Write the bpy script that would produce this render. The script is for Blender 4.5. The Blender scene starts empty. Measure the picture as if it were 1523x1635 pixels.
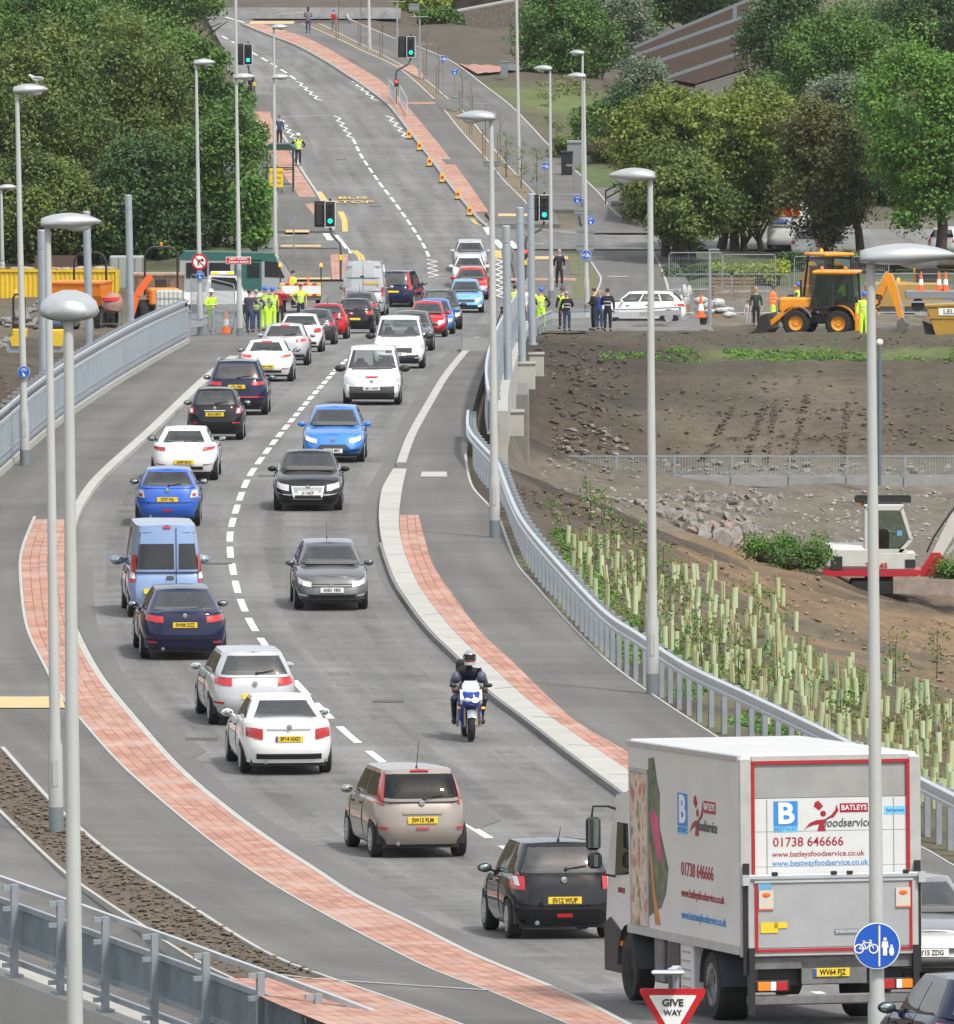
import bpy, bmesh, math, random
import numpy as np
from mathutils import Vector, Matrix, noise
R = math.radians
PI = math.pi
random.seed(7)
sc = bpy.context.scene
COL = sc.collection
# ---------------------------------------------------------------- camera
F = 20000.0; CX = 761.5; CY = 817.5          # focal length and centre in photograph pixels
CAMZ = 24.0
PITCH = math.atan(1117 / F)
cd = bpy.data.cameras.new('camera'); cam = bpy.data.objects.new('camera', cd); COL.objects.link(cam)
cam.location = (0, 0, CAMZ); cam.rotation_euler = (PI / 2 - PITCH, 0, 0)
cd.sensor_fit = 'HORIZONTAL'; cd.sensor_width = 36; cd.lens = 36 * F / 1523
cd.clip_start = 1; cd.clip_end = 12000
sc.camera = cam
sc.render.resolution_x = 954; sc.render.resolution_y = 1024
# ---------------------------------------------------------------- light
SUN_EL, SUN_AZ = R(54), R(142)       # azimuth measured from +Y towards +X
w = bpy.data.worlds.new('World'); sc.world = w; w.use_nodes = True
wn = w.node_tree.nodes; wl = w.node_tree.links
sky = wn.new('ShaderNodeTexSky'); sky.sky_type = 'NISHITA'; sky.sun_disc = False
sky.sun_elevation = SUN_EL; sky.sun_rotation = SUN_AZ
sky.air_density = 1.0; sky.dust_density = 5.0; sky.ozone_density = 1.0
wtc = wn.new('ShaderNodeTexCoord'); wnz = wn.new('ShaderNodeTexNoise'); wnz.inputs['Scale'].default_value = 2.2; wnz.inputs['Detail'].default_value = 7
wcr = wn.new('ShaderNodeValToRGB'); wcr.color_ramp.elements[0].position = .35; wcr.color_ramp.elements[0].color = (4.6,4.9,5.3,1); wcr.color_ramp.elements[1].position = .68; wcr.color_ramp.elements[1].color = (10.5,10.6,10.5,1)
wmx = wn.new('ShaderNodeMix'); wmx.data_type = 'RGBA'; wmx.inputs[0].default_value = .64                 # thin cloud over the blue sky
wl.new(wtc.outputs['Generated'], wnz.inputs['Vector']); wl.new(wnz.outputs[0], wcr.inputs[0]); wl.new(sky.outputs[0], wmx.inputs[6]); wl.new(wcr.outputs[0], wmx.inputs[7]); wl.new(wmx.outputs[2], wn['Background'].inputs[0]); wn['Background'].inputs[1].default_value = 0.11
sd = bpy.data.lights.new('sun', 'SUN'); sun = bpy.data.objects.new('sun', sd); COL.objects.link(sun)
sd.energy = 2.4; sd.angle = R(5); sd.color = (1, 0.97, 0.9)
sdir = Vector((math.sin(SUN_AZ) * math.cos(SUN_EL), math.cos(SUN_AZ) * math.cos(SUN_EL), math.sin(SUN_EL)))
sun.rotation_euler = sdir.to_track_quat('Z', 'Y').to_euler()
sc.view_settings.view_transform = 'Standard'; sc.view_settings.look = 'None'
sc.view_settings.exposure = 0.66; sc.view_settings.gamma = 1
# ---------------------------------------------------------------- the road's long profile
_P = [(60, 11.0), (120, 14.0), (150, 15.4), (175, 16.6), (195, 17.4), (215, 18.0), (235, 18.2), (260, 18.05), (285, 17.85), (310, 17.7),
      (340, 17.7), (365, 17.95), (390, 18.4), (415, 18.85), (440, 19.4), (470, 20.25), (505, 21.3), (540, 22.3), (570, 23.1),
      (597, 23.4), (620, 22.95), (650, 22.0), (706, 19.95), (750, 18.1), (797, 15.95), (828, 14.7), (872, 13.1), (950, 11),
      (1100, 9), (1500, 7), (3000, 6), (9000, 5)]
_px = np.array([p[0] for p in _P], float); _py = np.array([p[1] for p in _P], float)
def _pchip(x, y):
 h = np.diff(x); d = np.diff(y) / h
 m = np.zeros_like(y)
 for i in range(1, len(x) - 1):
  if d[i-1] * d[i] > 0:
   w1 = 2*h[i] + h[i-1]; w2 = h[i] + 2*h[i-1]
   m[i] = (w1 + w2) / (w1/d[i-1] + w2/d[i])
 m[0] = d[0]; m[-1] = d[-1]
 return m
_pm = _pchip(_px, _py)
def g(Y):
 Y = min(max(Y, 60), 8999)
 i = int(np.searchsorted(_px, Y, 'right') - 1); i = min(i, len(_px) - 2)
 h = _px[i+1] - _px[i]; t = (Y - _px[i]) / h
 return CAMZ - ((2*t**3-3*t*t+1)*_py[i] + (t**3-2*t*t+t)*h*_pm[i] + (-2*t**3+3*t*t)*_py[i+1] + (t**3-t*t)*h*_pm[i+1])
_gy = np.arange(60, 9000, 1.0); _gz = np.array([g(y) for y in _gy])
def gf(Y): return float(np.interp(Y, _gy, _gz))
CM = Matrix.Rotation(PI/2 - PITCH, 3, 'X')
def ray(px, py):
 d = CM @ Vector((px - CX, CY - py, -F)); return d / d.y
def W(px, py, D):                       # the point at depth D seen at (px, py)
 d = ray(px, py); return Vector((d.x * D, D, CAMZ + d.z * D))
_memo = {}
def G(px, py, dz=0.0):                  # where that line of sight meets the road surface (+dz)
 k = (round(py, 2), dz)
 if k not in _memo:
  d = ray(0, py)
  h = CAMZ + d.z * _gy - _gz - dz
  i = int(np.argmax(h < 0))
  if i == 0: D = 1500.0
  else:
   a, b = h[i-1], h[i]; D = _gy[i-1] + a / (a - b)
  _memo[k] = D
 return W(px, py, _memo[k])
def GX(px, D, dz=0.0):
 d = ray(px, 800); return Vector((d.x * D, D, gf(D) + dz))
def pxs(D): return F / D
# ---------------------------------------------------------------- materials
MATS = {}
def mat(name, col, rough=0.6, metal=0.0, coat=0.0, nvar=0.0, nscale=3.0, bump=0.0, bscale=20.0, emit=None, ior=None, alpha=None, trans=0.0, coord='Object', detail=4):
 if name in MATS: return MATS[name]
 m = bpy.data.materials.new(name); m.use_nodes = True; MATS[name] = m
 nt = m.node_tree; b = nt.nodes['Principled BSDF']
 b.inputs['Base Color'].default_value = (*col, 1); b.inputs['Roughness'].default_value = rough; b.inputs['Metallic'].default_value = metal
 b.inputs['Coat Weight'].default_value = coat; b.inputs['Coat Roughness'].default_value = 0.08
 if ior: b.inputs['IOR'].default_value = ior
 if trans: b.inputs['Transmission Weight'].default_value = trans
 if alpha is not None: b.inputs['Alpha'].default_value = alpha
 if emit:
  b.inputs['Emission Color'].default_value = (*emit[:3], 1); b.inputs['Emission Strength'].default_value = emit[3]
 tc = nt.nodes.new('ShaderNodeTexCoord')
 if nvar:
  n = nt.nodes.new('ShaderNodeTexNoise'); n.inputs['Scale'].default_value = nscale; n.inputs['Detail'].default_value = detail; n.inputs['Roughness'].default_value = 0.6
  nt.links.new(tc.outputs[coord], n.inputs['Vector'])
  mr = nt.nodes.new('ShaderNodeMapRange'); mr.inputs[1].default_value = 0.3; mr.inputs[2].default_value = 0.7; mr.inputs[3].default_value = 1 - nvar; mr.inputs[4].default_value = 1 + nvar
  nt.links.new(n.outputs[0], mr.inputs[0])
  v = nt.nodes.new('ShaderNodeVectorMath'); v.operation = 'SCALE'; v.inputs[0].default_value = col
  nt.links.new(mr.outputs[0], v.inputs['Scale']); nt.links.new(v.outputs[0], b.inputs['Base Color'])
 if bump:
  n2 = nt.nodes.new('ShaderNodeTexNoise'); n2.inputs['Scale'].default_value = bscale; n2.inputs['Detail'].default_value = 5
  nt.links.new(tc.outputs[coord], n2.inputs['Vector'])
  bp = nt.nodes.new('ShaderNodeBump'); bp.inputs['Strength'].default_value = bump; bp.inputs['Distance'].default_value = 0.05
  nt.links.new(n2.outputs[0], bp.inputs['Height']); nt.links.new(bp.outputs[0], b.inputs['Normal'])
 return m
def paint(name, col, metal=0.0):
 m = mat('paint_' + name, col, 0.28, metal, 1.0, nvar=0.05, nscale=1.5); b = m.node_tree.nodes['Principled BSDF']; b.inputs['Coat Roughness'].default_value = .03; b.inputs['Specular IOR Level'].default_value = 0 if not metal else .4; b.inputs['Roughness'].default_value = .4; return m
# ---------------------------------------------------------------- mesh builder
class MB:
 def __init__(s): s.v = []; s.f = []; s.uv = None
 def add(s, vs, fs):
  o = len(s.v); s.v += [tuple(v) for v in vs]; s.f += [tuple(i + o for i in f) for f in fs]; return s
 def box(s, c, d, rz=0.0, M=None, bev=0.0):
  x, y, z = d[0]/2, d[1]/2, d[2]/2
  if bev > 0:
   b = min(bev, x*.9, y*.9, z*.9); vs = []
   for sx in (-1, 1):
    for sy in (-1, 1):
     for sz in (-1, 1):
      vs += [(sx*(x-b), sy*(y-b), sz*z), (sx*x, sy*(y-b), sz*(z-b)), (sx*(x-b), sy*y, sz*(z-b))]
   bmx = bmesh.new()
   for v in vs: bmx.verts.new(v)
   r = bmesh.ops.convex_hull(bmx, input=bmx.verts)
   bmx.verts.index_update(); vs = [v.co.copy() for v in bmx.verts]; fs = [tuple(v.index for v in f.verts) for f in bmx.faces]; bmx.free()
  else:
   vs = [(a, b_, c_) for a in (-x, x) for b_ in (-y, y) for c_ in (-z, z)]
   fs = [(0,1,3,2),(4,6,7,5),(0,4,5,1),(2,3,7,6),(0,2,6,4),(1,5,7,3)]
  T = Matrix.Translation(Vector(c)) @ Matrix.Rotation(rz, 4, 'Z')
  if M is not None: T = M @ T
  return s.add([T @ Vector(v) for v in vs], fs)
 def bar(s, a, b, w, h=None, up=(0,0,1)):         # rectangular bar from a to b
  a = Vector(a); b = Vector(b); h = h or w; d = (b - a)
  if d.length < 1e-6: return s
  d.normalize(); u = Vector(up)
  if abs(d.dot(u)) > .98: u = Vector((0,1,0))
  r = d.cross(u).normalized(); u = r.cross(d)
  vs = [p + r*sx*w/2 + u*sz*h/2 for p in (a, b) for sx in (-1,1) for sz in (-1,1)]
  return s.add(vs, [(0,1,3,2),(4,6,7,5),(0,4,5,1),(2,3,7,6),(0,2,6,4),(1,5,7,3)])
 def tube(s, pts, rad, n=8, cap=True, flat=1.0):  # tube through points; rad number or list
  pts = [Vector(p) for p in pts]; m = len(pts); rad = [rad]*m if not isinstance(rad, (list, tuple)) else rad
  rings = []; pr = None
  for i, p in enumerate(pts):
   d = (pts[min(i+1, m-1)] - pts[max(i-1, 0)]).normalized()
   if pr is None:
    u = Vector((0,0,1)) if abs(d.z) < .9 else Vector((0,1,0)); pr = d.cross(u).normalized()
   else:
    pr = (pr - d * pr.dot(d)).normalized()
   q = d.cross(pr)
   rings.append([p + (pr*math.cos(2*PI*k/n) + q*math.sin(2*PI*k/n)*flat)*rad[i] for k in range(n)])
  vs = [v for r_ in rings for v in r_]; fs = []
  for i in range(m-1):
   for k in range(n): fs.append((i*n+k, i*n+(k+1)%n, (i+1)*n+(k+1)%n, (i+1)*n+k))
  if cap: fs.append(tuple(range(n))[::-1]); fs.append(tuple((m-1)*n+k for k in range(n)))
  return s.add(vs, fs)
 def lathe(s, prof, n=16, M=None, axis='Z', cap=True):      # prof list of (r, z)
  vs = []; fs = []
  for r_, z in prof:
   for k in range(n):
    a = 2*PI*k/n; x, y = r_*math.cos(a), r_*math.sin(a)
    v = Vector((x, y, z)) if axis == 'Z' else (Vector((z, x, y)) if axis == 'X' else Vector((x, z, y)))
    vs.append(M @ v if M is not None else v)
  for i in range(len(prof)-1):
   for k in range(n): fs.append((i*n+k, i*n+(k+1)%n, (i+1)*n+(k+1)%n, (i+1)*n+k))
  if cap: fs.append(tuple(range(n))[::-1]); fs.append(tuple((len(prof)-1)*n+k for k in range(n)))
  return s.add(vs, fs)
 def prism(s, poly, d0, d1, M=None, plane='YZ'):  # extrude a 2D outline
  n = len(poly); vs = []
  for d in (d0, d1):
   for a, b in poly:
    v = Vector((d, a, b)) if plane == 'YZ' else (Vector((a, d, b)) if plane == 'XZ' else Vector((a, b, d)))
    vs.append(M @ v if M is not None else v)
  fs = [tuple(range(n)), tuple(range(n, 2*n))[::-1]] + [(i, n+i, n+(i+1) % n, (i+1) % n) for i in range(n)]
  return s.add(vs, fs)
 def ball(s, c, r, nu=12, nv=8, M=None):
  c = Vector(c); r = (r, r, r) if not isinstance(r, (tuple, list)) else r; vs = []; fs = []
  for j in range(nv+1):
   t = PI*j/nv
   for i in range(nu):
    a = 2*PI*i/nu; v = Vector((r[0]*math.sin(t)*math.cos(a), r[1]*math.sin(t)*math.sin(a), r[2]*math.cos(t)))
    v = c + v; vs.append(M @ v if M is not None else v)
  for j in range(nv):
   for i in range(nu): fs.append((j*nu+i, j*nu+(i+1)%nu, (j+1)*nu+(i+1)%nu, (j+1)*nu+i))
  return s.add(vs, fs)
 def grid(s, P, closed=False):                    # P[i][j] points
  n = len(P); m = len(P[0]); vs = [p for r_ in P for p in r_]; fs = []
  for i in range(n-1):
   for j in range(m if closed else m-1): fs.append((i*m+j, i*m+(j+1)%m, (i+1)*m+(j+1)%m, (i+1)*m+j))
  return s.add(vs, fs)
 def xf(s, M):
  s.v = [tuple(M @ Vector(v)) for v in s.v]; return s
 def build(s, name, m, parent=None, smooth=False, fixn=True):
  me = bpy.data.meshes.new(name); me.from_pydata(s.v, [], s.f)
  if fixn:
   bm = bmesh.new(); bm.from_mesh(me); bmesh.ops.remove_doubles(bm, verts=bm.verts, dist=1e-5)
   bmesh.ops.recalc_face_normals(bm, faces=bm.faces); bm.to_mesh(me); bm.free()
  if smooth:
   me.polygons.foreach_set('use_smooth', [True]*len(me.polygons))
   if smooth != 'all': me.set_sharp_from_angle(angle=R(smooth if smooth is not True else 38))
  me.materials.append(m)
  o = bpy.data.objects.new(name, me); COL.objects.link(o)
  if parent is not None: o.parent = parent
  return o
def mesh(name, vs, fs, m, parent=None, **k): return MB().add(vs, fs).build(name, m, parent, **k)
def tag(o, label=None, cat=None, group=None, kind=None):
 if label: o['label'] = label
 if cat: o['category'] = cat
 if group: o['group'] = group
 if kind: o['kind'] = kind
 return o
def thing(name, label, cat, loc=(0,0,0), rz=0.0, group=None, M=None):
 o = bpy.data.objects.new(name, None); COL.objects.link(o); o.empty_display_size = .2
 if M is not None: o.matrix_world = M
 else: o.location = loc; o.rotation_euler = (0, 0, rz)
 return tag(o, label, cat, group)
def copy_tree(o, parent=None, **t):
 kids = [c for c in bpy.data.objects if c.parent == o]
 c = o.copy(); COL.objects.link(c)
 if parent is not None: c.parent = parent
 for k in kids: copy_tree(k, c)
 if t: tag(c, **t)
 return c
def text(s_, h, name, m, parent, M, align='CENTER', bold=0.0, ext=0.002, sx=1.0, shear=0.0):
 cu = bpy.data.curves.new('t', 'FONT'); cu.body = s_; cu.size = 1; cu.align_x = align; cu.align_y = 'CENTER'; cu.extrude = ext/h; cu.offset = bold; cu.shear = shear; cu.resolution_u = 3
 o = bpy.data.objects.new('t', cu); COL.objects.link(o)
 dg = bpy.context.evaluated_depsgraph_get(); dg.update()
 me = bpy.data.meshes.new_from_object(o.evaluated_get(dg)); bpy.data.objects.remove(o); bpy.data.curves.remove(cu)
 k = h / 0.72
 me.transform(M @ Matrix.Diagonal((k*sx, k, k, 1))); me.name = name
 me.materials.clear(); me.materials.append(m)
 ob = bpy.data.objects.new(name, me); COL.objects.link(ob)
 if parent is not None: ob.parent = parent
 return ob
FACE = Matrix.Rotation(PI/2, 4, 'X')                   # text lying in XY turned to stand and face -Y
def yaw_to_cam(p): return 0.0
# ================================================================= common materials
M_white = mat('white_marking', (.62,.62,.60), .7, nvar=.14, nscale=2.5, coord='Object')
M_yellow = mat('yellow_marking', (.55,.38,.10), .7, nvar=.2, nscale=3)
M_tact = mat('buff_tactile', (.50,.36,.18), .8, nvar=.12, nscale=3)
M_steel = mat('galvanised_steel', (.34,.38,.42), .42, .55, nvar=.13, nscale=2.0)
M_steel2 = mat('bright_steel', (.55,.58,.60), .35, .6, nvar=.08, nscale=3)
M_mesh = mat('parapet_infill', (.22,.27,.31), .5, .4, nvar=.18, nscale=2)
M_col = mat('column_grey', (.36,.37,.36), .5, .0, nvar=.07, nscale=.6)
M_cdark = mat('column_base_grey', (.17,.20,.22), .5, .2)
M_black = mat('black_plastic', (.012,.012,.013), .5)
M_rub = mat('tyre_rubber', (.014,.014,.014), .85, nvar=.2, nscale=6)
def seeglass(name, tint, ior):
 m = bpy.data.materials.new(name); m.use_nodes = True; MATS[name] = m; nt = m.node_tree; nt.nodes.remove(nt.nodes['Principled BSDF']); N = nt.nodes.new; L = nt.links.new
 t = N('ShaderNodeBsdfTransparent'); t.inputs[0].default_value = (*tint, 1); g_ = N('ShaderNodeBsdfGlossy'); g_.inputs['Roughness'].default_value = .02; f = N('ShaderNodeFresnel'); f.inputs[0].default_value = ior; x = N('ShaderNodeMixShader')
 L(f.outputs[0], x.inputs[0]); L(t.outputs[0], x.inputs[1]); L(g_.outputs[0], x.inputs[2]); L(x.outputs[0], nt.nodes['Material Output'].inputs[0]); return m
M_glass = seeglass('window_glass', (.84,.90,.87), 2.25)
M_privacy = seeglass('privacy_glass', (.16,.18,.18), 1.6)
M_mirror = mat('mirror_glass', (.35,.42,.40), .03, .9)
M_glass2 = mat('tinted_glass', (.012,.014,.016), .05, 0, ior=1.6)
M_seat = mat('seat_cloth', (.10,.10,.105), .8); M_cabin = mat('cabin_trim', (.16,.16,.155), .8)
M_alloy = mat('alloy_wheel', (.5,.5,.52), .35, .7)
M_chrome = mat('chrome_trim', (.7,.7,.72), .15, 1)
M_plY = mat('yellow_number_plate', (.72,.50,.02), .4)
M_plW = mat('white_number_plate', (.72,.72,.70), .4)
M_ink = mat('black_ink', (.01,.01,.012), .6)
M_red = mat('red_lamp_lens', (.42,.012,.016), .18, coat=.6)
M_redlit = mat('lit_brake_lamp', (.6,.02,.01), .2, emit=(1,.03,.015,1.6))
M_clear = mat('clear_lamp_lens', (.55,.56,.58), .12, .3, coat=.8)
M_lit = mat('lit_headlamp', (.9,.9,.85), .2, emit=(1,.86,.6,2.2))
M_amber = mat('amber_lens', (.8,.22,.01), .25, coat=.5)
M_amberlit = mat('lit_amber_beacon', (.8,.25,.01), .25, emit=(1,.32,.02,1.0))
M_conc = mat('concrete', (.27,.265,.25), .85, nvar=.12, nscale=1.2, bump=.15, bscale=14)
M_concw = mat('pale_concrete', (.36,.355,.33), .8, nvar=.09, nscale=1.0, bump=.1, bscale=10)
M_orange = mat('orange_plastic', (.75,.12,.02), .45)
M_conew = mat('reflective_white', (.75,.75,.75), .4)
M_hiv = mat('fluorescent_yellow_cloth', (.52,.85,.05), .7, nvar=.1, nscale=9, emit=(.5,.9,.02,.08))
M_hio = mat('fluorescent_orange_cloth', (.95,.17,.03), .7, nvar=.1, nscale=9, emit=(1,.18,.02,.06))
M_hivo = mat('olive_high_vis_cloth', (.28,.40,.10), .8, nvar=.15, nscale=9)
M_refl = mat('reflective_tape', (.6,.62,.62), .35, .3)
M_skin = mat('skin', (.55,.31,.22), .55)
M_blue = mat('sign_blue', (.01,.085,.45), .35)
M_signw = mat('sign_white', (.75,.76,.76), .35)
M_signr = mat('sign_red', (.50,.012,.018), .35)
M_grey = mat('grey_sheet', (.22,.24,.25), .5, .3)
M_jcb = mat('digger_yellow', (.70,.27,.012), .42, coat=.2, nvar=.12, nscale=3)
M_wood = mat('weathered_wood', (.22,.16,.10), .85, nvar=.2, nscale=8)
M_soil = mat('verge_soil', (.088,.066,.046), .95, nvar=.38, nscale=7, bump=1.0, bscale=9, detail=8)
# asphalt with its own wear: UV = (metres along, metres across)
def asphalt(name, col, speck, streak, joint=0):
 m = mat(name, col, .82); nt = m.node_tree; b = nt.nodes['Principled BSDF']; N = nt.nodes.new; L = nt.links.new
 tc = N('ShaderNodeTexCoord')
 n1 = N('ShaderNodeTexNoise'); n1.inputs['Scale'].default_value = 9; n1.inputs['Detail'].default_value = 8; n1.inputs['Roughness'].default_value = .75; L(tc.outputs['Object'], n1.inputs['Vector'])
 n2 = N('ShaderNodeTexNoise'); n2.inputs['Scale'].default_value = .16; n2.inputs['Detail'].default_value = 5; L(tc.outputs['Object'], n2.inputs['Vector'])
 mp = N('ShaderNodeMapping'); mp.inputs['Scale'].default_value = (.05, 1.1, 1); L(tc.outputs['UV'], mp.inputs['Vector'])
 n3 = N('ShaderNodeTexNoise'); n3.inputs['Scale'].default_value = 1; n3.inputs['Detail'].default_value = 3; L(mp.outputs[0], n3.inputs['Vector'])
 mp4 = N('ShaderNodeMapping'); mp4.inputs['Scale'].default_value = (.9, .07, 1); L(tc.outputs['UV'], mp4.inputs['Vector'])
 n4 = N('ShaderNodeTexNoise'); n4.inputs['Scale'].default_value = 1; n4.inputs['Detail'].default_value = 6; L(mp4.outputs[0], n4.inputs['Vector'])
 def rng(n, lo, hi, a, c):
  r_ = N('ShaderNodeMapRange'); r_.inputs[1].default_value = a; r_.inputs[2].default_value = c; r_.inputs[3].default_value = lo; r_.inputs[4].default_value = hi; L(n.outputs[0], r_.inputs[0]); return r_.outputs[0]
 def mul(a, c):
  x = N('ShaderNodeMath'); x.operation = 'MULTIPLY'; L(a, x.inputs[0]); L(c, x.inputs[1]); return x.outputs[0]
 k = mul(mul(rng(n1, 1-speck, 1+speck, .3, .7), rng(n2, .88, 1.12, .35, .65)), mul(rng(n3, 1-streak, 1+streak, .35, .65), rng(n4, 1-streak*.5, 1+streak*.5, .35, .65)))
 v = N('ShaderNodeVectorMath'); v.operation = 'SCALE'; v.inputs[0].default_value = col; L(k, v.inputs['Scale']); L(v.outputs[0], b.inputs['Base Color'])
 n5 = N('ShaderNodeTexNoise'); n5.inputs['Scale'].default_value = 26; n5.inputs['Detail'].default_value = 4; L(tc.outputs['Object'], n5.inputs['Vector'])
 bp = N('ShaderNodeBump'); bp.inputs['Strength'].default_value = .35; bp.inputs['Distance'].default_value = .02; L(n5.outputs[0], bp.inputs['Height']); L(bp.outputs[0], b.inputs['Normal'])
 return m
M_road = asphalt('road_asphalt', (.132,.130,.125), .38, .20)
M_foot = asphalt('footway_asphalt', (.102,.099,.092), .16, .16)
def bricks(name, c1, c2, mortar, bw, bh):
 m = mat(name, c1, .8); nt = m.node_tree; b = nt.nodes['Principled BSDF']; N = nt.nodes.new; L = nt.links.new
 tc = N('ShaderNodeTexCoord'); br = N('ShaderNodeTexBrick'); L(tc.outputs['UV'], br.inputs['Vector'])
 br.inputs['Color1'].default_value = (*c1, 1); br.inputs['Color2'].default_value = (*c2, 1); br.inputs['Mortar'].default_value = (*mortar, 1)
 br.inputs['Scale'].default_value = 1; br.inputs['Brick Width'].default_value = bw; br.inputs['Row Height'].default_value = bh
 br.inputs['Mortar Size'].default_value = .012; br.inputs['Mortar Smooth'].default_value = .3
 n = N('ShaderNodeTexNoise'); n.inputs['Scale'].default_value = .55; n.inputs['Detail'].default_value = 9; n.inputs['Roughness'].default_value = .7; L(tc.outputs['Object'], n.inputs['Vector'])
 cr = N('ShaderNodeMapRange'); cr.inputs[1].default_value = .47; cr.inputs[2].default_value = .70; cr.inputs[3].default_value = 0; cr.inputs[4].default_value = .75; L(n.outputs[0], cr.inputs[0])
 mx = N('ShaderNodeMix'); mx.data_type = 'RGBA'; L(cr.outputs[0], mx.inputs[0]); L(br.outputs[0], mx.inputs[6]); mx.inputs[7].default_value = (.42,.33,.28, 1)
 L(mx.outputs[2], b.inputs['Base Color'])
 bp = N('ShaderNodeBump'); bp.inputs['Strength'].default_value = .3; bp.inputs['Distance'].default_value = .01; L(br.outputs[1], bp.inputs['Height']); bp.invert = True; L(bp.outputs[0], b.inputs['Normal'])
 return m
M_brick = bricks('red_block_paving', (.42,.215,.155), (.29,.135,.095), (.14,.085,.065), .62, .20)
M_stone = bricks('stone_wall_courses', (.13,.11,.09), (.085,.075,.065), (.05,.045,.04), .5, .25)
# ================================================================= ground sheets
def resample(pl, ys): 
 pl = sorted(pl, key=lambda p: p[1]); return np.interp(ys, [p[1] for p in pl], [p[0] for p in pl])
def smooth_pl(pl, n=6):                 # Catmull-Rom through traced points
 pl = [Vector((p[0], p[1])) for p in pl]; out = []
 for i in range(len(pl)-1):
  p0 = pl[max(i-1,0)]; p1 = pl[i]; p2 = pl[i+1]; p3 = pl[min(i+2, len(pl)-1)]
  for k in range(n):
   t = k/n; out.append(.5*((2*p1)+(-p0+p2)*t+(2*p0-5*p1+4*p2-p3)*t*t+(-p0+3*p1-3*p2+p3)*t**3))
 out.append(pl[-1]); return [(p.x, p.y) for p in out]
def rib(name, left, right, m, dz=0.0, depth=0.0, y0=None, y1=None, step=None, sm=True, kind='structure', nx=1, uvoff=0.0, drop=None):
 """sheet between two traced edges (image rows -> road profile), with real side walls of the given depth"""
 if sm: left = smooth_pl(left); right = smooth_pl(right)
 ly = [p[1] for p in left]; ry = [p[1] for p in right]
 a = max(min(ly), min(ry)) if y0 is None else y0; b = min(max(ly), max(ry)) if y1 is None else y1
 Da, Db = G(0, b, dz).y, G(0, a, dz).y
 n = max(2, int((Db-Da)/1.5)+1); Ds = np.linspace(Da, Db, n)
 # image row of each depth on this surface
 rows = []
 for D in Ds:
  z = gf(D)+dz; v = CM.transposed() @ Vector((0, D, z-CAMZ)); rows.append(CY + v.y/v.z*F)
 rows[0] = b; rows[-1] = a
 rr = np.array(rows); xl = resample(left, rr); xr = resample(right, rr)
 vs = []; uv = []; fs = []; L_ = 0; pv = None
 for i, D in enumerate(Ds):
  P0 = Vector((ray(xl[i], rr[i]).x*D, D, gf(D)+dz)); P1 = Vector((ray(xr[i], rr[i]).x*D, D, gf(D)+dz))
  c = (P0+P1)/2
  if pv is not None: L_ += (c-pv).length
  pv = c
  for k in range(nx+1):
   t = k/nx; vs.append(P0.lerp(P1, t)); uv.append((L_, (P1-P0).length*t + uvoff))
 m_ = nx+1
 for i in range(n-1):
  for k in range(nx): fs.append((i*m_+k, i*m_+k+1, (i+1)*m_+k+1, (i+1)*m_+k))
 if depth:
  base = len(vs)
  for i in range(n):
   for k in (0, nx): v = vs[i*m_+k]; vs.append(v - Vector((0,0,depth))); uv.append(uv[i*m_+k])
  for i in range(n-1):
   fs.append((i*m_, (i+1)*m_, base+(i+1)*2, base+i*2)); fs.append((i*m_+nx, base+i*2+1, base+(i+1)*2+1, (i+1)*m_+nx))
  fs.append((0, base, base+1, nx)); e = (n-1); fs.append((e*m_, e*m_+nx, base+e*2+1, base+e*2))
 me = bpy.data.meshes.new(name); me.from_pydata([tuple(v) for v in vs], [], fs)
 ul = me.uv_layers.new(name='UVMap'); 
 for l in me.loops: ul.data[l.index].uv = uv[l.vertex_index]
 me.materials.append(m); me.validate(); me.update()
 bm = bmesh.new(); bm.from_mesh(me); bmesh.ops.recalc_face_normals(bm, faces=bm.faces); bm.to_mesh(me); bm.free()
 if me.polygons[0].normal.z < 0: me.flip_normals()
 o = bpy.data.objects.new(name, me); COL.objects.link(o)
 if kind: o['kind'] = kind
 return o
def off(pl, dx, dy=0): return [(x+dx, y+dy) for x, y in pl]
def world_line(pl, dz=0.0): return [G(x, y, dz) for x, y in pl]
def paint_line(mb, pts, w, dz=0.006):            # flat line along ground points
 for a, b in zip(pts[:-1], pts[1:]):
  d = (b-a); d.z = 0
  if d.length < 1e-4: continue
  n = Vector((-d.y, d.x, 0)).normalized()*w/2; k = max(1, int(d.length/2)); q = [a.lerp(b, i/k) for i in range(k+1)]
  mb.grid([[Vector((p.x-n.x, p.y-n.y, gf(p.y)+dz)), Vector((p.x+n.x, p.y+n.y, gf(p.y)+dz))] for p in q])
# ---- traced edges (photograph pixels)
EL = [(375,100),(385,130),(405,150),(425,172),(440,199),(462,230),(482,269),(515,321),(534,366)]
LK = [(430,532),(382,568),(334.6,605),(250,684),(170.7,755.6),(140,795),(124,829),(117,870),(114,910),(115,950),(119,985),(127,1010),(163,1076),(217.5,1143.7),(291,1225),(369,1291),(439,1342),(505,1385),(575,1430),(664,1474),(760,1522),(841,1556),(923,1590),(991,1625),(1060,1660),(1160,1710)]
BL = [(58,824),(37,880),(36,930),(46,1002),(74,1062),(97,1105),(130,1145.6),(194,1217.5),(272,1287),(349.5,1349.5),(427,1404),(520,1458),(602,1501.6),(691,1546),(790,1583.6),(855,1611),(903,1631),(990,1672),(1080,1710)]
ER1 = [(386,37.6),(428,54.6),(472.7,71.7),(517,95.6),(554.6,119.5),(585,140),(619.5,167),(650,205),(684,249),(722,300),(759.5,345),(776,360)]
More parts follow.
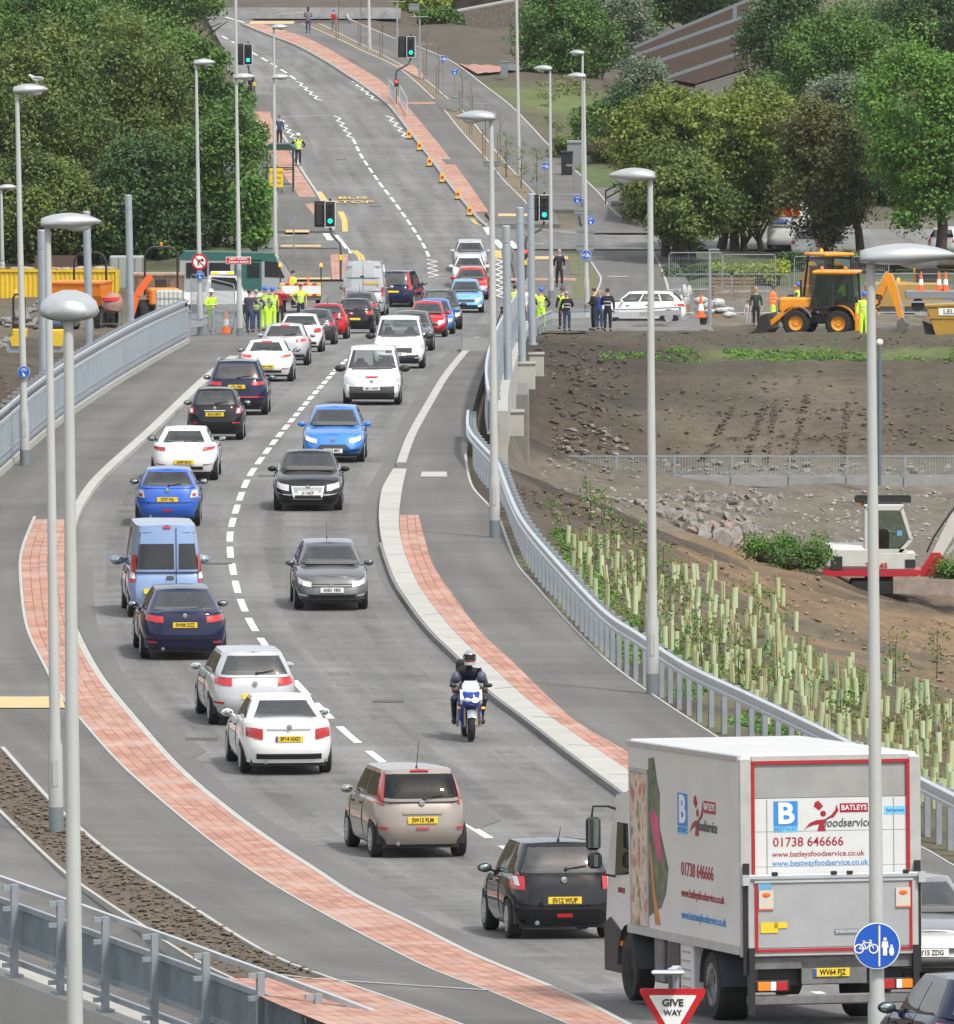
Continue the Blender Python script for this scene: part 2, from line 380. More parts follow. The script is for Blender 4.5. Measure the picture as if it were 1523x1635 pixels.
BR1 = [(414.6,37.6),(472.7,54.6),(513.6,71.7),(565,102),(599,123),(629.7,147),(657,177.5),(688,215),(718.5,252.6),(749,293.6),(780,338)]
PR1 = [(483,37.6),(524,54.6),(582,82),(633,106),(667,133),(696,160.5),(712,178),(739,211.7),(776.5,252.6),(804,287),(834.6,317.5),(852,338)]
SR1 = [(510,37.6),(571.7,68),(633,99),(677.5,126),(715,157),(746,184),(776.5,222),(807,259.5),(851.6,307),(875,335)]
QR1 = [(555,22),(560,31),(599,47.8),(640,65),(688,82),(728.7,102),(769.7,133),(814,167),(845,198),(872,227),(915,268),(956.6,308.5),(990,345),(1051.5,369)]
RK = [(812,412),(818.5,434),(820,454.5),(814,488),(797,512),(758,538),(711,593),(679.5,643.6),(651,694),(634,738),(612,775),(606,800),(605,830),(610,865),(621,900),(638,938),(684,1001),(734.6,1051),(781,1101.7),(838.5,1145),(907,1198.5),(1005,1272),(1110,1350),(1250,1440),(1400,1520),(1560,1600)]
CB = [(652,738),(643,775),(637,822),(640,860),(652.7,900),(676,946),(726,1009),(789,1068),(853,1125),(946,1191),(1050,1260),(1160,1335),(1300,1420),(1450,1500),(1600,1570)]
BRr = [(668,822),(678,860),(690.5,900),(718,942),(768,1009),(819,1057),(912,1145),(999.5,1198.5),(1100,1262),(1220,1335),(1360,1415),(1500,1490),(1620,1540)]
PE = [(826,470),(810,510),(800,540),(785,570),(770,600),(756,650),(748,690),(745,725),(748,748),(757,778),(783,807),(799,828),(811,860),(828,900),(853,930),(912,996),(975,1057),(1048,1111),(1141,1172),(1250,1240),(1360,1300),(1476,1353),(1523,1380),(1640,1440)]
NL = [(0,1192),(78,1278),(132,1328),(194,1377),(291,1439),(369,1489),(439,1528),(520,1559),(640,1600),(760,1645),(900,1700)]
NS = [(0,1291),(97,1384),(167,1435),(233,1478),(272,1505),(330,1540),(390,1568)]
LP = [(0,749),(34,718),(96,667),(171,615.6),(239,574.6),(300,540.5)]
CLN = [(369,65.6),(404.5,85),(431.7,100.7),(464.8,121.9),(500,150),(532.8,183.8),(563,222),(576,247.6),(603,288),(632,326),(664,372),(683,406),(693,445),(690,475),(670,505),(635,535),(590,556),(552,576),(518,611),(487,646),(450,690),(423.5,724),(396,764.5),(377.6,812),(367,857),(371,906),(385.4,962),(415.5,1019),(475,1093),(545,1163),(592,1202),(690,1277),(784,1340),(930,1422),(1150,1522),(1425,1632),(1600,1700)]
# ---- left footway, verge and second path of the near bend
KH = .11
rib('footway_left', [(-120,y) for y in range(742,1230,12)], BL[:1] and [(x-1,y) for x,y in LK[4:9]] + [(x-1,y) for x,y in LK[9:13]], M_foot, KH, .5, y0=760, y1=1076) if False else None
def halfsheet(name, left, right, m, dz, depth=.45, **k): return rib(name, left, right, m, dz, depth, **k)
FL_left = LP[::-1] + [(-60,800),(-160,900),(-160,1000),(-120,1100),(0,1192)] + NL[1:]
halfsheet('footway_left', [(296,520)]+FL_left, [(455,520)]+LK, M_foot, KH, y0=521)
rib('paving_band_left', BL, off(LK[6:], 0), M_brick, KH+.005, nx=2)
rib('kerb_left', [(x-(9 if y < 1000 else 11), y) for x, y in LK[1:]], LK[1:], M_concw, KH+.011, .25, nx=1)
rib('kerb_pale_edge_left', [(x-16, y) for x, y in LK[1:7]], [(x-8.5, y) for x, y in LK[1:7]], M_concw, KH+.013, .2)
rib('edging_left', off(BL, -5), BL, M_concw, KH+.012, .2)
rib('gutter_left', [(x+1, y) for x, y in LK[8:]], [(x+34, y-2) for x, y in LK[8:]], mat('gutter_asphalt', (.118,.116,.111), .85, nvar=.14, nscale=6), .005)
rib('edging_near', NL, off(NL, 7), M_concw, KH+.014, .25)
rib('verge_soil_near', [(x, y) for x, y in NS]+[(480,1604),(600,1650)], NL, M_soil, KH-.03, y0=1300, y1=1560)
rib('verge_soil_near', [(-60,1235),(0,1291)]+NS[1:2], [(-60,1120),(0,1192)]+NL[1:3], M_soil, KH-.028, y0=1200, y1=1300)
NPL = [W(x, yt+155*185/D, D) for x, yt, D in ((-110,1358,190),(-30,1385,187.4),(48,1412,185),(125,1439,182.5),(200,1466,180),(281,1494,177.6),(365,1525,175.2),(455,1557,172.8),(550,1592,170.4),(650,1630,168),(760,1672,165.6))]
def loft(name, m, f0, f1, a0, a1, dz=0.0):
 A = world_line(smooth_pl([(-60,1235)]+NS+[(480,1604),(600,1650),(720,1700),(800,1740)]), KH-.05); P = []
 la = np.r_[0, np.cumsum([(q-p).length for p, q in zip(A[:-1], A[1:])])]; lb = np.r_[0, np.cumsum([(q-p).length for p, q in zip(NPL[:-1], NPL[1:])])]
 at_ = lambda L_, l_, t: Vector([float(np.interp(t*l_[-1], l_, [p[k] for p in L_])) for k in range(3)])
 for i in range(41):
  t = f0+(f1-f0)*i/40; a = at_(A, la, t); b = at_(NPL, lb, t); P.append([a.lerp(b, a0+(a1-a0)*j/6)+Vector((0,0,dz)) for j in range(7)])
 me_ = MB().grid(P).build(name, m, smooth='all'); me_['kind'] = 'structure'
 uv_ = me_.data.uv_layers.new(name='UVMap')
 for l in me_.data.loops: co = me_.data.vertices[l.vertex_index].co; uv_.data[l.index].uv = (co.y, co.x)
 if me_.data.polygons[0].normal.z < 0: me_.data.flip_normals()
loft('second_path', M_foot, 0, 1, 0, 1.0)
rib('edging_second_path', off(NS, -6), NS, M_concw, KH+.004, .25)
rib('tactile_strip_left', [(-20,1112),(-20,1130)], [(99,1112),(104,1130)], M_tact, KH+.02, sm=False)
rib('drain_line_near', [(400,1556),(400,1561)], [(787,1581),(800,1586)], M_concw, KH+.02, y0=1558, y1=1560, sm=False) if False else None
rib('paving_join', [(352,1560),(445,1604),(560,1650)], [(520,1559),(640,1600),(760,1645)], M_brick, KH+.008, y0=1561, y1=1640)
mb = MB(); paint_line(mb, [G(402,1552,KH), G(500,1564,KH), G(790,1583,KH)], .07, KH+.018); tag(mb.build('drain_line', M_concw), kind='structure')
mb = MB(); paint_line(mb, [G(46,725,KH), G(200,726,KH)], .05, KH+.012); paint_line(mb, [G(655,721,KH), G(745,719,KH)], .06, KH+.014); paint_line(mb, [G(310,547,KH), G(385,548,KH)], .05, KH+.012); tag(mb.build('joint_line', M_concw), kind='structure')
# ---- carriageway
LKx = [(-60,1e9)] and LK
CWL = EL + [(545,385),(556,402),(562,420),(540,446),(480,490),(440,525)] + LK[1:]
CWR = ER1[2:] + [(790,363),(800,380),(806,398)] + RK
# widen under the kerbs so no gap shows
rib('road', [(x-20 if y > 500 else x-14, y) for x, y in CWL], [(x+14, y) for x, y in CWR], M_road, 0.0, nx=10, y0=104, y1=1596)
rib('road_top', [(330,30),(372,104)], [(400,30),(560,104)], M_road, 0.0, y0=30, y1=104.05, sm=False)
rib('road_near', [(860,1590),(1300,1760)], [(1560,1590),(1900,1760)], M_road, .004, y0=1592, y1=1760, sm=False)
# ---- right footway of the near bend
halfsheet('footway_right', [(x+2, y) for x, y in RK[4:]], PE[2:], M_foot, KH, y0=542)
halfsheet('footway_junction', [(x+2, y) for x, y in RK[0:6]], [(862,412),(868,470),(850,500),(830,545)], M_foot, KH-.004, y0=413, y1=543)
rib('kerb_right_far', off(RK[5:10], -1), [(x+10+i, y) for i, (x, y) in enumerate(RK[5:10])], M_concw, KH+.01, .25)
rib('gutter_right', [(x-22, y) for x, y in RK[5:]], RK[5:], MATS['gutter_asphalt'], .005)
rib('kerb_slabs', RK[9:], CB, M_concw, KH+.012, .25, nx=2, y0=748)
rib('kerb_face_drain', [(x-5, y+1) for x, y in RK[13:]], RK[13:], mat('drain_kerb', (.16,.16,.155), .8, nvar=.3, nscale=9), KH+.004, .2)
rib('paving_band_right', CB[2:], BRr, M_brick, KH+.008, nx=2)
rib('edging_right_path', [(x-4, y) for x, y in PE[7:]], PE[7:], M_concw, KH+.012, .25)
rib('manhole_cover', [(674,752),(671,761)], [(713,753),(714,761)], M_concw, KH+.01, sm=False)
# slab joints
mb = MB()
pa = world_line(smooth_pl(RK[10:])); pb = world_line(smooth_pl(CB[1:]))
acc = 0
for i in range(1, min(len(pa), len(pb))):
 acc += (pa[i]-pa[i-1]).length
 if acc > 6:
  acc = 0; j = min(range(len(pb)), key=lambda q: (pb[q]-pa[i]).length); a = pa[i].copy(); b = pb[j].copy(); paint_line(mb, [a, b], .03, KH+.016)
tag(mb.build('slab_joints', mat('dark_joint', (.05,.05,.05), .9)), kind='structure')  # dark grey joint lines between the slabs
# ---- far hill: brick bands, footways, verges
rib('paving_band_far', [(x+4, y) for x, y in ER1], BR1, M_brick, KH+.006, .3)
rib('kerb_far', off(ER1, -1), off(ER1, 4), M_conc, KH+.012, .25)
rib('footway_far', off(BR1, -1), PR1, M_foot, KH, .3)
rib('verge_soil_far', PR1, SR1, mat('far_verge_soil', (.15,.115,.075), .95, nvar=.3, nscale=4, bump=.6, bscale=6), KH-.02, .3)
rib('cycle_path_far', SR1, QR1[1:], M_foot, KH+.002, .3)
rib('edging_far', off(PR1, -1.5), off(PR1, 1), M_concw, KH+.014, .2)
rib('edging_far', off(SR1, -1.5), off(SR1, 1), M_concw, KH+.014, .2)
rib('edging_far', off(QR1, -1.5), off(QR1, 1), M_concw, KH+.014, .2)
rib('footway_far_lower', [(776,338),(787,358)], [(885,338),(900,372)], M_foot, KH+.003, .3, sm=False)
rib('crossing_gap_far', [(620,163),(622,167)], [(697,161),(712,166)], M_brick, KH+.012, sm=False)
rib('crossing_gap_far', [(700,249),(712,262)], [(722,254),(730,262)], M_foot, KH+.015, sm=False)
rib('verge_crossing', [(690,158),(705,175)], [(722,158),(744,175)], M_foot, KH+.018, sm=False)
rib('path_join_far', [(632,104),(668,124)], [(660,104),(682,124)], M_brick, KH+.018, sm=False)
rib('tactile_strip_far', [(795,342),(795,346)], [(842,341),(842,345)], M_tact, KH+.012, y0=341, y1=345, sm=False)
rib('tactile_strip_far', [(402,32),(398,37)], [(470,35),(468,39)], M_tact, KH+.012, y0=34, y1=38, sm=False)
rib('lawn_path_far', [(905,268),(940,400)], [(1000,268),(1075,400)], M_foot, KH+.0015, y0=300, y1=372, sm=False)
# ---- right side road and its footways
rib('side_road_right', [(776,361),(800,398)], [(1560,361),(1560,398)], M_road, .008, y0=366, y1=398, sm=False)
rib('footway_side', [(818,399),(824,470)], [(1070,399),(1110,470)], M_foot, KH+.0, .3, y0=400, y1=500, sm=False)
rib('footway_side_low', [(820,495),(800,545)], [(1120,495),(1150,545)], asphalt('site_tarmac', (.13,.125,.115), .2, .15), KH+.002, .1, y0=498, y1=528, sm=False)
rib('verge_island', [(905,399),(914,455),(912,480)], [(930,399),(952,440),(950,480)], mat('thin_grass', (.105,.11,.05), .95, nvar=.35, nscale=5), KH+.01, y0=402, y1=478)
rib('edging_island', [(934,405),(950,430),(958,446),(949,470)], [(937,405),(953,430),(961,446),(952,470)], M_concw, KH+.016)
rib('edging_lawn', [(1040,400),(1055,430),(1064,458),(1070,490)], [(1043,400),(1058,430),(1068,458),(1075,490)], M_concw, KH+.016)
rib('tactile_strip_side', [(840,409),(838,414)], [(906,409),(908,414)], M_tact, KH+.012, sm=False)
rib('paving_line_side', [(815,444),(815,448)], [(920,443),(920,447)], M_brick, KH+.012, y0=444, y1=448, sm=False)
rib('kerb_side', [(790,362),(860,368)], [(790,365),(860,371)], M_conc, KH, sm=False) if False else None
mb = MB()
paint_line(mb, [G(788,363), G(857,369), G(909,375), G(978,380), G(1052,380), G(1300,378), G(1560,376)], .14, KH+.03)
tag(mb.build('kerb_line_side', M_conc), kind='structure')
# ---- left side roads
rib('footway_shelter', [(330,196),(400,372)], [(438,196),(462,230),(482,269),(515,321),(533,366)], M_foot, KH, .3, y0=150, y1=369)
rib('paving_band_shelter', [(396,160),(420,225),(447,270),(478,314)], [(432,185),(450,220),(472,262),(505,314)], M_brick, KH+.006, y0=178, y1=314)
rib('paving_patch_left', [(486,325),(520,366)], [(515,325),(533,366)], M_brick, KH+.006, y0=325, y1=364, sm=False)
rib('kerb_shelter', [(436,196),(459,230),(479,269),(512,321),(531,366)], [(440,196),(463,230),(483,269),(516,321),(535,366)], M_concw, KH+.012, .25)
rib('side_road_left', [(330,371),(330,396)], [(545,371),(560,398)], M_road, .006, y0=371, y1=396, sm=False)
rib('footway_left_mid', [(380,397),(380,446)], [(556,402),(562,420),(545,446)], M_foot, KH, .3, y0=397, y1=446)
rib('paving_patch_mid', [(527,406),(530,446)], [(556,406),(552,446)], M_brick, KH+.006, y0=406, y1=446, sm=False)
rib('works_road_left', [(280,446),(285,500),(290,548)], [(545,446),(500,500),(440,548)], M_road, .005, y0=447, y1=546, sm=False)
rib('tactile_strip_mid', [(456,367),(456,371)], [(494,367),(494,371)], M_tact, KH+.012, sm=False)
rib('tactile_strip_mid', [(448,390),(448,394)], [(512,393),(512,396)], M_tact, .02, y0=391, y1=394, sm=False)
rib('tactile_strip_mid', [(470,443),(470,446)], [(528,443),(528,446)], M_tact, KH+.012, sm=False)
# ---- painted markings
wl_ = MB(); cl = [G(x, y) for x, y in smooth_pl(CLN, 10)]
# arc length along centre line
acc = [0.0]
for a, b in zip(cl[:-1], cl[1:]): acc.append(acc[-1] + (b-a).length)
def cl_at(s_):
 i = int(np.searchsorted(acc, s_)) ; i = min(max(i, 1), len(cl)-1); t = (s_-acc[i-1])/(acc[i]-acc[i-1]+1e-9); return cl[i-1].lerp(cl[i], t)
def cl_near(p): 
 j = min(range(len(cl)), key=lambda q: (cl[q].x-p.x)**2 + (cl[q].y-p.y)**2); return acc[j]
s857 = cl_near(G(367, 857)); sA = cl_near(G(552, 576)); sEnd = acc[-1]
s_ = s857 - 2.0
while s_ > sA - 1: s_ -= 6
k = 0
while s_ < sEnd:
 paint_line(wl_, [cl_at(s_+q*1.0) for q in range(5)], .16 if True else 0, .006); s_ += 6
s_ = cl_near(G(684, 408)); s0 = cl_near(G(566, 230))
while s_ > s0: paint_line(wl_, [cl_at(s_-4), cl_at(s_-2), cl_at(s_)], .15); s_ -= 6
s_ = cl_near(G(470, 126))
for k in range(8): paint_line(wl_, [cl_at(s_-(3.6 if k % 2 == 0 else 3.6)), cl_at(s_)], .15); s_ -= 6
def zigzag(p0, p1, n, wid):
 a = Vector(p0); b = Vector(p1); out = []
 for i in range(n+1):
  t = i/n; q = a.lerp(b, t); out.append(G(q.x + (wid if i % 2 else -wid), q.y))
 paint_line(wl_, out, .12)
zigzag((475,130), (510,161), 9, 4); zigzag((565,130), (600,161), 9, 4); zigzag((537,185), (561,221), 9, 4.5); zigzag((620,185), (650,221), 9, 4.5)
zigzag((447,190), (470,222), 9, 4.5); zigzag((415,150), (428,165), 5, 4); zigzag((689,414), (692,443), 8, 8); zigzag((797,414), (799,476), 15, 6)
paint_line(wl_, [G(513,162), G(600,162.5)], .25); paint_line(wl_, [G(443,186.5), G(530,184)], .25); paint_line(wl_, [G(693,445), G(716,445)], .2); paint_line(wl_, [G(660,461), G(680,460)], .2)
for x in range(450, 640, 18): 
 paint_line(wl_, [G(x,170), G(x+3,170)], .12); paint_line(wl_, [G(x-3,178), G(x,178)], .12)
for a, b in (((776,363),(783,375)), ((790,383),(803,397)), ((813,385),(825,397))): paint_line(wl_, [G(*a), G(*b)], .35, .012)
paint_line(wl_, [G(852,389.5), G(871,389.5)], .5, .014); paint_line(wl_, [G(905,391), G(1100,391)], .12, .014)
paint_line(wl_, [G(399,385), G(470,386), G(520,387)], .12, .014); paint_line(wl_, [G(448,376.5), G(468,376.5)], .5, .014); paint_line(wl_, [G(520,373), G(528,384)], .35, .014)
paint_line(wl_, [G(537,376), G(560,405)], .2, .014)
for a, b in (((970,442),(1003,442)),): paint_line(wl_, [G(*a, KH), G(*b, KH)], .45, KH+.02)
for a, b in (((757,166),(782,166)), ((889,311),(925,311)), ((862,277),(888,277)), ((663,71.5),(690,71))): paint_line(wl_, [G(*a, KH), G(*b, KH)], .3, KH+.02)
tag(wl_.build('white_road_markings', M_white), kind='structure')
M_wear = mat('tyre_polish', (.080,.079,.075), .7); nt = M_wear.node_tree; tc = nt.nodes.new('ShaderNodeTexCoord'); nz = nt.nodes.new('ShaderNodeTexNoise'); nz.inputs['Scale'].default_value = .7; nz.inputs['Detail'].default_value = 7; mr = nt.nodes.new('ShaderNodeMapRange'); mr.inputs[1].default_value = .4; mr.inputs[2].default_value = .75; mr.inputs[4].default_value = .26; nt.links.new(tc.outputs['Object'], nz.inputs['Vector']); nt.links.new(nz.outputs[0], mr.inputs[0]); nt.links.new(mr.outputs[0], nt.nodes['Principled BSDF'].inputs['Alpha'])
for o_ in (-2.65,-1.05,1.15,2.75):
 pp = []
 for q in range(int(acc[-1]/4)):
  a = cl_at(q*4.0); b = cl_at(q*4.0+.5); d = b-a
  if d.length < 1e-4: continue
  d.normalize(); pp.append(a+Vector((d.y,-d.x,0))*o_*(-1 if d.y > 0 else 1))
 mb = MB(); paint_line(mb, pp, .46, .0035); tag(mb.build('tyre_track', M_wear), kind='structure')
mb = MB()
for pl in ([(511,306),(522,321)], [(508,306),(518,321)], [(541,338),(548,352),(549,370)], [(546,338),(552,352),(553,370)], [(562,400),(572,408),(575,416)], [(568,400),(578,408),(581,416)],
           [(752,350),(762,358),(778,361)], [(757,349),(766,355),(779,358)], [(792,400),(793,412)], [(797,400),(799,412)]):
 paint_line(mb, [G(*p) for p in pl], .16, .008)
for i in range(11): q = Vector((591,303)).lerp(Vector((618,337)), i/10); paint_line(mb, [G(q.x,q.y), G(q.x+3,q.y)], .3, .008)
for x in (541,549,557,565,573,581): paint_line(mb, [G(x,341-22), G(x+4,341-22)], .1, .009)
tag(mb.build('yellow_road_markings', M_yellow), kind='structure')
for wd, y_ in (('BUS', 317.5), ('STOP', 324)):
 p = G(563, y_); M = Matrix.Translation((p.x, p.y, p.z+.05)) @ Matrix.Rotation(math.atan(.04), 4, 'X')
 tag(text(wd, 1.9, 'bus_stop_lettering', M_yellow, None, M, sx=.36, bold=.01), kind='structure')
p = G(655, 319); MB().lathe([(.3,0),(.3,.01)], 12, Matrix.Translation((p.x,p.y,p.z+.01))).build('manhole', M_concw)['kind'] = 'structure'
# ================================================================= terrain
ctl = []   # (x, y, z, colour)
BROWN=(.060,.047,.031); DK=(.036,.028,.019); TAN=(.19,.125,.066); GREYD=(.130,.112,.086); GRS=(.09,.12,.03); PALE=(.098,.080,.055); HILL=(.075,.06,.043)
def C(px, py, D, c): p = W(px, py, D); ctl.append((p.x, p.y, p.z, c))
def CG(px, py, c, dz=-.1): p = G(px, py); ctl.append((p.x, p.y, p.z+dz, c))
for x, y in PE[7:]: CG(x+12, y, BROWN)
for x, y in ((880,870),(930,935),(1010,1010),(1090,1070),(1180,1125),(1300,1190),(1420,1260),(1560,1340)): CG(x, y+4, (.12,.12,.055), -.25)
for a in [(900,860,318,PALE),(1000,880,322,PALE),(1100,960,312,PALE),(1200,1000,303,PALE),(1250,1150,262,PALE),(1400,1190,262,PALE),(1500,1190,268,PALE),(1500,1100,297,TAN),(1400,1050,308,TAN),(1300,1000,328,TAN),
          (1200,930,345,TAN),(1100,900,350,TAN),(1000,830,360,BROWN),(900,800,362,DK),(850,765,356,DK),(1000,800,400,GREYD),(1100,850,398,GREYD),(1240,895,392,TAN),(1330,935,385,TAN),(1400,955,388,BROWN),(1523,985,375,TAN),(1523,1030,350,TAN),(1400,992,366,TAN),(1470,1005,362,TAN),(1345,968,374,TAN),(1440,975,382,BROWN),
          (1523,900,410,GREYD),(1400,860,430,GREYD),(1250,850,430,GREYD),(1150,800,450,GREYD),(1300,800,462,GREYD),(1523,820,455,GREYD),(900,775,430,GREYD),(1000,785,455,GREYD),
          (860,779,468,GREYD),(1000,779,470,GREYD),(1200,779,471,GREYD),(1400,779,471,GREYD),(1523,779,471,GREYD),(1700,779,471,GREYD),
          (860,766,477,GREYD),(1000,762,478,GREYD),(1200,760,478,GREYD),(1400,758,478,GREYD),(1523,758,478,GREYD),(1700,758,478,GREYD),
          (850,700,474,DK),(940,690,485,BROWN),(870,610,489,DK),(960,640,492,DK),(1100,680,487,PALE),(1250,680,487,PALE),(1350,640,492,PALE),(1350,700,485,PALE),(1450,690,486,BROWN),(1523,640,492,BROWN),(1100,620,495,BROWN),(1250,620,495,PALE),
          (1000,585,500,DK),(862,550,502,DK),(1200,585,500,BROWN),(1400,585,500,BROWN),(1523,585,500,BROWN),(1700,590,500,BROWN),(960,560,503,DK),
          (1000,566,504,DK),(1200,567,504,GRS),(1450,567,504,GRS),(1600,567,504,GRS),(1000,550,507,BROWN),(1200,550,507,BROWN),(1450,550,507,BROWN),(1600,550,507,BROWN),(870,535,515,BROWN),
          (1560,512,566,PALE),(1200,480,598,GREYD),(1500,480,598,GREYD),(1150,432,624,(.06,.08,.03)),(1300,432,624,(.06,.08,.03)),(1500,432,624,(.06,.08,.03)),
          (1200,385,650,GREYD),(1400,375,655,GREYD),(1560,370,655,GREYD),(1200,330,690,HILL),(1500,300,700,HILL),(1100,250,730,HILL),(1000,330,690,(.07,.1,.03)),(960,285,702,(.07,.1,.03)),(900,170,765,GRS),(880,120,790,HILL),(1000,180,770,GRS),
          (800,120,800,HILL),(760,75,828,HILL),(700,40,862,HILL),(820,40,875,HILL),(950,60,870,HILL),(1200,150,800,HILL),(1500,150,800,HILL),(1200,0,950,HILL),(700,5,905,GRS),(900,-20,950,GRS),(1500,-30,980,GRS),
          (0,720,415,BROWN),(-60,760,400,BROWN),(60,670,435,BROWN),(0,640,450,BROWN),(130,610,465,BROWN),(200,570,490,BROWN),(100,568,505,BROWN),(0,578,505,BROWN),(280,535,515,BROWN),(150,535,530,PALE),(0,535,530,PALE),
          (0,490,610,PALE),(150,480,612,PALE),(250,470,618,PALE),(400,420,628,(.07,.11,.03)),(430,385,640,(.07,.11,.03)),(340,420,632,(.05,.06,.02)),(200,420,640,HILL),(0,420,640,HILL),(200,300,700,HILL),(0,300,700,HILL),(350,200,740,HILL),(200,100,820,HILL),(0,0,900,HILL),(340,40,850,HILL),
          (-300,700,420,BROWN),(-400,400,650,HILL),(2000,400,650,HILL),(2200,800,470,GREYD),(2200,600,530,BROWN),(2200,1100,300,TAN)]: C(*a)
for px_ in (900,1000,1100,1200,1300,1400,1500,1600):
 for py_ in (536,528,520,510): CG(px_, py_, BROWN if py_ > 525 else GREYD, -.06)
for Y in (640,680,720,760,800,840,880,940,1050,1200):
 for px in (520,700): p = GX(px if Y < 860 else px-100, Y); ctl.append((p.x, p.y, p.z-.1, HILL if Y > 700 else PALE))
ctl = np.array([[a, b, c, *d] for a, b, c, d in ctl])
P_ = ctl[:, :2] / 10.0; n_ = len(P_)
def tpsk(d2): return .5*d2*np.log(d2+1e-9)
Kx = tpsk(((P_[:,None]-P_[None])**2).sum(-1)) + np.eye(n_)*.02
A_ = np.block([[Kx, np.c_[np.ones(n_), P_]], [np.r_[[np.ones(n_)], P_.T], np.zeros((3,3))]])
wt = np.linalg.solve(A_, np.r_[ctl[:,2], 0,0,0])
def tps(X, Y):
 q = np.stack([X, Y], -1)/10.0; d2 = ((q[:,None]-P_[None])**2).sum(-1)
 return tpsk(d2)@wt[:n_] + wt[n_] + q@wt[n_+1:]
def colat(X, Y):
 q = np.stack([X, Y], -1)/10.0; d2 = ((q[:,None]-P_[None])**2).sum(-1); ww = 1/(d2+.02)**2.0
 return (ww@ctl[:,3:])/ww.sum(1, keepdims=True)
# corridor limits at each depth (the built-up strip of roads and paths)
def lim(pl, dz=0.0):
 a = sorted([(G(x, y, dz).y, G(x, y, dz).x) for x, y in smooth_pl(pl)]); return np.array([p[0] for p in a]), np.array([p[1] for p in a])
CRy, CRx = lim(PE[2:])
CLy, CLx = lim(FL_left[:6] + [(-160,1000),(-60,1235),(0,1291),(97,1384),(233,1478),(330,1540),(480,1604),(600,1650),(720,1700)])
def corr(X, Y):                           # signed distance outside the corridor
 r = np.interp(Y, CRy, CRx); l = np.interp(Y, CLy, CLx)
 hi = np.where(Y > CRy[-1], 0, X - r); lo = np.where(Y > CLy[-1], 0, l - X)
 # upper part: wide junction, then the hill
 r2 = np.interp(Y, [505,520,575,600,640,660,700,760,850,870,900], [1.5,2.5,8,10,9.5,7,5,1.5,-7,-4,-4]); l2 = np.interp(Y, [505,530,560,640,650,700,760,900], [-11.,-11.5,-12,-12,-12,-12,-14,-18])
 top = Y > CRy[-1]
 hi = np.where(top, X - r2, hi); lo = np.where(Y > CLy[-1], l2 - X, lo)
 return np.maximum(hi, lo)
def zterr(X, Y, rough=True):
 X = np.atleast_1d(np.asarray(X, float)); Y = np.atleast_1d(np.asarray(Y, float)); out = np.zeros(len(X))
 for i in range(0, len(X), 20000):
  out[i:i+20000] = tps(X[i:i+20000], Y[i:i+20000])
 gg = np.interp(Y, _gy, _gz)
 far = np.clip((np.abs(X)-60)/60, 0, 1); out = out*(1-far) + (gg-1)*far
 back = np.clip((Y-900)/150, 0, 1); out = out*(1-back) + (gg+0.5)*back
 near = np.clip((300-Y)/60, 0, 1)*(X < 0); out = out*(1-near) + (gg-8)*near
 d = corr(X, Y); t = np.clip(d/1.6, 0, 1); t = t*t*(3-2*t)
 nr = (Y < 300) & (X < 0); t = np.where(nr, np.clip(d/.3, 0, 1), t); out = (gg-np.where(Y < 640, .30, .09))*(1-t) + out*t
 if rough:
  for i in range(len(X)):
   if d[i] > .3 and abs(X[i]) < 60 and Y[i] < 1000:
    v = Vector((X[i], Y[i], 0)); k = min(1, (d[i]-.3)/2)
    out[i] += k*(noise.noise(v*.35)*.28 + noise.noise(v*1.3)*.13 + noise.noise(v*3.1)*.05)
 return out
def TZ(x, y): return float(zterr([x], [y])[0])
def T(px, D):                            # terrain point under column px at depth D
 x = ray(px, 800).x*D; return Vector((x, D, TZ(x, D)))
def TP(px, py):                          # line of sight -> terrain
 d = ray(px, py); Ys = np.arange(200, 950, 2.0); X = d.x*Ys; z = zterr(X, Ys, False); h = CAMZ + d.z*Ys - z
 s = np.where(h < 0)[0]
 if len(s) == 0: return W(px, py, 600)
 i = s[0]; 
 if i == 0: return W(px, py, Ys[0])
 D = Ys[i-1] + 2*h[i-1]/(h[i-1]-h[i]); return Vector((d.x*D, D, TZ(d.x*D, D)))
xs = np.r_[-4000, -2000, -900, -400, -200, -120, -80, np.arange(-60, -20, 2.0), np.arange(-20, 4, 1.0), np.arange(4, 28, .4), np.arange(28, 60, 2.0), 80, 120, 200, 400, 900, 2000, 4000]
ys = np.r_[-200, 0, 60, np.arange(100, 250, 5.0), np.arange(250, 420, .8), np.arange(420, 560, .6), np.arange(560, 640, 1.5), np.arange(640, 960, 5.0), 1000, 1100, 1300, 1700, 2500, 4000, 8000]
XX, YY = np.meshgrid(xs, ys); ZZ = zterr(XX.ravel(), YY.ravel()); CC = np.concatenate([colat(XX.ravel()[i:i+20000], YY.ravel()[i:i+20000]) for i in range(0, XX.size, 20000)])
nx_, ny_ = len(xs), len(ys)
vs = np.stack([XX.ravel(), YY.ravel(), ZZ], -1)
ii = np.arange(nx_*ny_).reshape(ny_, nx_); fq = np.stack([ii[:-1,:-1], ii[:-1,1:], ii[1:,1:], ii[1:,:-1]], -1).reshape(-1, 4)
me = bpy.data.meshes.new('ground'); me.from_pydata(vs.tolist(), [], fq.tolist())
ca = me.color_attributes.new('soil', 'FLOAT_COLOR', 'POINT'); ca.data.foreach_set('color', np.c_[CC, np.ones(len(CC))].ravel().astype('f'))
me.polygons.foreach_set('use_smooth', [True]*len(me.polygons))
m = bpy.data.materials.new('bare_earth'); m.use_nodes = True; nt = m.node_tree; b = nt.nodes['Principled BSDF']; b.inputs['Roughness'].default_value = .95
N = nt.nodes.new; L = nt.links.new
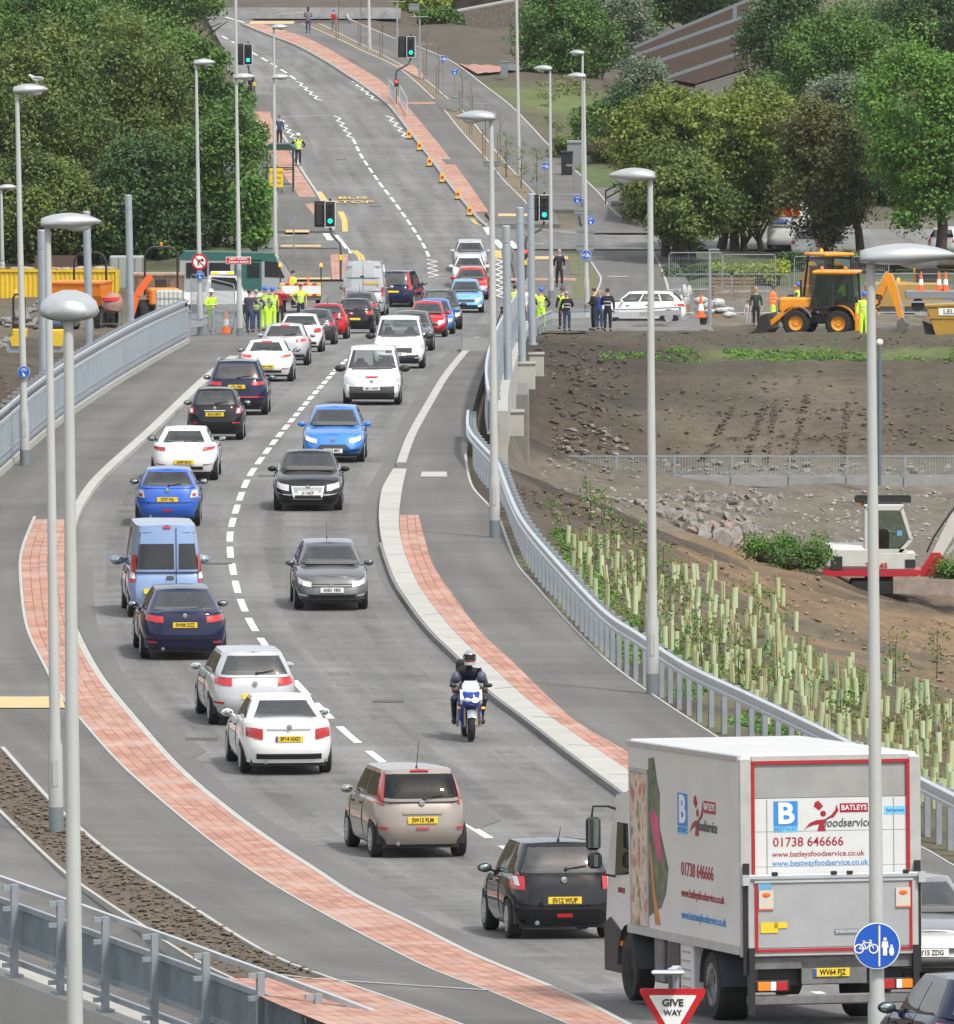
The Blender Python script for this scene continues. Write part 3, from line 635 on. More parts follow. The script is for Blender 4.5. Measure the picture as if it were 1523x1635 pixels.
at = N('ShaderNodeVertexColor'); at.layer_name = 'soil'; tc = N('ShaderNodeTexCoord')
n1 = N('ShaderNodeTexNoise'); n1.inputs['Scale'].default_value = 1.7; n1.inputs['Detail'].default_value = 12; n1.inputs['Roughness'].default_value = .8; L(tc.outputs['Object'], n1.inputs['Vector'])
mp = N('ShaderNodeMapping'); mp.inputs['Scale'].default_value = (.8, .3, 3.0); L(tc.outputs['Object'], mp.inputs['Vector'])
n2 = N('ShaderNodeTexNoise'); n2.inputs['Scale'].default_value = .5; n2.inputs['Detail'].default_value = 5; L(mp.outputs[0], n2.inputs['Vector'])
vo = N('ShaderNodeTexVoronoi'); vo.inputs['Scale'].default_value = 5.5; L(tc.outputs['Object'], vo.inputs['Vector'])
r1 = N('ShaderNodeMapRange'); r1.inputs[1].default_value = .3; r1.inputs[2].default_value = .7; r1.inputs[3].default_value = .55; r1.inputs[4].default_value = 1.5; L(n1.outputs[0], r1.inputs[0])
r2 = N('ShaderNodeMapRange'); r2.inputs[1].default_value = .3; r2.inputs[2].default_value = .7; r2.inputs[3].default_value = .8; r2.inputs[4].default_value = 1.2; L(n2.outputs[0], r2.inputs[0])
r3 = N('ShaderNodeMapRange'); r3.inputs[1].default_value = .0; r3.inputs[2].default_value = .22; r3.inputs[3].default_value = 1.6; r3.inputs[4].default_value = 1.0; L(vo.outputs[0], r3.inputs[0])
m1 = N('ShaderNodeMath'); m1.operation = 'MULTIPLY'; L(r1.outputs[0], m1.inputs[0]); L(r2.outputs[0], m1.inputs[1])
m2 = N('ShaderNodeMath'); m2.operation = 'MULTIPLY'; L(m1.outputs[0], m2.inputs[0]); L(r3.outputs[0], m2.inputs[1])
vv = N('ShaderNodeVectorMath'); vv.operation = 'SCALE'; L(at.outputs[0], vv.inputs[0]); L(m2.outputs[0], vv.inputs['Scale']); L(vv.outputs[0], b.inputs['Base Color'])
bp = N('ShaderNodeBump'); bp.inputs['Strength'].default_value = 1; bp.inputs['Distance'].default_value = .12; L(n1.outputs[0], bp.inputs['Height']); L(bp.outputs[0], b.inputs['Normal'])
me.materials.append(m)
o = bpy.data.objects.new('ground', me); COL.objects.link(o); o['kind'] = 'structure'
def drape(name, q, m, dz=.05, n=14, k=4):
 P = [[TP(*(Vector(q[0]).lerp(Vector(q[1]), u/n).lerp(Vector(q[3]).lerp(Vector(q[2]), u/n), v/k)))+Vector((0,0,dz)) for v in range(k+1)] for u in range(n+1)]
 o = MB().grid(P).build(name, m, smooth='all'); o['kind'] = 'structure'
 if o.data.polygons[0].normal.z < 0: o.data.flip_normals()
drape('branch_paving', [(732,104),(800,110),(800,118),(762,121)], mat('branch_red', (.33,.17,.13), .8, nvar=.1), .14)
drape('branch_path', [(800,109),(910,107),(910,114),(800,117)], M_foot, .14)
for q in ([(250,1180),(300,1215),(330,1200),(285,1165)], [(700,1290),(760,1325),(800,1310),(742,1276)], [(560,640),(575,640),(570,668),(553,668)], [(455,880),(463,880),(470,960),(460,960)]):
 a = [G(*p) for p in q]; b = MB().grid([[a[0].lerp(a[1], i/8).lerp(a[3].lerp(a[2], i/8), j/8)+Vector((0,0,.008)) for j in range(9)] for i in range(9)]); b.v = [(x, y, gf(y)+.008) for x, y, z in b.v]; b.build('road_patch', mat('patched_asphalt', (.115,.112,.108), .85, nvar=.15, nscale=5))['kind'] = 'structure'
for x, y in ((322,1180),(560,930),(430,760),(232,1010),(620,1120),(350,900),(860,1350),(600,330),(545,255)):
 p = G(x, y); MB().box((p.x, p.y, p.z+.006), (.62,.62,.012)).build('manhole_cover', mat('iron_cover', (.07,.068,.065), .9))['kind'] = 'structure'
# ================================================================= lamp columns
def frame_to(a, b):                     # matrix whose Z runs from a to b
 z = (b-a).normalized(); y = Vector((0,1,0)); x = y.cross(z).normalized(); y = z.cross(x)
 return Matrix(((x.x,y.x,z.x,a.x),(x.y,y.y,z.y,a.y),(x.z,y.z,z.z,a.z),(0,0,0,1)))
def lantern(root, m, L_=1.0, H=0.0, away=None):
 """flat almond lantern along +X from the column top"""
 mb = MB(); n = 14; P = []
 for i in range(n+1):
  t = i/n; x = -.12*L_ + 1.12*L_*t; wy = .19*math.sin(PI*min(1, .12+.88*t)**.8)**.75 if t < 1 else .01; wy = max(.02, wy*1.35*(L_**.5))
  top = .13*math.sin(PI*min(1,(.10+.9*t)))**.8 + .05*(1-t); bot = -.035 - .05*math.sin(PI*t)
  P.append([Vector((x, wy*math.cos(a)*(1 if True else 1), (top*math.sin(a) if math.sin(a) > 0 else -bot*math.sin(a)) + .05*t)) for a in [2*PI*k/14 for k in range(14)]])
 mb.grid(P, True); mb.f.append(tuple(range(14))[::-1]); mb.f.append(tuple(n*14+k for k in range(14)))
 h = mb.build('lantern_housing', M_lant, root, smooth='all')
 l = MB().ball((.56*L_, 0, -.025), (.26*L_, .12, .085), 12, 8).build('lantern_glass', M_lglass, h, smooth=True)
 for o in (h,): o.matrix_local = Matrix.Translation((0,0,H)) @ Matrix.Rotation(m, 4, 'Z') @ Matrix.Diagonal((1,1.25 if L_ > 1.12 else 1,1.5 if L_ > 1.12 else 1.15,1))
 return h
M_lant = mat('lantern_grey', (.42,.44,.45), .35, .5, nvar=.06)
M_lglass = mat('lantern_diffuser', (.45,.46,.44), .25)
def column(top, bot, D, label, ang=0.0, r0=.105, r1=.06, L_=.75, head=True, dark=.42, name='street_lamp', group='lamp columns along the road', m=None, z_extra=.0):
 a = W(*bot, D); b = W(*top, D); H = (b-a).length
 r = thing(name, label, 'street lamp' if head else 'mast', M=frame_to(a, b), group=group)
 mm = m or M_col
 prof = [(r0*1.35, .0), (r0*1.35, dark), (r0*1.3, dark+.02)]
 MB().lathe([(r0*1.32, -.1), (r0*1.32, dark)], 16).build('column_base', M_cdark if head else mm, r, smooth=30)
 MB().lathe([(r0*1.3, dark), (r0*1.28, H*.14), (r0*1.0, H*.15), (r1, H-.02), (r1*.9, H)], 16).build('column_shaft', mm, r, smooth=30)
 MB().box((0, -r0*1.3, dark+.6), (.09, .012, .45)).build('access_door', mm, r)
 if head: lantern(r, ang, L_, H-.02)
 return r
LS = [ # top px, base px, depth, angle(0 = head to the right in the picture, pi = left), size, label
 ((109,500),(122,1900),141,R(90),1.15,'nearest tall grey lamp column at left, seen from behind its rounded lantern head'),
 ((1390,412),(1402,1800),160,R(0),1.1,'tall grey lamp column in front of the lorry with a blue cycle and pedestrian sign') ,
 ((76,357),(90,1326),None,0,.95,'grey lamp column standing in the soil verge at left'),
 ((27,145),(40,743),None,0,.85,'grey lamp column with a gull on its lantern, by the left parapet'),
 ((313,101),(320,536),None,0,.8,'lamp column carrying the no right turn sign'),
 ((377,124),(383,540),512,0,.8,'lamp column behind the red NEW TRAFFIC SIGNALS AHEAD sign'),
 ((437,124),(440,432),None,0,.8,'lamp column beside the bus shelter bank on the left of the junction'),
 ((437,44),(439,345),None,0,.75,'farther lamp column directly above the shelter, its lantern highest of the pair'),
 ((1038,282),(1042,1108),None,PI,.85,'pale lamp column beside the crash barrier in front of the dirt bank'),
 ((784,188),(790,858),None,PI,.85,'lamp column on the right path where the parapet meets the barrier'),
 ((878,110),(880,478),None,PI,.8,'lamp column just right of the green signal on the right of the junction'),
 ((932,122),(937,500),None,PI,.8,'lamp column with a blue round sign, beside the grey sign backs'),
 ((930,85),(931,330),None,PI,.72,'lamp column whose lantern shows just above another one on the right'),
]
for top, bot, D, ang, L_, lab in LS:
 if D is None: D = G(bot[0], bot[1], KH).y
 column(top, bot, D, lab, ang, r0=.1 if D > 200 else .095, r1=.055, L_=L_)
for top, bot, lab in (((588,-60),(590,82),'plain pale pole in the far verge cut by the top of the photograph'), ((824,-40),(829,286),'tall pale pole standing in the far soil verge'), ((376,-30),(379,330),'thin pale pole in front of the trees, left of the far green signal')):
 column(top, bot, G(bot[0], bot[1]).y, lab, head=False, r0=.10, r1=.07, name='lighting_pole')
column((2,300),(4,440), 630, 'grey lamp column at the far left edge before the trees', L_=.8)
# bridge masts
M_mast = mat('mast_steel', (.36,.41,.45), .4, .45, nvar=.06)
def mast(top, bot, D, lab, r=.135):
 a = W(*bot, D); b = W(*top, D); H = (b-a).length
 t = thing('bridge_mast', lab, 'mast', M=frame_to(a, b), group='round steel masts along both bridge parapets')
 MB().lathe([(r*1.5,-.02),(r*1.5,.05)], 16).build('base_plate', M_mast, t)
 MB().lathe([(r,0),(r,H-.62),(r*.9,H-.61),(r*.9,H-.58),(r,H-.57),(r,H-.03),(r*.8,H)], 18).build('mast_tube', M_mast, t, smooth=30)
mast((67,367),(70,664),372,'steel mast close beside a lamp column at left'); mast((138,337),(143,555),437,'steel mast in front of the orange dumper'); mast((205,311),(209,512),490,'steel mast at the top of the left parapet')
MRT = [((808,360),(812,662),405,'nearest steel mast of the three on the right bridge parapet'), ((830,331),(834,590),440,'middle steel mast on the right bridge parapet'), ((847,309),(850,550),475,'farthest steel mast on the right bridge parapet')]
for a in MRT: mast(*a)
for i, (px, py, D, w_, h_) in enumerate(((813,657,405,34,40), (834,580,440,30,42), (851,565,475,24,36))):
 c = W(px, py, D); k = D/F
 t = thing('mast_bracket', ('white concrete block under the %s right mast' % ('nearest', 'middle', 'farthest')[i]), 'concrete block', (c.x, c.y, c.z), group='concrete blocks under the right bridge masts')
 MB().box((.12,0,-h_*k/2), (w_*k, 1.1, h_*k), bev=.03).build('block', M_concw, t); MB().box((.12,0,.01), (w_*k+.06, 1.2, .08), bev=.02).build('coping', M_conc, t)
# bridge side and abutment
def wallstrip(name, pts, top, bot, thick, m, lab=None, cat=None, parent=None):
 mb = MB(); n = len(pts)
 for off_, fl in ((0, 0),):
  L1 = []; L2 = []
  for i, p in enumerate(pts):
   a = pts[max(i-1,0)]; b = pts[min(i+1,n-1)]; d = (b-a); d.z = 0; d.normalize(); q = Vector((d.y,-d.x,0))*thick/2
   L1.append((p-q, p+q))
  P = []
  for i, (u, v) in enumerate(L1):
   zt, zb = top if not callable(top) else top(i), bot if not callable(bot) else bot(i)
   P.append([u+Vector((0,0,zt)), v+Vector((0,0,zt)), v+Vector((0,0,zb)), u+Vector((0,0,zb))])
  mb.grid(P, True); mb.f.append((0,1,2,3)); k = (n-1)*4; mb.f.append((k+3,k+2,k+1,k))
 o = mb.build(name, m, parent)
 if lab: tag(o, lab, cat)
 return o
PR = [(760,640),(768,610),(778,585),(790,560),(803,535),(816,508),(824,490)]
rp = world_line(smooth_pl([(757,668)]+PR), KH)
wallstrip('bridge_edge_beam', [p+Vector((.75,0,0)) for p in rp], .22, -1.5, .5, M_concw, 'white concrete edge beam of the bridge on the right', 'bridge edge')
bt = thing('bridge_abutment', 'dark grey concrete abutment under the right end of the bridge deck', 'abutment', (0,0,0))
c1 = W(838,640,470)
MB().box((c1.x-1.2, 455, c1.z-1.2), (2.4, 46, 6.5), bev=.05).build('abutment_wall', mat('dark_concrete', (.16,.16,.15), .85, nvar=.15), bt)  # abutment in a darker concrete grey
# ================================================================= parapets and barriers
def along(pts, s_):
 a = 0
 for p, q in zip(pts[:-1], pts[1:]):
  l = (q-p).length
  if a+l >= s_: return p.lerp(q, (s_-a)/l), (q-p).normalized()
  a += l
 return pts[-1], (pts[-1]-pts[-2]).normalized()
def length(pts): return sum((b-a).length for a, b in zip(pts[:-1], pts[1:]))
def parapet(name, lab, pts, post_side, H=1.25, gap=3.0, infill=True, rails=(.18,.95,1.2), group=None, pw=.12, off_=.0, mi=None, fine=False, s0=.3):
 t = thing(name, lab, 'parapet', tuple(pts[0]), group=group); O = -Vector(pts[0])
 n = len(pts)
 def offp(d):
  out = []
  for i, p in enumerate(pts):
   a = pts[max(i-1,0)]; b = pts[min(i+1,n-1)]; v = (b-a); v.z = 0; v.normalize(); out.append(p+O+Vector((v.y,-v.x,0))*d)
  return out
 base = offp(0)
 for z in rails:
  mb = MB()
  L1 = [p+Vector((0,0,z)) for p in base]
  for a, b in zip(L1[:-1], L1[1:]): mb.bar(a, b+(b-a)*.01, .075, .08)
  mb.build('rail', M_steel2 if z > 1.1 else M_steel, t)
 if infill:
  # vertical bar infill: thin bars, one object per run
  tot = length(base); k = max(1, int(tot/ (gap*3)))
  if fine:
   mb = MB(); s_ = 0
   while s_ < tot:
    p, d = along(base, s_); mb.bar(p+Vector((0,0,rails[1])), p+Vector((0,0,rails[-2])), .022, .05, up=d); s_ += .075
   o = mb.build('infill_bars', mi or M_mesh, t); o['kind'] = 'stuff'
  else:
   P = [[p+Vector((0,0,rails[0]+.03)), p+Vector((0,0,rails[-2]-.03))] for p in base]
   P2 = [[q+Vector((.02,.0,0)) for q in r_] for r_ in P]
   MB().grid(P).grid(P2).build('infill_sheet', mi or M_mesh, t)
 pb = offp(post_side*.16); tot = length(pb); s_ = s0; pm = None
 while s_ < tot:
  p, d = along(pb, s_)
  if pm is None:
   mb = MB(); mb.box((0,0,H/2), (pw,pw,H)); mb.box((0,0,.02), (pw*2.4,pw*2.2,.05))
   for z in rails: mb.box((0,-post_side*.09,z), (.06,.18,.07))
   po = mb.build('post', M_steel, t); pm = po.data
  else:
   po = bpy.data.objects.new('post', pm); COL.objects.link(po); po.parent = t
  po.location = p; po.rotation_euler = (0,0,math.atan2(d.y, d.x)); s_ += gap
 return t
def dens(pl, n=5): return [(x, y) for x, y in smooth_pl(pl, n)]
# left bridge parapet (seen from the road side)
lp = world_line(dens([(-60,795)]+LP, 5), KH+.16)
wallstrip('parapet_plinth', [p+Vector((-.18,0,-.16)) for p in lp], .18, -.6, .5, M_concw, 'pale concrete plinth under the left bridge parapet', 'plinth')
M_infl = mat('pale_infill', (.33,.39,.44), .45, .3, nvar=.2, nscale=1.5)
parapet('steel_parapet', 'steel bridge parapet with pale blue grey infill along the left footway', lp, -1, 1.5, 2.6, rails=(.16,.32,1.2,1.48), mi=M_infl)
# right bridge parapet
rp2 = world_line(dens([(760,700),(757,668)]+PR, 5), KH+.14)
parapet('steel_parapet', 'steel bridge parapet with closely spaced posts at the right side of the bridge', [p+Vector((.35,0,0)) for p in rp2], 1, 1.35, 1.5, rails=(.16,1.1,1.32), mi=M_infl, pw=.09)
# near parapet on its concrete wall
npl = [p+Vector((0,0,.04)) for p in NPL]
wallstrip('retaining_wall', [p+Vector((0,0,-.06)) for p in npl], .06, -9, .62, M_concw, 'pale concrete retaining wall under the nearest parapet', 'wall')
parapet('steel_parapet', 'nearest galvanised parapet with fine vertical bars at the bottom left', npl, 1, 1.38, 2.5, rails=(.18,.42,1.02,1.34), fine=True, s0=5.0, pw=.10)
# crash barrier on the right
GB = [(747,700),(746,722),(752,738),(775,765),(793,785),(803,812),(815,845),(834,884),(873,934),(960,1031),(1019,1073),(1097,1125),(1199,1175),(1330,1240),(1474,1316),(1560,1362)]
gb = world_line(dens(GB, 5), KH-.05)
t = thing('crash_barrier', 'long curving galvanised crash barrier between the right path and the planting', 'crash barrier', tuple(gb[0])); O = -gb[0]
prof = [(-.03,.0),(.035,.03),(.035,.09),(-.03,.125),(-.03,.175),(.035,.21),(.035,.27),(-.03,.30)]   # W beam (out, up)
n = len(gb); P = []
for i, p in enumerate(gb):
 a = gb[max(i-1,0)]; b = gb[min(i+1,n-1)]; d = (b-a); d.z = 0; d.normalize(); q = Vector((-d.y,d.x,0)); q = q if q.x < 0 else -q
 P.append([p+O+q*(u)+Vector((0,0,.52+v)) for u, v in prof]+[p+O+q*(u-.012)+Vector((0,0,.52+v)) for u, v in prof[::-1]])
MB().grid(P, True).build('corrugated_beam', M_steel2, t, smooth=25)
P = [[p+O+Vector((-.05,0,.86)), p+O+Vector((.05,0,.86)), p+O+Vector((.05,0,.92)), p+O+Vector((-.05,0,.92))] for p in gb]
tot = length(gb); s_ = .5; pm = None; c_ = 0
while s_ < tot and c_ < 99:
 p, d = along(gb, s_)
 if pm is None: po = MB().box((0,.10,.2), (.17,.10,1.16)).box((0,.03,.66), (.1,.12,.2)).build('barrier_post', M_steel, t); pm = po.data
 else: po = bpy.data.objects.new('barrier_post', pm); COL.objects.link(po); po.parent = t
 po.location = p+O+Vector((.1,0,0)); po.rotation_euler = (0,0,math.atan2(d.y,d.x)); s_ += 1.6; c_ += 1
# site-side crash barrier behind the dirt (right of bridge end)
def simple_rail(name, lab, cat, pts, posts, h=.75, zt=.1, group=None, mrail=M_steel2, th=.22):
 t = thing(name, lab, cat, tuple(pts[0]), group=group); O = -pts[0]
 mb = MB()
 for a, b in zip(pts[:-1], pts[1:]): mb.bar(a+O+Vector((0,0,h-.12)), b+O+Vector((0,0,h-.12)), .06, th)
 mb.build('rail', mrail, t)
 mb = MB()
 for a, b in zip(pts[:-1], pts[1:]): mb.bar(a+O+Vector((0,0,h+zt)), b+O+Vector((0,0,h+zt)), .08, .06)
 mb.build('top_rail', M_steel, t)
 tot = length(pts)
 for i in range(posts):
  p, d = along(pts, tot*i/(posts-1)*.999); MB().box((0,0,(h+zt)/2), (.11,.11,h+zt)).build('post', M_steel, t).location = p+O
 return t
simple_rail('crash_barrier', 'galvanised barrier in front of the white estate car and the standing group', 'crash barrier', [G(856,541)+Vector((0,0,.1)), G(880,527)+Vector((0,0,.1)), G(935,525)+Vector((0,0,.1)), G(1020,524)+Vector((0,0,.1)), G(1086,520)+Vector((0,0,.1))], 8, .62)
simple_rail('crash_barrier', 'short galvanised barrier beside the leaning worker at the left bridge end', 'crash barrier', [G(302,538,KH), G(320,537,KH), G(332,532,KH)], 3, .62)
# canal-side railing
pts = [T(x, 473)+Vector((0,0,.02)) for x in range(792, 1640, 24)]
z0 = W(1200,776,473).z; pts = [Vector((p.x, p.y, z0)) for p in pts]
t = thing('towpath_railing', 'long grey railing with thin upright bars crossing the foot of the dirt bank', 'railing', tuple(pts[0])); O = -pts[0]
MB().bar(pts[0]+O+Vector((0,0,.17)), pts[-1]+O+Vector((0,0,.17)), .35, .36).build('kerb_beam', mat('grey_beam', (.25,.255,.25), .7, nvar=.1), t)
MB().bar(pts[0]+O+Vector((0,0,1.13)), pts[-1]+O+Vector((0,0,1.13)), .05, .05).build('top_rail', M_steel, t); MB().bar(pts[0]+O+Vector((0,0,.40)), pts[-1]+O+Vector((0,0,.40)), .04, .04).build('bottom_rail', M_steel, t)
mb = MB(); Ltot = (pts[-1]-pts[0]).length; x = 0
while x < Ltot: mb.box((x, 0, .76), (.016,.016,.72)); x += .11
o = mb.build('uprights', M_steel, t); o['kind'] = 'stuff'
x = .2; pm = None
while x < Ltot:
 po = MB().box((0,-.2,.5), (.07,.07,1.3)).build('post', M_steel, t) if pm is None else bpy.data.objects.new('post', pm)
 if pm is not None: COL.objects.link(po); po.parent = t
 pm = po.data; po.location = (x,0,0); x += 2.18
# ================================================================= cars
def outline(xf, yf, yr, n=7.0, N=72):
 """half width xf, front y, rear y -> N points from the rear centre round the right side"""
 cy = (yf+yr)/2; ly = (yf-yr)/2; pts = []
 for k in range(N):
  a = 2*PI*(k+.5)/N - PI/2
  # even-ish parameter on a rounded rectangle
  c, s_ = math.cos(a), math.sin(a)
  pts.append((xf*math.copysign(abs(c)**(2/n), c), cy+ly*math.copysign(abs(s_)**(2/n), s_)))
 # resample by arc length for an even mesh, symmetric
 h = [(0.0, yr)] + [p for p in pts[:N//2]] + [(0.0, yf)]
 d = [0]
 for p, q in zip(h[:-1], h[1:]): d.append(d[-1]+math.hypot(q[0]-p[0], q[1]-p[1]))
 t = (np.arange(N//2)+.5)/(N//2)*d[-1]; xs_ = np.interp(t, d, [p[0] for p in h]); ys_ = np.interp(t, d, [p[1] for p in h])
 R_ = list(zip(xs_, ys_)); return R_ + [(-x, y) for x, y in R_[::-1]]
class Car:
 def __init__(s, sp):
  s.sp = sp; s.L, s.W, s.H = sp['L'], sp['W'], sp['H']; L = s.L
  s.zb = sp.get('zb', .24); s.nf = sp.get('n', 6.0); s.tl = .11; s.th = .86
  s.top = sp['top']                     # [(y, z)] hood and shoulder line, y from -.5 to .5 of L
  s.wr = sp.get('wr', .31); s.ya = (-.5*L + sp.get('ro', .75), .5*L - sp.get('fo', .82))
  s.gh = sp['gh']                       # base rear y, base front y, roof rear y, roof front y (metres from centre)
  s.gw = sp.get('gw', (.10, .30))       # inset at belt / at roof each side
 def ztop(s, y): return float(np.interp(y/s.L, [p[0] for p in s.top], [p[1] for p in s.top]))
 def low(s, v):                            # outline at height fraction v
  sp = s.sp; br = sp.get('rear', [(0,.10),(.15,.03),(.35,0),(.55,.02),(.8,.05),(1,.12)]); fr = sp.get('front', [(0,.12),(.15,.03),(.35,0),(.6,.05),(.85,.12),(1,.20)]); sd_ = sp.get('side', [(0,.07),(.2,.03),(.5,0),(.8,.02),(.93,.045),(1,.085)])
  f = lambda a: float(np.interp(v, [p[0] for p in a], [p[1] for p in a]))
  return outline(s.W/2 - f(sd_), s.L/2 - f(fr), -s.L/2 + f(br), s.nf)
 def up(s, t):
  b0, b1, r0, r1 = s.gh; q = t**s.sp.get('bulge', 1.25); q2 = t
  # base outline follows shoulder; roof outline smaller
  x = s.W/2 - (s.gw[0] + (s.gw[1]-s.gw[0])*q)
  rb = s.sp.get('rb', 1.3); fb = s.sp.get('fb', 1.12)
  return outline(x, b1+(r1-b1)*t**fb, b0+(r0-b0)*t**rb, s.sp.get('gn', 7.0))
 def zup(s, y, t):
  zb_ = s.ztop(y)-.01; return zb_ + (s.H - .045 - zb_)*t
 def arch(s, y, z):
  zz = z
  for yw in s.ya:
   d = y-yw; r = s.wr*1.17
   if abs(d) < r: zz = max(zz, s.wr*1.0 + math.sqrt(r*r-d*d)*.98)
  return zz
 def lowpt(s, face, c, v, e=0.0):
  o = s.low(v); P = s._on(o, face, c, e); z = s.zb + (s.ztop(P[1])-s.zb)*v; return Vector((P[0], P[1], z))
 def uppt(s, face, c, t, e=0.0):
  o = s.up(t); P = s._on(o, face, c, e); return Vector((P[0], P[1], s.zup(P[1], t)+ (e*.5 if face in 'RF' else 0)))
 def _on(s, o, face, c, e):
  n = len(o)//2; ym = (max(p[1] for p in o)+min(p[1] for p in o))/2
  if face in 'RF':
   q = sorted([p for p in o if (p[1] < ym) == (face == 'R')]); x = max(min(c, q[-1][0]), q[0][0]); y = float(np.interp(x, [p[0] for p in q], [p[1] for p in q])); return (x, y + (-e if face == 'R' else e))
  sg = 1 if face == 'P' else -1         # P = right hand side (+x)
  q = sorted([(p[1], abs(p[0])) for p in o if p[0]*sg > 0]); y = max(min(c, q[-1][0]), q[0][0]); x = float(np.interp(y, [p[0] for p in q], [p[1] for p in q])); return (sg*(x+e), y)
 def patch(s, mb, part, face, cor, e=.008, n=8, m=6, thick=.012):
  """cor: four (c, v) corners: bottom-left, bottom-right, top-right, top-left"""
  f = s.lowpt if part == 'low' else s.uppt; P = []; Q = []
  for j in range(m+1):
   r_ = []; q_ = []
   for i in range(n+1):
    u, w_ = i/n, j/m
    c = (1-w_)*((1-u)*cor[0][0]+u*cor[1][0]) + w_*((1-u)*cor[3][0]+u*cor[2][0]); v = (1-w_)*((1-u)*cor[0][1]+u*cor[1][1]) + w_*((1-u)*cor[3][1]+u*cor[2][1])
    r_.append(f(face, c, v, e)); q_.append(f(face, c, v, e-thick))
   P.append(r_); Q.append(q_)
  mb.grid(P)
  rim = P[0] + [r_[-1] for r_ in P[1:]] + P[-1][::-1][1:] + [r_[0] for r_ in P[::-1][1:-1]]; rin = Q[0] + [r_[-1] for r_ in Q[1:]] + Q[-1][::-1][1:] + [r_[0] for r_ in Q[::-1][1:-1]]
  mb.grid([rim, rin], True); return mb
 def openings(s, t):
  sp = s.sp; hw = s.W/2; gx0 = hw-s.gw[0]; gx1 = hw-s.gw[1]; k = (t-s.tl)/(s.th-s.tl); b0, b1, r0, r1 = s.gh
  rw = sp.get('rwin', (.80, .12, .84, .80)); ws = sp.get('wscr', (.90, .06, .90, .86))
  xr = 0 if sp.get('rw', True) is False else gx0*rw[0]*(1-k)+gx1*rw[3]*1.02*k; xf = gx0*ws[0]*(1-k)+gx1*ws[3]*k; W_ = []
  for u0, u1 in sp.get('swin', [(.12,.46),(.50,.90)]):
   def yy(u, tt): return (b0+(r0-b0)*tt) + u*((b1+(r1-b1)*tt)-(b0+(r0-b0)*tt))
   W_.append((yy(u0, s.tl)*(1-k)+yy(max(u0,.08), s.th)*k, yy(u1, s.tl)*(1-k)+yy(min(u1,.93), s.th)*k))
  return xr, xf, W_
 def body(s, m, root):
  mb = MB(); vv = [0,.08,.2,.33,.45,.6,.75,.88,.95,1.0]; P = []
  for v in vv:
   r_ = []
   for x, y in s.low(v):
    z = s.zb + (s.ztop(y)-s.zb)*v
    if abs(x) > s.W/2-.25: z = s.arch(y, z)
    r_.append(Vector((x, y, z)))
   P.append(r_)
  mb.grid(P, True)
  N = len(P[-1]); T = P[-1]; rows = []
  for i in range(N//2):
   a, b = T[i], T[N-1-i]; hw = abs(a.x); rows.append([Vector((a.x+(b.x-a.x)*k/8, a.y, a.z + .05*(1-(1-k/4)**2)*min(1, hw/.6))) for k in range(9)])
  mb.grid(rows)
  # greenhouse shell: sill band, pillars between the window openings, and roof band
  sp = s.sp; tl, th = s.tl, s.th
  for ts in ([0,.04,tl], [th,.94,1.0]): mb.grid([[Vector((x, y, s.zup(y, t))) for x, y in s.up(t)] for t in ts], True)
  G_ = [[Vector((x, y, s.zup(y, t))) for x, y in s.up(t)] for t in (.94, 1.0)]
  ts = [tl+(th-tl)*k/6 for k in range(7)]; rowsP = []
  for t in ts:
   o = s.up(t); h = o[:len(o)//2]; hx = np.array([0]+[p[0] for p in h]+[0]); hy = np.array([h[0][1]]+[p[1] for p in h]+[h[-1][1]]); n = len(h); sv = np.r_[0, (np.arange(n)+.5)/n, 1]; ym = (hy[0]+hy[-1])/2
   wx = s.openings(t); rear = hy < ym; fx = ~rear; e = []
   def sx(c, fr):
    m_ = fx if fr else rear; X_ = hx[m_]; S_ = sv[m_]; o_ = np.argsort(X_); return float(np.interp(c, X_[o_], S_[o_]))
   side = hx > max(hx)*.9; sy = lambda y: float(np.interp(y, hy[side], sv[side]))
   e.append(sx(wx[0], False) if wx[0] else 0.0)
   for u, v in wx[2]: e += [sy(u), sy(v)]
   e.append(sx(wx[1], True)); rowsP.append([(e[2*q], e[2*q+1]) for q in range(len(e)//2)]+[sv, hx, hy])
  for q in range(len(rowsP[0])-3):
   for sg in (1, -1):
    P = []
    for t, r_ in zip(ts, rowsP):
     a_, b_ = r_[q]; sv, hx, hy = r_[-3:]; row = []
     for k in range(9):
      u = a_+(max(b_, a_)-a_)*k/8; x, y = float(np.interp(u, sv, hx)), float(np.interp(u, sv, hy)); row.append(Vector((sg*x, y, s.zup(y, t))))
     P.append(row)
    mb.grid(P)
  T = G_[-1]; N = len(T); rows = []
  y0, y1 = T[0].y, T[N//2-1].y
  for i in range(N//2):
   a, b = T[i], T[N-1-i]; yy = (a.y-y0)/(y1-y0+1e-6); cr = .045*math.sin(PI*min(1,max(0,.12+.76*yy)))
   rows.append([Vector((a.x+(b.x-a.x)*k/8, a.y, a.z + cr*(1-(1-k/4)**2))) for k in range(9)])
  mb.grid(rows)
  return mb.build('body', m, root, smooth=32)
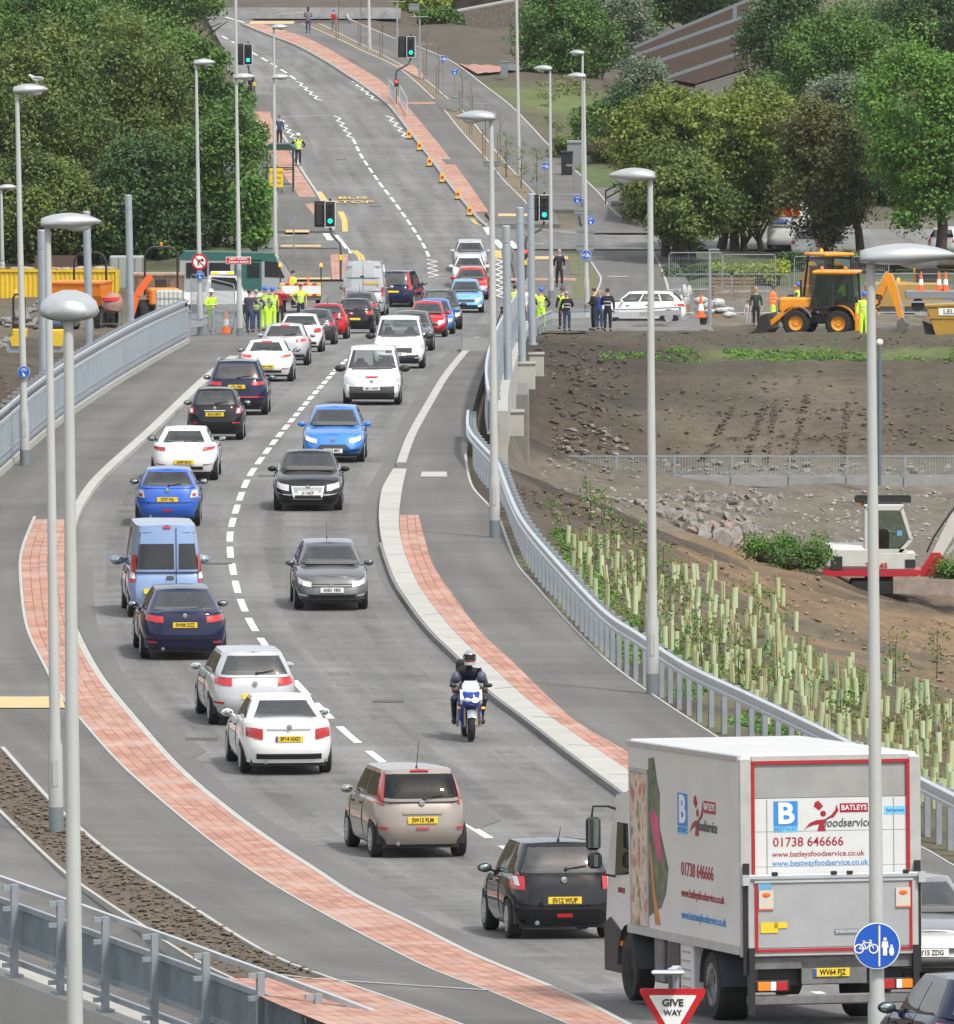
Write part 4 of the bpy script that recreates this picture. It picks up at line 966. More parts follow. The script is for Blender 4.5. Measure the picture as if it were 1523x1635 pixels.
def wheel_data(r, w_, style):
 t = MB().lathe([(r*.62,-w_/2),(r*.93,-w_/2),(r,-w_*.36),(r,w_*.36),(r*.93,w_/2),(r*.62,w_/2),(r*.60,0)], 24, axis='X').build('tyre_tmp', M_rub, None, smooth=30)
 mb = MB(); mb.lathe([(r*.60,w_*.30),(r*.66,w_*.47),(r*.63,w_*.52),(r*.58,w_*.44)], 24, axis='X')
 k = {'alloy':5,'multi':9,'cap':7}[style]
 for i in range(k):
  a = 2*PI*i/k; wd = r*(.16 if k == 5 else .10)
  mb.bar((w_*.42, 0, 0), (w_*.46, math.cos(a)*r*.62, math.sin(a)*r*.62), wd, .03, up=(1,0,0))
 mb.lathe([(0.001,w_*.30),(r*.2,w_*.30),(r*.18,w_*.50),(0.001,w_*.52)], 12, axis='X')
 q = mb.build('rim_tmp', M_alloy, None, smooth=30)
 d = (t.data, q.data); bpy.data.objects.remove(t); bpy.data.objects.remove(q)
 b_ = MB().lathe([(0.001,w_*.12),(r*.62,w_*.12),(r*.62,w_*.2),(.001,w_*.2)], 20, axis='X').build('disc_tmp', M_black, None); d += (b_.data,); bpy.data.objects.remove(b_)
 return d
WD = {}
def wheels(root, r, w_, tr, ys_, style='alloy'):
 k = (r, w_, style)
 if k not in WD: WD[k] = wheel_data(*k)
 t, q, d = WD[k]
 for y in ys_:
  for sx in (1, -1):
   o = bpy.data.objects.new('wheel', t); COL.objects.link(o); o.parent = root; o.location = (sx*tr, y, r); o.rotation_euler = (0, 0, 0 if sx > 0 else PI)
   p = bpy.data.objects.new('rim', q); COL.objects.link(p); p.parent = o
   p = bpy.data.objects.new('brake_disc', d); COL.objects.link(p); p.parent = o
def plate(root, c, y, z, txt, rear=True, w_=.52, h=.115, tilt=0.0, eu=False):
 M = Matrix.Translation((c, y, z)) @ (Matrix.Rotation(PI, 4, 'Z') if not rear else Matrix.Identity(4)) @ Matrix.Rotation(tilt, 4, 'X')
 o = MB().box((0,0,0), (w_,.016,h), bev=.004).build('number_plate', M_plY if rear else M_plW, root); o.matrix_local = M
 text(txt, h*.66, 'plate_lettering', M_ink, o, Matrix.Translation((.015 if eu else 0,-.010,0)) @ FACE, sx=.80, bold=.025)
 if eu: MB().box((-w_/2+.022,-.0095,0), (.04,.004,h*.94)).build('blue_band', M_blue, o)
 return o
def mirror(root, x, y, z, m, k=1.0):
 mb = MB(); sg = 1 if x > 0 else -1
 mb.ball((x+sg*.10*k, y, z), (.115*k, .075*k, .075*k), 10, 8); mb.bar((x-sg*.05, y-.02, z-.05), (x+sg*.05, y, z-.02), .05, .035)
 o = mb.build('door_mirror', m, root, smooth=True)
 MB().ball((x+sg*.10*k, y-.05*k, z), (.09*k,.028*k,.055*k), 10, 6).build('mirror_glass', M_mirror, o, smooth=True)
def make_car(name, label, cat, px, py, facing, sp, paintm, group=None, yaw=0.0, turn=None):
 c = Car(sp); L, W_, H = c.L, c.W, c.H
 p = G(px, py, 0.004)
 i = cl_near(p); a = cl_at(i-3); b = cl_at(i+3); d = (b-a)
 if d.y < 0: d = -d                                     # pointing away from the camera
 if facing == 'T': d = -d
 ang = math.atan2(d.y, d.x) + R(yaw)
 if turn is not None: ang = R(turn)
 fw = Vector((math.cos(ang), math.sin(ang), 0))
 ax = -c.ya[0] if facing == 'A' else c.ya[1]
 ctr = p + fw*(ax if facing == 'A' else -ax)
 if facing == 'S': ctr = p.copy()
 e = L*.3; z1 = gf(ctr.y+fw.y*e); z0 = gf(ctr.y-fw.y*e); fw3 = Vector((fw.x, fw.y, (z1-z0)/(2*e))).normalized(); rt = fw3.cross(Vector((0,0,1))).normalized(); up = rt.cross(fw3)
 M = Matrix(((rt.x,fw3.x,up.x,ctr.x),(rt.y,fw3.y,up.y,ctr.y),(rt.z,fw3.z,up.z,(z0+z1)/2+.005),(0,0,0,1)))
 root = thing(name, label, cat, M=M, group=group)
 body = c.body(paintm, root)
 # underbody and wheel wells
 MB().box((0, 0, c.zb+.10), (W_-.34, L-.5, .34)).box((0, c.ya[0], .42), (W_-.16, .72, .36)).box((0, c.ya[1], .42), (W_-.16, .72, .36)).build('underbody', M_black, root)
 wheels(root, c.wr, .21, W_/2-.125, c.ya, sp.get('wheel', 'alloy'))
 hw = W_/2
 b0, b1, r0, r1 = c.gh
 gx0 = hw-c.gw[0]; gx1 = hw-c.gw[1]
 gl = sp.get('glass', M_glass)
 if sp.get('rw', True) is not False:
  rw = sp.get('rwin', (.80, .12, .84, .80))          # width fraction low, t low, t high, width fraction high
  mb = MB(); c.patch(mb, 'up', 'R', [(-gx0*rw[0]-.01, c.tl-.01), (gx0*rw[0]+.01, c.tl-.01), (gx1*rw[3]*1.02+.01, c.th+.01), (-gx1*rw[3]*1.02-.01, c.th+.01)], e=.006, n=12, thick=.004)
  mb.build('rear_window', gl, root, smooth=True)
  if facing == 'A' and sp.get('wiper', True):
   a_ = c.uppt('R', gx0*.05, rw[1]+.02, .03); b_ = c.uppt('R', gx0*.48, rw[1]+.12, .025); MB().bar(a_, b_, .018, .014).ball(a_, .03, 6, 4).build('rear_wiper', M_black, root)
 ws = sp.get('wscr', (.90, .06, .90, .86))
 mb = MB(); c.patch(mb, 'up', 'F', [(gx0*ws[0]+.01, c.tl-.01), (-gx0*ws[0]-.01, c.tl-.01), (-gx1*ws[3]-.01, c.th+.01), (gx1*ws[3]+.01, c.th+.01)], e=.006, n=12, thick=.004)
 mb.build('windscreen', sp.get('wglass', gl), root, smooth=True)
 if facing == 'T':
  a_ = c.uppt('F', gx0*.75, .07, .02); b_ = c.uppt('F', -gx0*.05, .10, .02); c_ = c.uppt('F', -gx0*.72, .09, .02)
  MB().bar(a_, b_, .02, .015).bar(b_, c_, .02, .015).build('wipers', M_black, root)
 # side windows
 sw = sp.get('swin', [(.12,.46),(.50,.90)])             # fractions from rear to front of the glasshouse
 for face in ('P', 'D'):
  for k, (u0, u1) in enumerate(sw):
   def yy(u, t): return (b0+(r0-b0)*t) + u*((b1+(r1-b1)*t)-(b0+(r0-b0)*t))
   mb = MB(); cor = [(yy(u0,c.tl)-.01, c.tl-.01), (yy(u1,c.tl)+.01, c.tl-.01), (yy(min(u1,.93),c.th)+.01, c.th+.01), (yy(max(u0,.08),c.th)-.01, c.th+.01)]
   c.patch(mb, 'up', face, cor, e=.005, n=5, m=4, thick=.004); mb.build('side_window', gl, root, smooth=True)
 # dashboard, parcel shelf and seats seen through the glass
 zb_ = c.ztop(0); o_ = c.up(.02); mb = MB(); mb.prism([(x*.93, y*.96) for x, y in o_], zb_+.03, zb_+.09, plane='XY'); mb.build('cabin_floor', M_cabin, root)
 mb = MB(); hs = min(H-.16, zb_+.36)
 for x in (-hw*.42, hw*.42):
  mb.box((x, (b1+r1)/2-.72, zb_+.02+(hs-zb_)*.25), (.46,.14,(hs-zb_)*.6+.05), bev=.05); mb.box((x, (b1+r1)/2-.74, hs-.09), (.24,.09,.17), bev=.03)
 if sp.get('rw', True) is not False and H < 1.8:
  for x in (-hw*.48, 0, hw*.48): mb.box((x, r0+.32, zb_+.14), (.22,.08,.13), bev=.03)
 mb.build('seats', M_seat, root)
 # door seams
 for face in ('P', 'D'):
  mb = MB()
  for yd in sp.get('doors', (-.14, .20)):
   pr_ = [c.lowpt(face, yd*L, v, .003) for v in (.12,.3,.5,.7,.9,.99)]
   for a_, b_ in zip(pr_[:-1], pr_[1:]): mb.bar(a_, b_, .012, .008)
  for yd in sp.get('handles', (-.08, .12)):
   h_ = c.lowpt(face, yd*L, .84, .012); mb.box(h_, (.03,.16,.03))
  mb.build('door_seams', M_black, root)
 # lamps
 for li, (part, face, cor, mm, nm) in enumerate(sp.get('lamps', [])):
  for sg in (1, -1):
   q = [(x*sg, v) for x, v in cor] if face in 'RF' else cor
   mb = MB(); c.patch(mb, part, face if face in 'RF' else ('P' if sg > 0 else 'D'), q, e=.020+.005*li, n=6, m=4, thick=.03); mb.build(nm, mm, root, smooth=True)
 for li, (part, face, cor, mm, nm) in enumerate(sp.get('extra', [])):
  mb = MB(); c.patch(mb, part, face, cor, e=.022+.005*li, n=10, m=4, thick=.04); mb.build(nm, mm, root, smooth=True)
 zr = c.ztop(-L/2); zf = c.ztop(L/2)
 if sp.get('plr') and facing == 'A':
  v = (sp.get('plz', .62)-c.zb)/(zr-c.zb); q = c.lowpt('R', sp.get('plx', 0), v, .03); plate(root, q.x, q.y, q.z, sp['plr'], True, eu=sp.get('eu', False))
 if sp.get('plf') and facing == 'T':
  v = (sp.get('plzf', .42)-c.zb)/(zf-c.zb); q = c.lowpt('F', 0, v, .045); plate(root, q.x, q.y, q.z, sp['plf'], False)
 if sp.get('badge'):
  face, v = sp['badge']; q = c.lowpt(face, 0, v, .04); MB().lathe([(.001,.0),(.055,.0),(.05,.012),(.001,.014)], 14, Matrix.Translation(q) @ Matrix.Rotation(PI/2 if face == 'R' else -PI/2, 4, 'X')).build('badge', M_chrome, root)
 mm = sp.get('mirm', paintm); ym = b1 - .42
 for sg in (1, -1): mirror(root, sg*(hw-.06), ym, c.ztop(ym)+.06, mm, sp.get('mk', 1.0))
 if sp.get('ant'):
  q = c.uppt('R', 0, 1.0); z = c.H; MB().tube([(0, r0+.25, H-.01), (.005, r0+.02, H+sp['ant'])], [.008,.004], 6).lathe([(.025,0),(.015,.03)], 8, Matrix.Translation((0,r0+.25,H-.015))).build('aerial', M_black, root)
 if sp.get('rails'):
  for sg in (1,-1): MB().bar((sg*(gx1-.03), r0+.1, H+.0), (sg*(gx1-.03), r1-.1, H+.0), .03, .05).build('roof_rail', M_steel2, root)
 if facing == 'A': MB().lathe([(.03,-.02),(.035,.1)], 10, Matrix.Translation((-hw*.5, -L/2+.14, c.zb+.02)) @ Matrix.Rotation(PI/2, 4, 'X')).build('exhaust', M_cdark, root)
 return root, c
def S(**k): return dict(k)
# lamp sets (x, v) in metres / height fraction; first corners bottom inner, bottom outer, top outer, top inner
def rl(x0, x1, v0, v1, m=None, part='low', dx=0.0, sk=0.0): return (part, 'R', [(x0, v0), (x1, v0+sk), (x1+dx, v1), (x0, v1)], m or M_red, 'tail_lamp')
def fl(x0, x1, v0, v1, m=None, sk=0.0, dx=0.0): return ('low', 'F', [(x0, v0), (x1, v0+sk), (x1-dx, v1+sk), (x0, v1)], m or M_clear, 'headlight')
def grille(x, v0, v1, m=None, f=1.0): return ('low', 'F', [(x, v0), (-x, v0), (-x*f, v1), (x*f, v1)], m or M_black, 'grille')
def rpan(x, v0, v1, m=None, nm='bumper_insert', f=1.0): return ('low', 'R', [(-x, v0), (x, v0), (x*f, v1), (-x*f, v1)], m or M_black, nm)
hatch_top = [(-.5,.96),(-.42,1.0),(0,.96),(.22,.93),(.36,.84),(.46,.74),(.5,.66)]
tall_top = [(-.5,.98),(-.4,1.02),(0,1.0),(.26,.98),(.38,.90),(.46,.80),(.5,.70)]
van_top = [(-.5,1.05),(0,1.05),(.27,1.05),(.38,1.0),(.46,.90),(.5,.80)]
def hatch(L=3.95, W=1.7, H=1.48, **k):
 d = dict(L=L, W=W, H=H, top=hatch_top, gh=(-L/2+.10, L*.24, -L/2+.42, L*.05), ro=.66, fo=.80); d.update(k); return d
KA = dict(ro=.62, fo=.7)
away = 'cars queuing away from the camera'; toward = 'cars driving towards the camera'
BLK = paint('black', (.008,.009,.012)); NAVY = paint('navy', (.006,.010,.042)); WHT = paint('white', (.72,.73,.73)); SIL = paint('silver', (.46,.48,.50), .35); GRYP = paint('grey', (.085,.09,.095), .4)
BEI = paint('beige', (.27,.235,.205), .2); LBL = paint('pale_blue', (.20,.30,.50), .2); BLU = paint('blue', (.015,.10,.48), .1); FBL = paint('bright_blue', (.02,.17,.55), .2); RED = paint('red', (.45,.012,.02)); SKY = paint('sky_blue', (.13,.36,.60), .2); SIL2 = paint('mid_silver', (.20,.205,.21), .5); DGR = paint('dark_grey', (.03,.032,.036), .3)
M_redm = M_red
# ---- 1 black hatchback
make_car('parked_car' if False else 'car', 'black hatchback with plate SV12 WUP just behind the white lorry', 'car', 893, 1497, 'A', hatch(3.85, 1.69, 1.51, gh=(-1.80, 1.02, -1.50, .35), gw=(.10,.27), rb=1.6, plr='SV12 WUP', plz=.60, ro=.60, wheel='multi', badge=('R', .93), ant=.2, rwin=(.86,.18,.80,.86), wiper=True,
 lamps=[rl(.60,.84,.72,1.0, dx=-.03), ('low','R',[(.68,.80),(.74,.80),(.76,.96),(.70,.96)], M_clear,'lamp_insert'), ('up','R',[(.66,.0),(.72,.0),(.69,.10),(.69,.10)],M_red,'tail_lamp')], extra=[rpan(.82,.30,.36, M_black,'bumper_crease'), rpan(.12,.14,.22,M_red,'fog_lamp'), rpan(.34,.40,.62,paint('black',(0,0,0)),'tailgate_recess')]), BLK, away, yaw=2)
# ---- 2 beige MPV
make_car('car', 'beige metallic people carrier with tall red tail lamps and plate SW13 FLM', 'car', 666, 1367, 'A', dict(L=4.08, W=1.69, H=1.55, top=tall_top, gh=(-1.97, 1.22, -1.62, .55), gw=(.09,.24), rb=1.6, ro=.62, fo=.8, plr='SW13 FLM', plz=.66, badge=('R',.96), ant=.45, wheel='multi', rwin=(.86,.06,.86,.92), glass=M_privacy,
 lamps=[('up','R',[(.66,.0),(.80,.0),(.64,.92),(.585,.92)], M_red,'tail_lamp'), ('low','R',[(.64,.90),(.80,.90),(.77,1.0),(.66,1.0)], M_red,'tail_lamp'), ('low','R',[(.62,.36),(.74,.36),(.74,.41),(.62,.41)], M_red,'reflector')],
 extra=[rpan(.11,.36,.41,M_red,'fog_lamp'), rpan(.34,.71,.76,BEI,'boot_handle'), ('up','R',[(-.16,.94),(.16,.94),(.15,.99),(-.15,.99)],M_redlit if False else M_red,'high_brake_lamp')]), BEI, away, yaw=3)
# ---- 3 white saloon
make_car('car', 'white saloon with plate SP14 HXD behind the silver hatchback', 'car', 455, 1233, 'A', dict(L=4.58, W=1.77, H=1.44, top=[(-.5,.98),(-.47,1.02),(-.34,1.03),(-.2,.99),(.2,.93),(.36,.85),(.46,.74),(.5,.62)], gh=(-1.62, 1.02, -.78, .25), gw=(.13,.33), ro=.92, fo=.8, plr='SP14 HXD', plz=.70, eu=True, badge=('R',.92), wheel='multi', wiper=False, rwin=(.80,.06,.86,.78), rb=1.0,
 lamps=[rl(.50,.84,.60,.86,sk=.04)], extra=[rpan(.62,.10,.24), rpan(.42,.86,.89,M_chrome,'chrome_strip')], rear=[(0,.10),(.2,.02),(.45,0),(.5,.03),(.8,.04),(1,.06)]), WHT, away, yaw=0)
# ---- 4 silver hatch
make_car('car', 'silver hatchback partly behind the white saloon, red tail lamps', 'car', 402, 1155, 'A', hatch(4.2, 1.78, 1.48, gh=(-2.0,1.05,-1.62,.3), plr='', ro=.72, badge=('R',.84), rwin=(.84,.14,.84,.84), lamps=[rl(.46,.84,.78,.97,sk=.02), ('low','R',[(.62,.28),(.80,.28),(.80,.34),(.62,.34)],M_red,'reflector')], extra=[rpan(.26,.42,.56,M_plY,'number_plate')]), SIL, away, yaw=1)
# ---- 5 navy hatchback, large
make_car('car', 'dark navy five door car with tow bar and plate SW08 DZZ', 'car', 292, 1050, 'A', dict(L=4.78, W=1.87, H=1.49, top=[(-.5,.98),(-.45,1.03),(0,.98),(.22,.93),(.36,.85),(.46,.74),(.5,.62)], gh=(-2.15, 1.15, -1.25, .35), gw=(.13,.36), rb=1.1, ro=.95, plr='SW08 DZZ', plz=.76, badge=('R',.95), rwin=(.82,.08,.84,.82), wheel='multi',
 lamps=[rl(.46,.88,.76,.93,sk=.03), ('low','R',[(.60,.18),(.78,.18),(.78,.23),(.60,.23)],M_red,'reflector')], extra=[rpan(.80,.30,.34,M_black,'bumper_crease'), ('low','R',[(-.05,.06),(.05,.06),(.05,.20),(-.05,.20)],M_black,'tow_bar')]), NAVY, away, yaw=0)
# ---- 6 pale blue van
make_car('van', 'pale blue high roofed van with two glazed rear doors', 'van', 264, 984, 'A', dict(L=4.2, W=1.72, H=2.1, top=van_top, gh=(-2.06, 1.35, -1.90, .85), gw=(.06,.20), rb=1.3, n=9, gn=9, ro=.75, rwin=(.0,.1,.2,.0), rw=False, mirm=LBL, mk=1.5, swin=[(.60,.92)], wheel='cap',
 lamps=[('up','R',[(.70,.0),(.80,.0),(.76,.36),(.68,.36)],M_red,'tail_lamp'), ('low','R',[(.70,.70),(.82,.70),(.80,1.0),(.70,1.0)],M_red,'tail_lamp'), ('low','R',[(.71,.80),(.81,.80),(.81,.95),(.71,.95)],M_conew,'lamp_insert')],
 extra=[('up','R',[(-.68,.06),(.16,.06),(.15,.60),(-.62,.60)],M_glass2,'rear_window'), ('up','R',[(.26,.06),(.68,.06),(.62,.60),(.27,.60)],M_glass2,'rear_window'), ('up','R',[(-.08,.93),(.08,.93),(.08,.98),(-.08,.98)],M_red,'high_brake_lamp'), ('up','R',[(.205,.0),(.215,.0),(.215,.95),(.205,.95)],M_black,'door_gap'), ('low','R',[(.205,.1),(.215,.1),(.215,1.),(.205,1.)],M_black,'door_gap'), ('low','R',[(-.02,.80),(.16,.80),(.14,.88),(.0,.88)],M_black,'door_handle'), ('low','R',[(-.52,.40),(-.1,.40),(-.1,.53),(-.52,.53)],M_plY,'number_plate')]), LBL, away, yaw=1.5)
# ---- 7 blue hatch
make_car('car', 'mid blue small hatchback with plate ST57 FAJ', 'car', 268, 839, 'A', hatch(3.83, 1.65, 1.44, gh=(-1.82,.95,-1.32,.28), plr='ST57 FAJ', plz=.68, badge=('R',.92), rwin=(.86,.10,.86,.88), mirm=M_black, rb=1.15,
 lamps=[('low','R',[(.56,.66),(.80,.66),(.80,.90),(.60,.90)],M_clear,'tail_lamp'), ('low','R',[(.62,.70),(.70,.70),(.70,.80),(.62,.80)],M_red,'lamp_insert')], extra=[rpan(.12,.20,.27,M_red,'fog_lamp'), rpan(.8,.50,.53,paint('deep_blue',(.01,.05,.25)),'bumper_crease')]), BLU, away)  # crease strip in a deeper blue than the body paint
# ---- 8, 11 white coupes
def coupe(lit=False): return hatch(4.25, 1.81, 1.40, gh=(-2.0,.95,-1.45,.25), gw=(.16,.36), rb=1.1, plz=.50, rwin=(.74,.12,.84,.74), mirm=M_black, lamps=[rl(.50,.88,.78,.90,M_redlit if lit else M_red,sk=.04), ('low','R',[(.50,.26),(.76,.28),(.74,.30),(.52,.29)],M_red,'reflector')], extra=[rpan(.5,.08,.2)])
c8 = coupe(); c8['plr'] = 'LN09 BOC'; make_car('car', 'white coupe between the blue hatchback and the small black car', 'car', 295, 766, 'A', c8, WHT, away, yaw=0)
# ---- 9 small black
make_car('car', 'small black retro hatchback with upright pale tail lamps', 'car', 344, 702, 'A', hatch(3.55, 1.63, 1.49, gh=(-1.66,.95,-1.25,.3), gw=(.12,.30), plr='EA15 MXT', plz=.74, badge=('R',.93), rwin=(.82,.14,.82,.82), bulge=1.5, lamps=[('low','R',[(.58,.70),(.76,.70),(.76,.93),(.60,.93)],M_red,'tail_lamp'), ('low','R',[(.63,.74),(.71,.74),(.71,.88),(.63,.88)],M_conew,'lamp_insert'), ('low','R',[(.5,.34),(.7,.34),(.7,.39),(.5,.39)],M_red,'reflector')], extra=[rpan(.30,.82,.85,M_chrome,'chrome_strip')]), BLK, away, yaw=0)
# ---- 10 navy SUV
make_car('car', 'dark navy estate SUV with silver roof rails in the left queue', 'car', 379, 662, 'A', dict(L=4.6, W=1.9, H=1.66, top=[(-.5,1.04),(-.4,1.08),(0,1.04),(.22,1.0),(.36,.94),(.46,.84),(.5,.72)], gh=(-2.12,1.15,-1.75,.35), gw=(.12,.33), ro=.85, plr='CE1 ARK', plz=.86, rwin=(.80,.12,.80,.80), wr=.35, rails=True, lamps=[rl(.46,.88,.82,.95,sk=.02)], extra=[rpan(.80,.36,.42,M_red,'rear_light_bar'), rpan(.7,.08,.25)]), NAVY, away, yaw=0)
c11 = coupe(True); c11['plr'] = 'EO57 TWD'; c11['extra'] = c11['extra'] + [('up','R',[(-.18,.88),(.18,.88),(.17,.94),(-.17,.94)],M_redlit,'high_brake_lamp')]; make_car('car', 'white coupe with all its brake lamps glowing red', 'car', 426, 609, 'A', c11, WHT, away, yaw=0)
make_car('car', 'silver grey estate hatchback with lit brake lamps ahead of the second coupe', 'car', 455, 583, 'A', hatch(4.3, 1.76, 1.48, gh=(-2.0,1.05,-1.62,.3), plr='', rwin=(.82,.14,.80,.82), lamps=[rl(.40,.84,.80,.94,M_redlit,sk=.03)], extra=[('up','R',[(-.16,.88),(.16,.88),(.15,.94),(-.15,.94)],M_redlit,'high_brake_lamp'), rpan(.7,.06,.2)]), SIL, away, yaw=0)
make_car('car', 'white three door hatchback with ringed red lamps, left queue', 'car', 480, 562, 'A', hatch(3.95, 1.72, 1.46, gh=(-1.88,1.0,-1.45,.3), rwin=(.84,.14,.84,.84), lamps=[rl(.52,.82,.68,.90)], extra=[rpan(.6,.08,.2), rpan(.06,.7,.85,M_glass2,'badge_panel')]), WHT, away, yaw=0)
make_car('car', 'silver convertible with a raised black soft top', 'car', 503, 550, 'A', hatch(3.7, 1.69, 1.41, gh=(-1.5,.9,-1.0,.3), gw=(.14,.30), rwin=(.70,.14,.84,.74), lamps=[rl(.5,.8,.66,.88)], bulge=1.5), DGR, away, yaw=0)
make_car('car', 'red three door hatchback with aerial in the left queue', 'car', 523, 541, 'A', hatch(3.95, 1.72, 1.46, gh=(-1.88,1.0,-1.45,.3), ant=.25, rwin=(.84,.14,.84,.84), lamps=[rl(.5,.84,.70,.90)], extra=[rpan(.6,.08,.2)]), RED, away, yaw=0)
make_car('car', 'black hatchback with yellow plate showing beside the red one', 'car', 566, 532, 'A', hatch(4.0, 1.73, 1.47, gh=(-1.9,1.0,-1.45,.3), plr='', lamps=[rl(.5,.84,.74,.98)], extra=[('low','R',[(-.26,.45),(.26,.45),(.26,.57),(-.26,.57)],M_plY,'number_plate')]), BLK, away, yaw=0)
make_car('car', 'dark grey hatchback with aerial directly behind the silver van', 'car', 574, 519, 'A', hatch(4.1, 1.76, 1.50, gh=(-1.95,1.0,-1.5,.3), ant=.35, lamps=[rl(.5,.86,.78,.96)]), GRYP, away, yaw=0)
# ---- silver panel van
vr, vc = make_car('van', 'tall silver panel van with a yellow strip of lettering on its rear doors', 'van', 581, 505, 'A', dict(L=5.5, W=2.02, H=2.55, top=[(-.5,1.2),(0,1.2),(.3,1.2),(.4,1.1),(.5,.9)], gh=(-2.72,2.0,-2.62,1.3), gw=(.03,.18), n=10, gn=10, ro=1.0, fo=.9, wr=.34, rw=False, swin=[(.78,.95)], mk=1.6, mirm=M_black, wheel='cap', rb=1.4,
 lamps=[('up','R',[(.84,.0),(.96,.0),(.95,.12),(.84,.12)],M_red,'tail_lamp'), ('low','R',[(.84,.72),(.98,.72),(.97,1.),(.84,1.)],M_red,'tail_lamp')],
 extra=[('up','R',[(-.006,.0),(.006,.0),(.006,.9),(-.006,.9)],M_black,'door_gap'), ('up','R',[(.02,.22),(.76,.22),(.76,.31),(.02,.31)],M_yellow,'yellow_strip'), ('up','R',[(-.78,.44),(.78,.44),(.78,.455),(-.78,.455)],M_black,'door_crease'), ('up','R',[(-.12,.48),(.05,.48),(.05,.52),(-.12,.52)],M_black,'door_handle')]), SIL, away, yaw=-1)
make_car('car', 'navy SUV with tall red tail lamps turning ahead of the silver van', 'car', 632, 490, 'A', dict(L=4.5, W=1.8, H=1.72, top=tall_top, gh=(-2.1,1.2,-1.75,.4), gw=(.09,.26), rwin=(.84,.06,.84,.84), mk=1.3, lamps=[('up','R',[(.68,.0),(.80,.0),(.64,.95),(.56,.95)],M_red,'tail_lamp'), ('low','R',[(.70,.78),(.84,.78),(.82,1.),(.70,1.)],M_red,'tail_lamp')], extra=[rpan(.26,.62,.74,M_plY,'number_plate')]), NAVY, away, yaw=-8)
# ---- towards the camera
make_car('car', 'grey hatchback with lit headlights and plate AN51 VEN', 'car', 528, 972, 'T', hatch(3.97, 1.69, 1.46, gh=(-1.85,.98,-1.45,.15), plf='AN51 VEN', plzf=.47, badge=('F',.80), ant=.35, lamps=[fl(.46,.80,.66,.84,M_clear,sk=.05), ('low','F',[(.52,.70),(.64,.71),(.64,.81),(.52,.80)],M_lit,'lit_headlamp'), ('low','F',[(.56,.20),(.74,.22),(.74,.30),(.56,.28)],M_clear,'fog_lamp')], extra=[grille(.45,.68,.78,M_black), grille(.50,.10,.28,M_black), ('low','F',[(.44,.72),(-.44,.72),(-.44,.735),(.44,.735)],M_chrome,'chrome_strip')]), GRYP, toward)
make_car('car', 'black saloon with a bright chrome grille frame', 'car', 492, 814, 'T', dict(L=4.55, W=1.78, H=1.46, top=[(-.5,.98),(-.35,1.02),(0,.96),(.2,.93),(.36,.85),(.46,.76),(.5,.66)], gh=(-1.6,1.0,-.8,.15), gw=(.13,.33), fo=.85, plf='J11 NCP', plzf=.47, badge=('F',.82), lamps=[fl(.48,.84,.62,.86,sk=.04), ('low','F',[(.40,.42),(.84,.42),(.84,.45),(.40,.45)],M_chrome,'chrome_strip')], extra=[('low','F',[(.36,.16),(-.36,.16),(-.42,.84),(.42,.84)],M_chrome,'grille_frame'), ('low','F',[(.33,.20),(-.33,.20),(-.33,.42),(.33,.42)],M_black,'grille'), ('low','F',[(.33,.56),(-.33,.56),(-.38,.80),(.38,.80)],M_grey,'grille')]), BLK, toward)
make_car('car', 'bright blue hatchback with a wide black trapezoid grille', 'car', 533, 737, 'T', hatch(3.95, 1.72, 1.49, gh=(-1.85,1.0,-1.45,.1), gw=(.10,.30), plf='BD13 MFU', plzf=.33, badge=('F',.84), lamps=[fl(.44,.80,.64,.84,M_clear,sk=.10), ('low','F',[(.56,.70),(.74,.74),(.74,.84),(.58,.80)],M_lit,'lit_headlamp'), ('low','F',[(.52,.16),(.72,.20),(.72,.30),(.54,.26)],M_black,'fog_lamp')], extra=[grille(.46,.38,.58,M_black,.74), grille(.5,.08,.14)]), FBL, toward)
def van_sp(**k):
 d = dict(L=4.2, W=1.83, H=1.82, top=[(-.5,1.05),(0,1.05),(.24,1.05),(.36,1.0),(.45,.90),(.5,.78)], gh=(-2.02,1.18,-1.92,.42), gw=(.07,.24), n=7, gn=8, fo=.8, mk=1.5, mirm=M_black, swin=[(.70,.93)], wheel='cap', wscr=(.88,.04,.88,.88), fb=1.0); d.update(k); return d
make_car('van', 'white small van with dark bumper in the middle of the road', 'van', 594, 646, 'T', van_sp(plf='LM11 AWX', plzf=.52, badge=('F',.86), lamps=[fl(.50,.84,.66,.90,M_clear,sk=.05)], extra=[('low','F',[(.86,.0),(-.86,.0),(-.84,.60),(.84,.60)],M_black if False else mat('dark_bumper',(.04,.045,.055),.6),'bumper'), ('low','F',[(.50,.44),(-.50,.44),(-.50,.50),(.50,.50)],M_black,'grille'), ('low','F',[(.50,.12),(-.50,.12),(-.50,.26),(.50,.26)],M_black,'grille'), ('low','F',[(.20,1.0),(-.20,1.0),(-.15,.97),(.15,.97)],M_red,'bonnet_motif')]), WHT, toward)
make_car('van', 'white small van following close behind the other, dark grille', 'van', 637, 588, 'T', van_sp(L=4.3, plf='SF14', plzf=.50, lamps=[fl(.50,.84,.62,.86,M_clear,sk=.06), ('low','F',[(.55,.2),(.72,.2),(.72,.3),(.55,.3)],M_clear,'fog_lamp')], extra=[('low','F',[(.86,.0),(-.86,.0),(-.84,.42),(.84,.42)],MATS['dark_bumper'],'bumper'), grille(.46,.58,.80), ]), WHT, toward)
make_car('car', 'dark car mostly hidden behind the second white van', 'car', 655, 560, 'T', hatch(4.2, 1.78, 1.52, lamps=[fl(.50,.84,.66,.86)], gw=(.1,.28)), GRYP, toward)
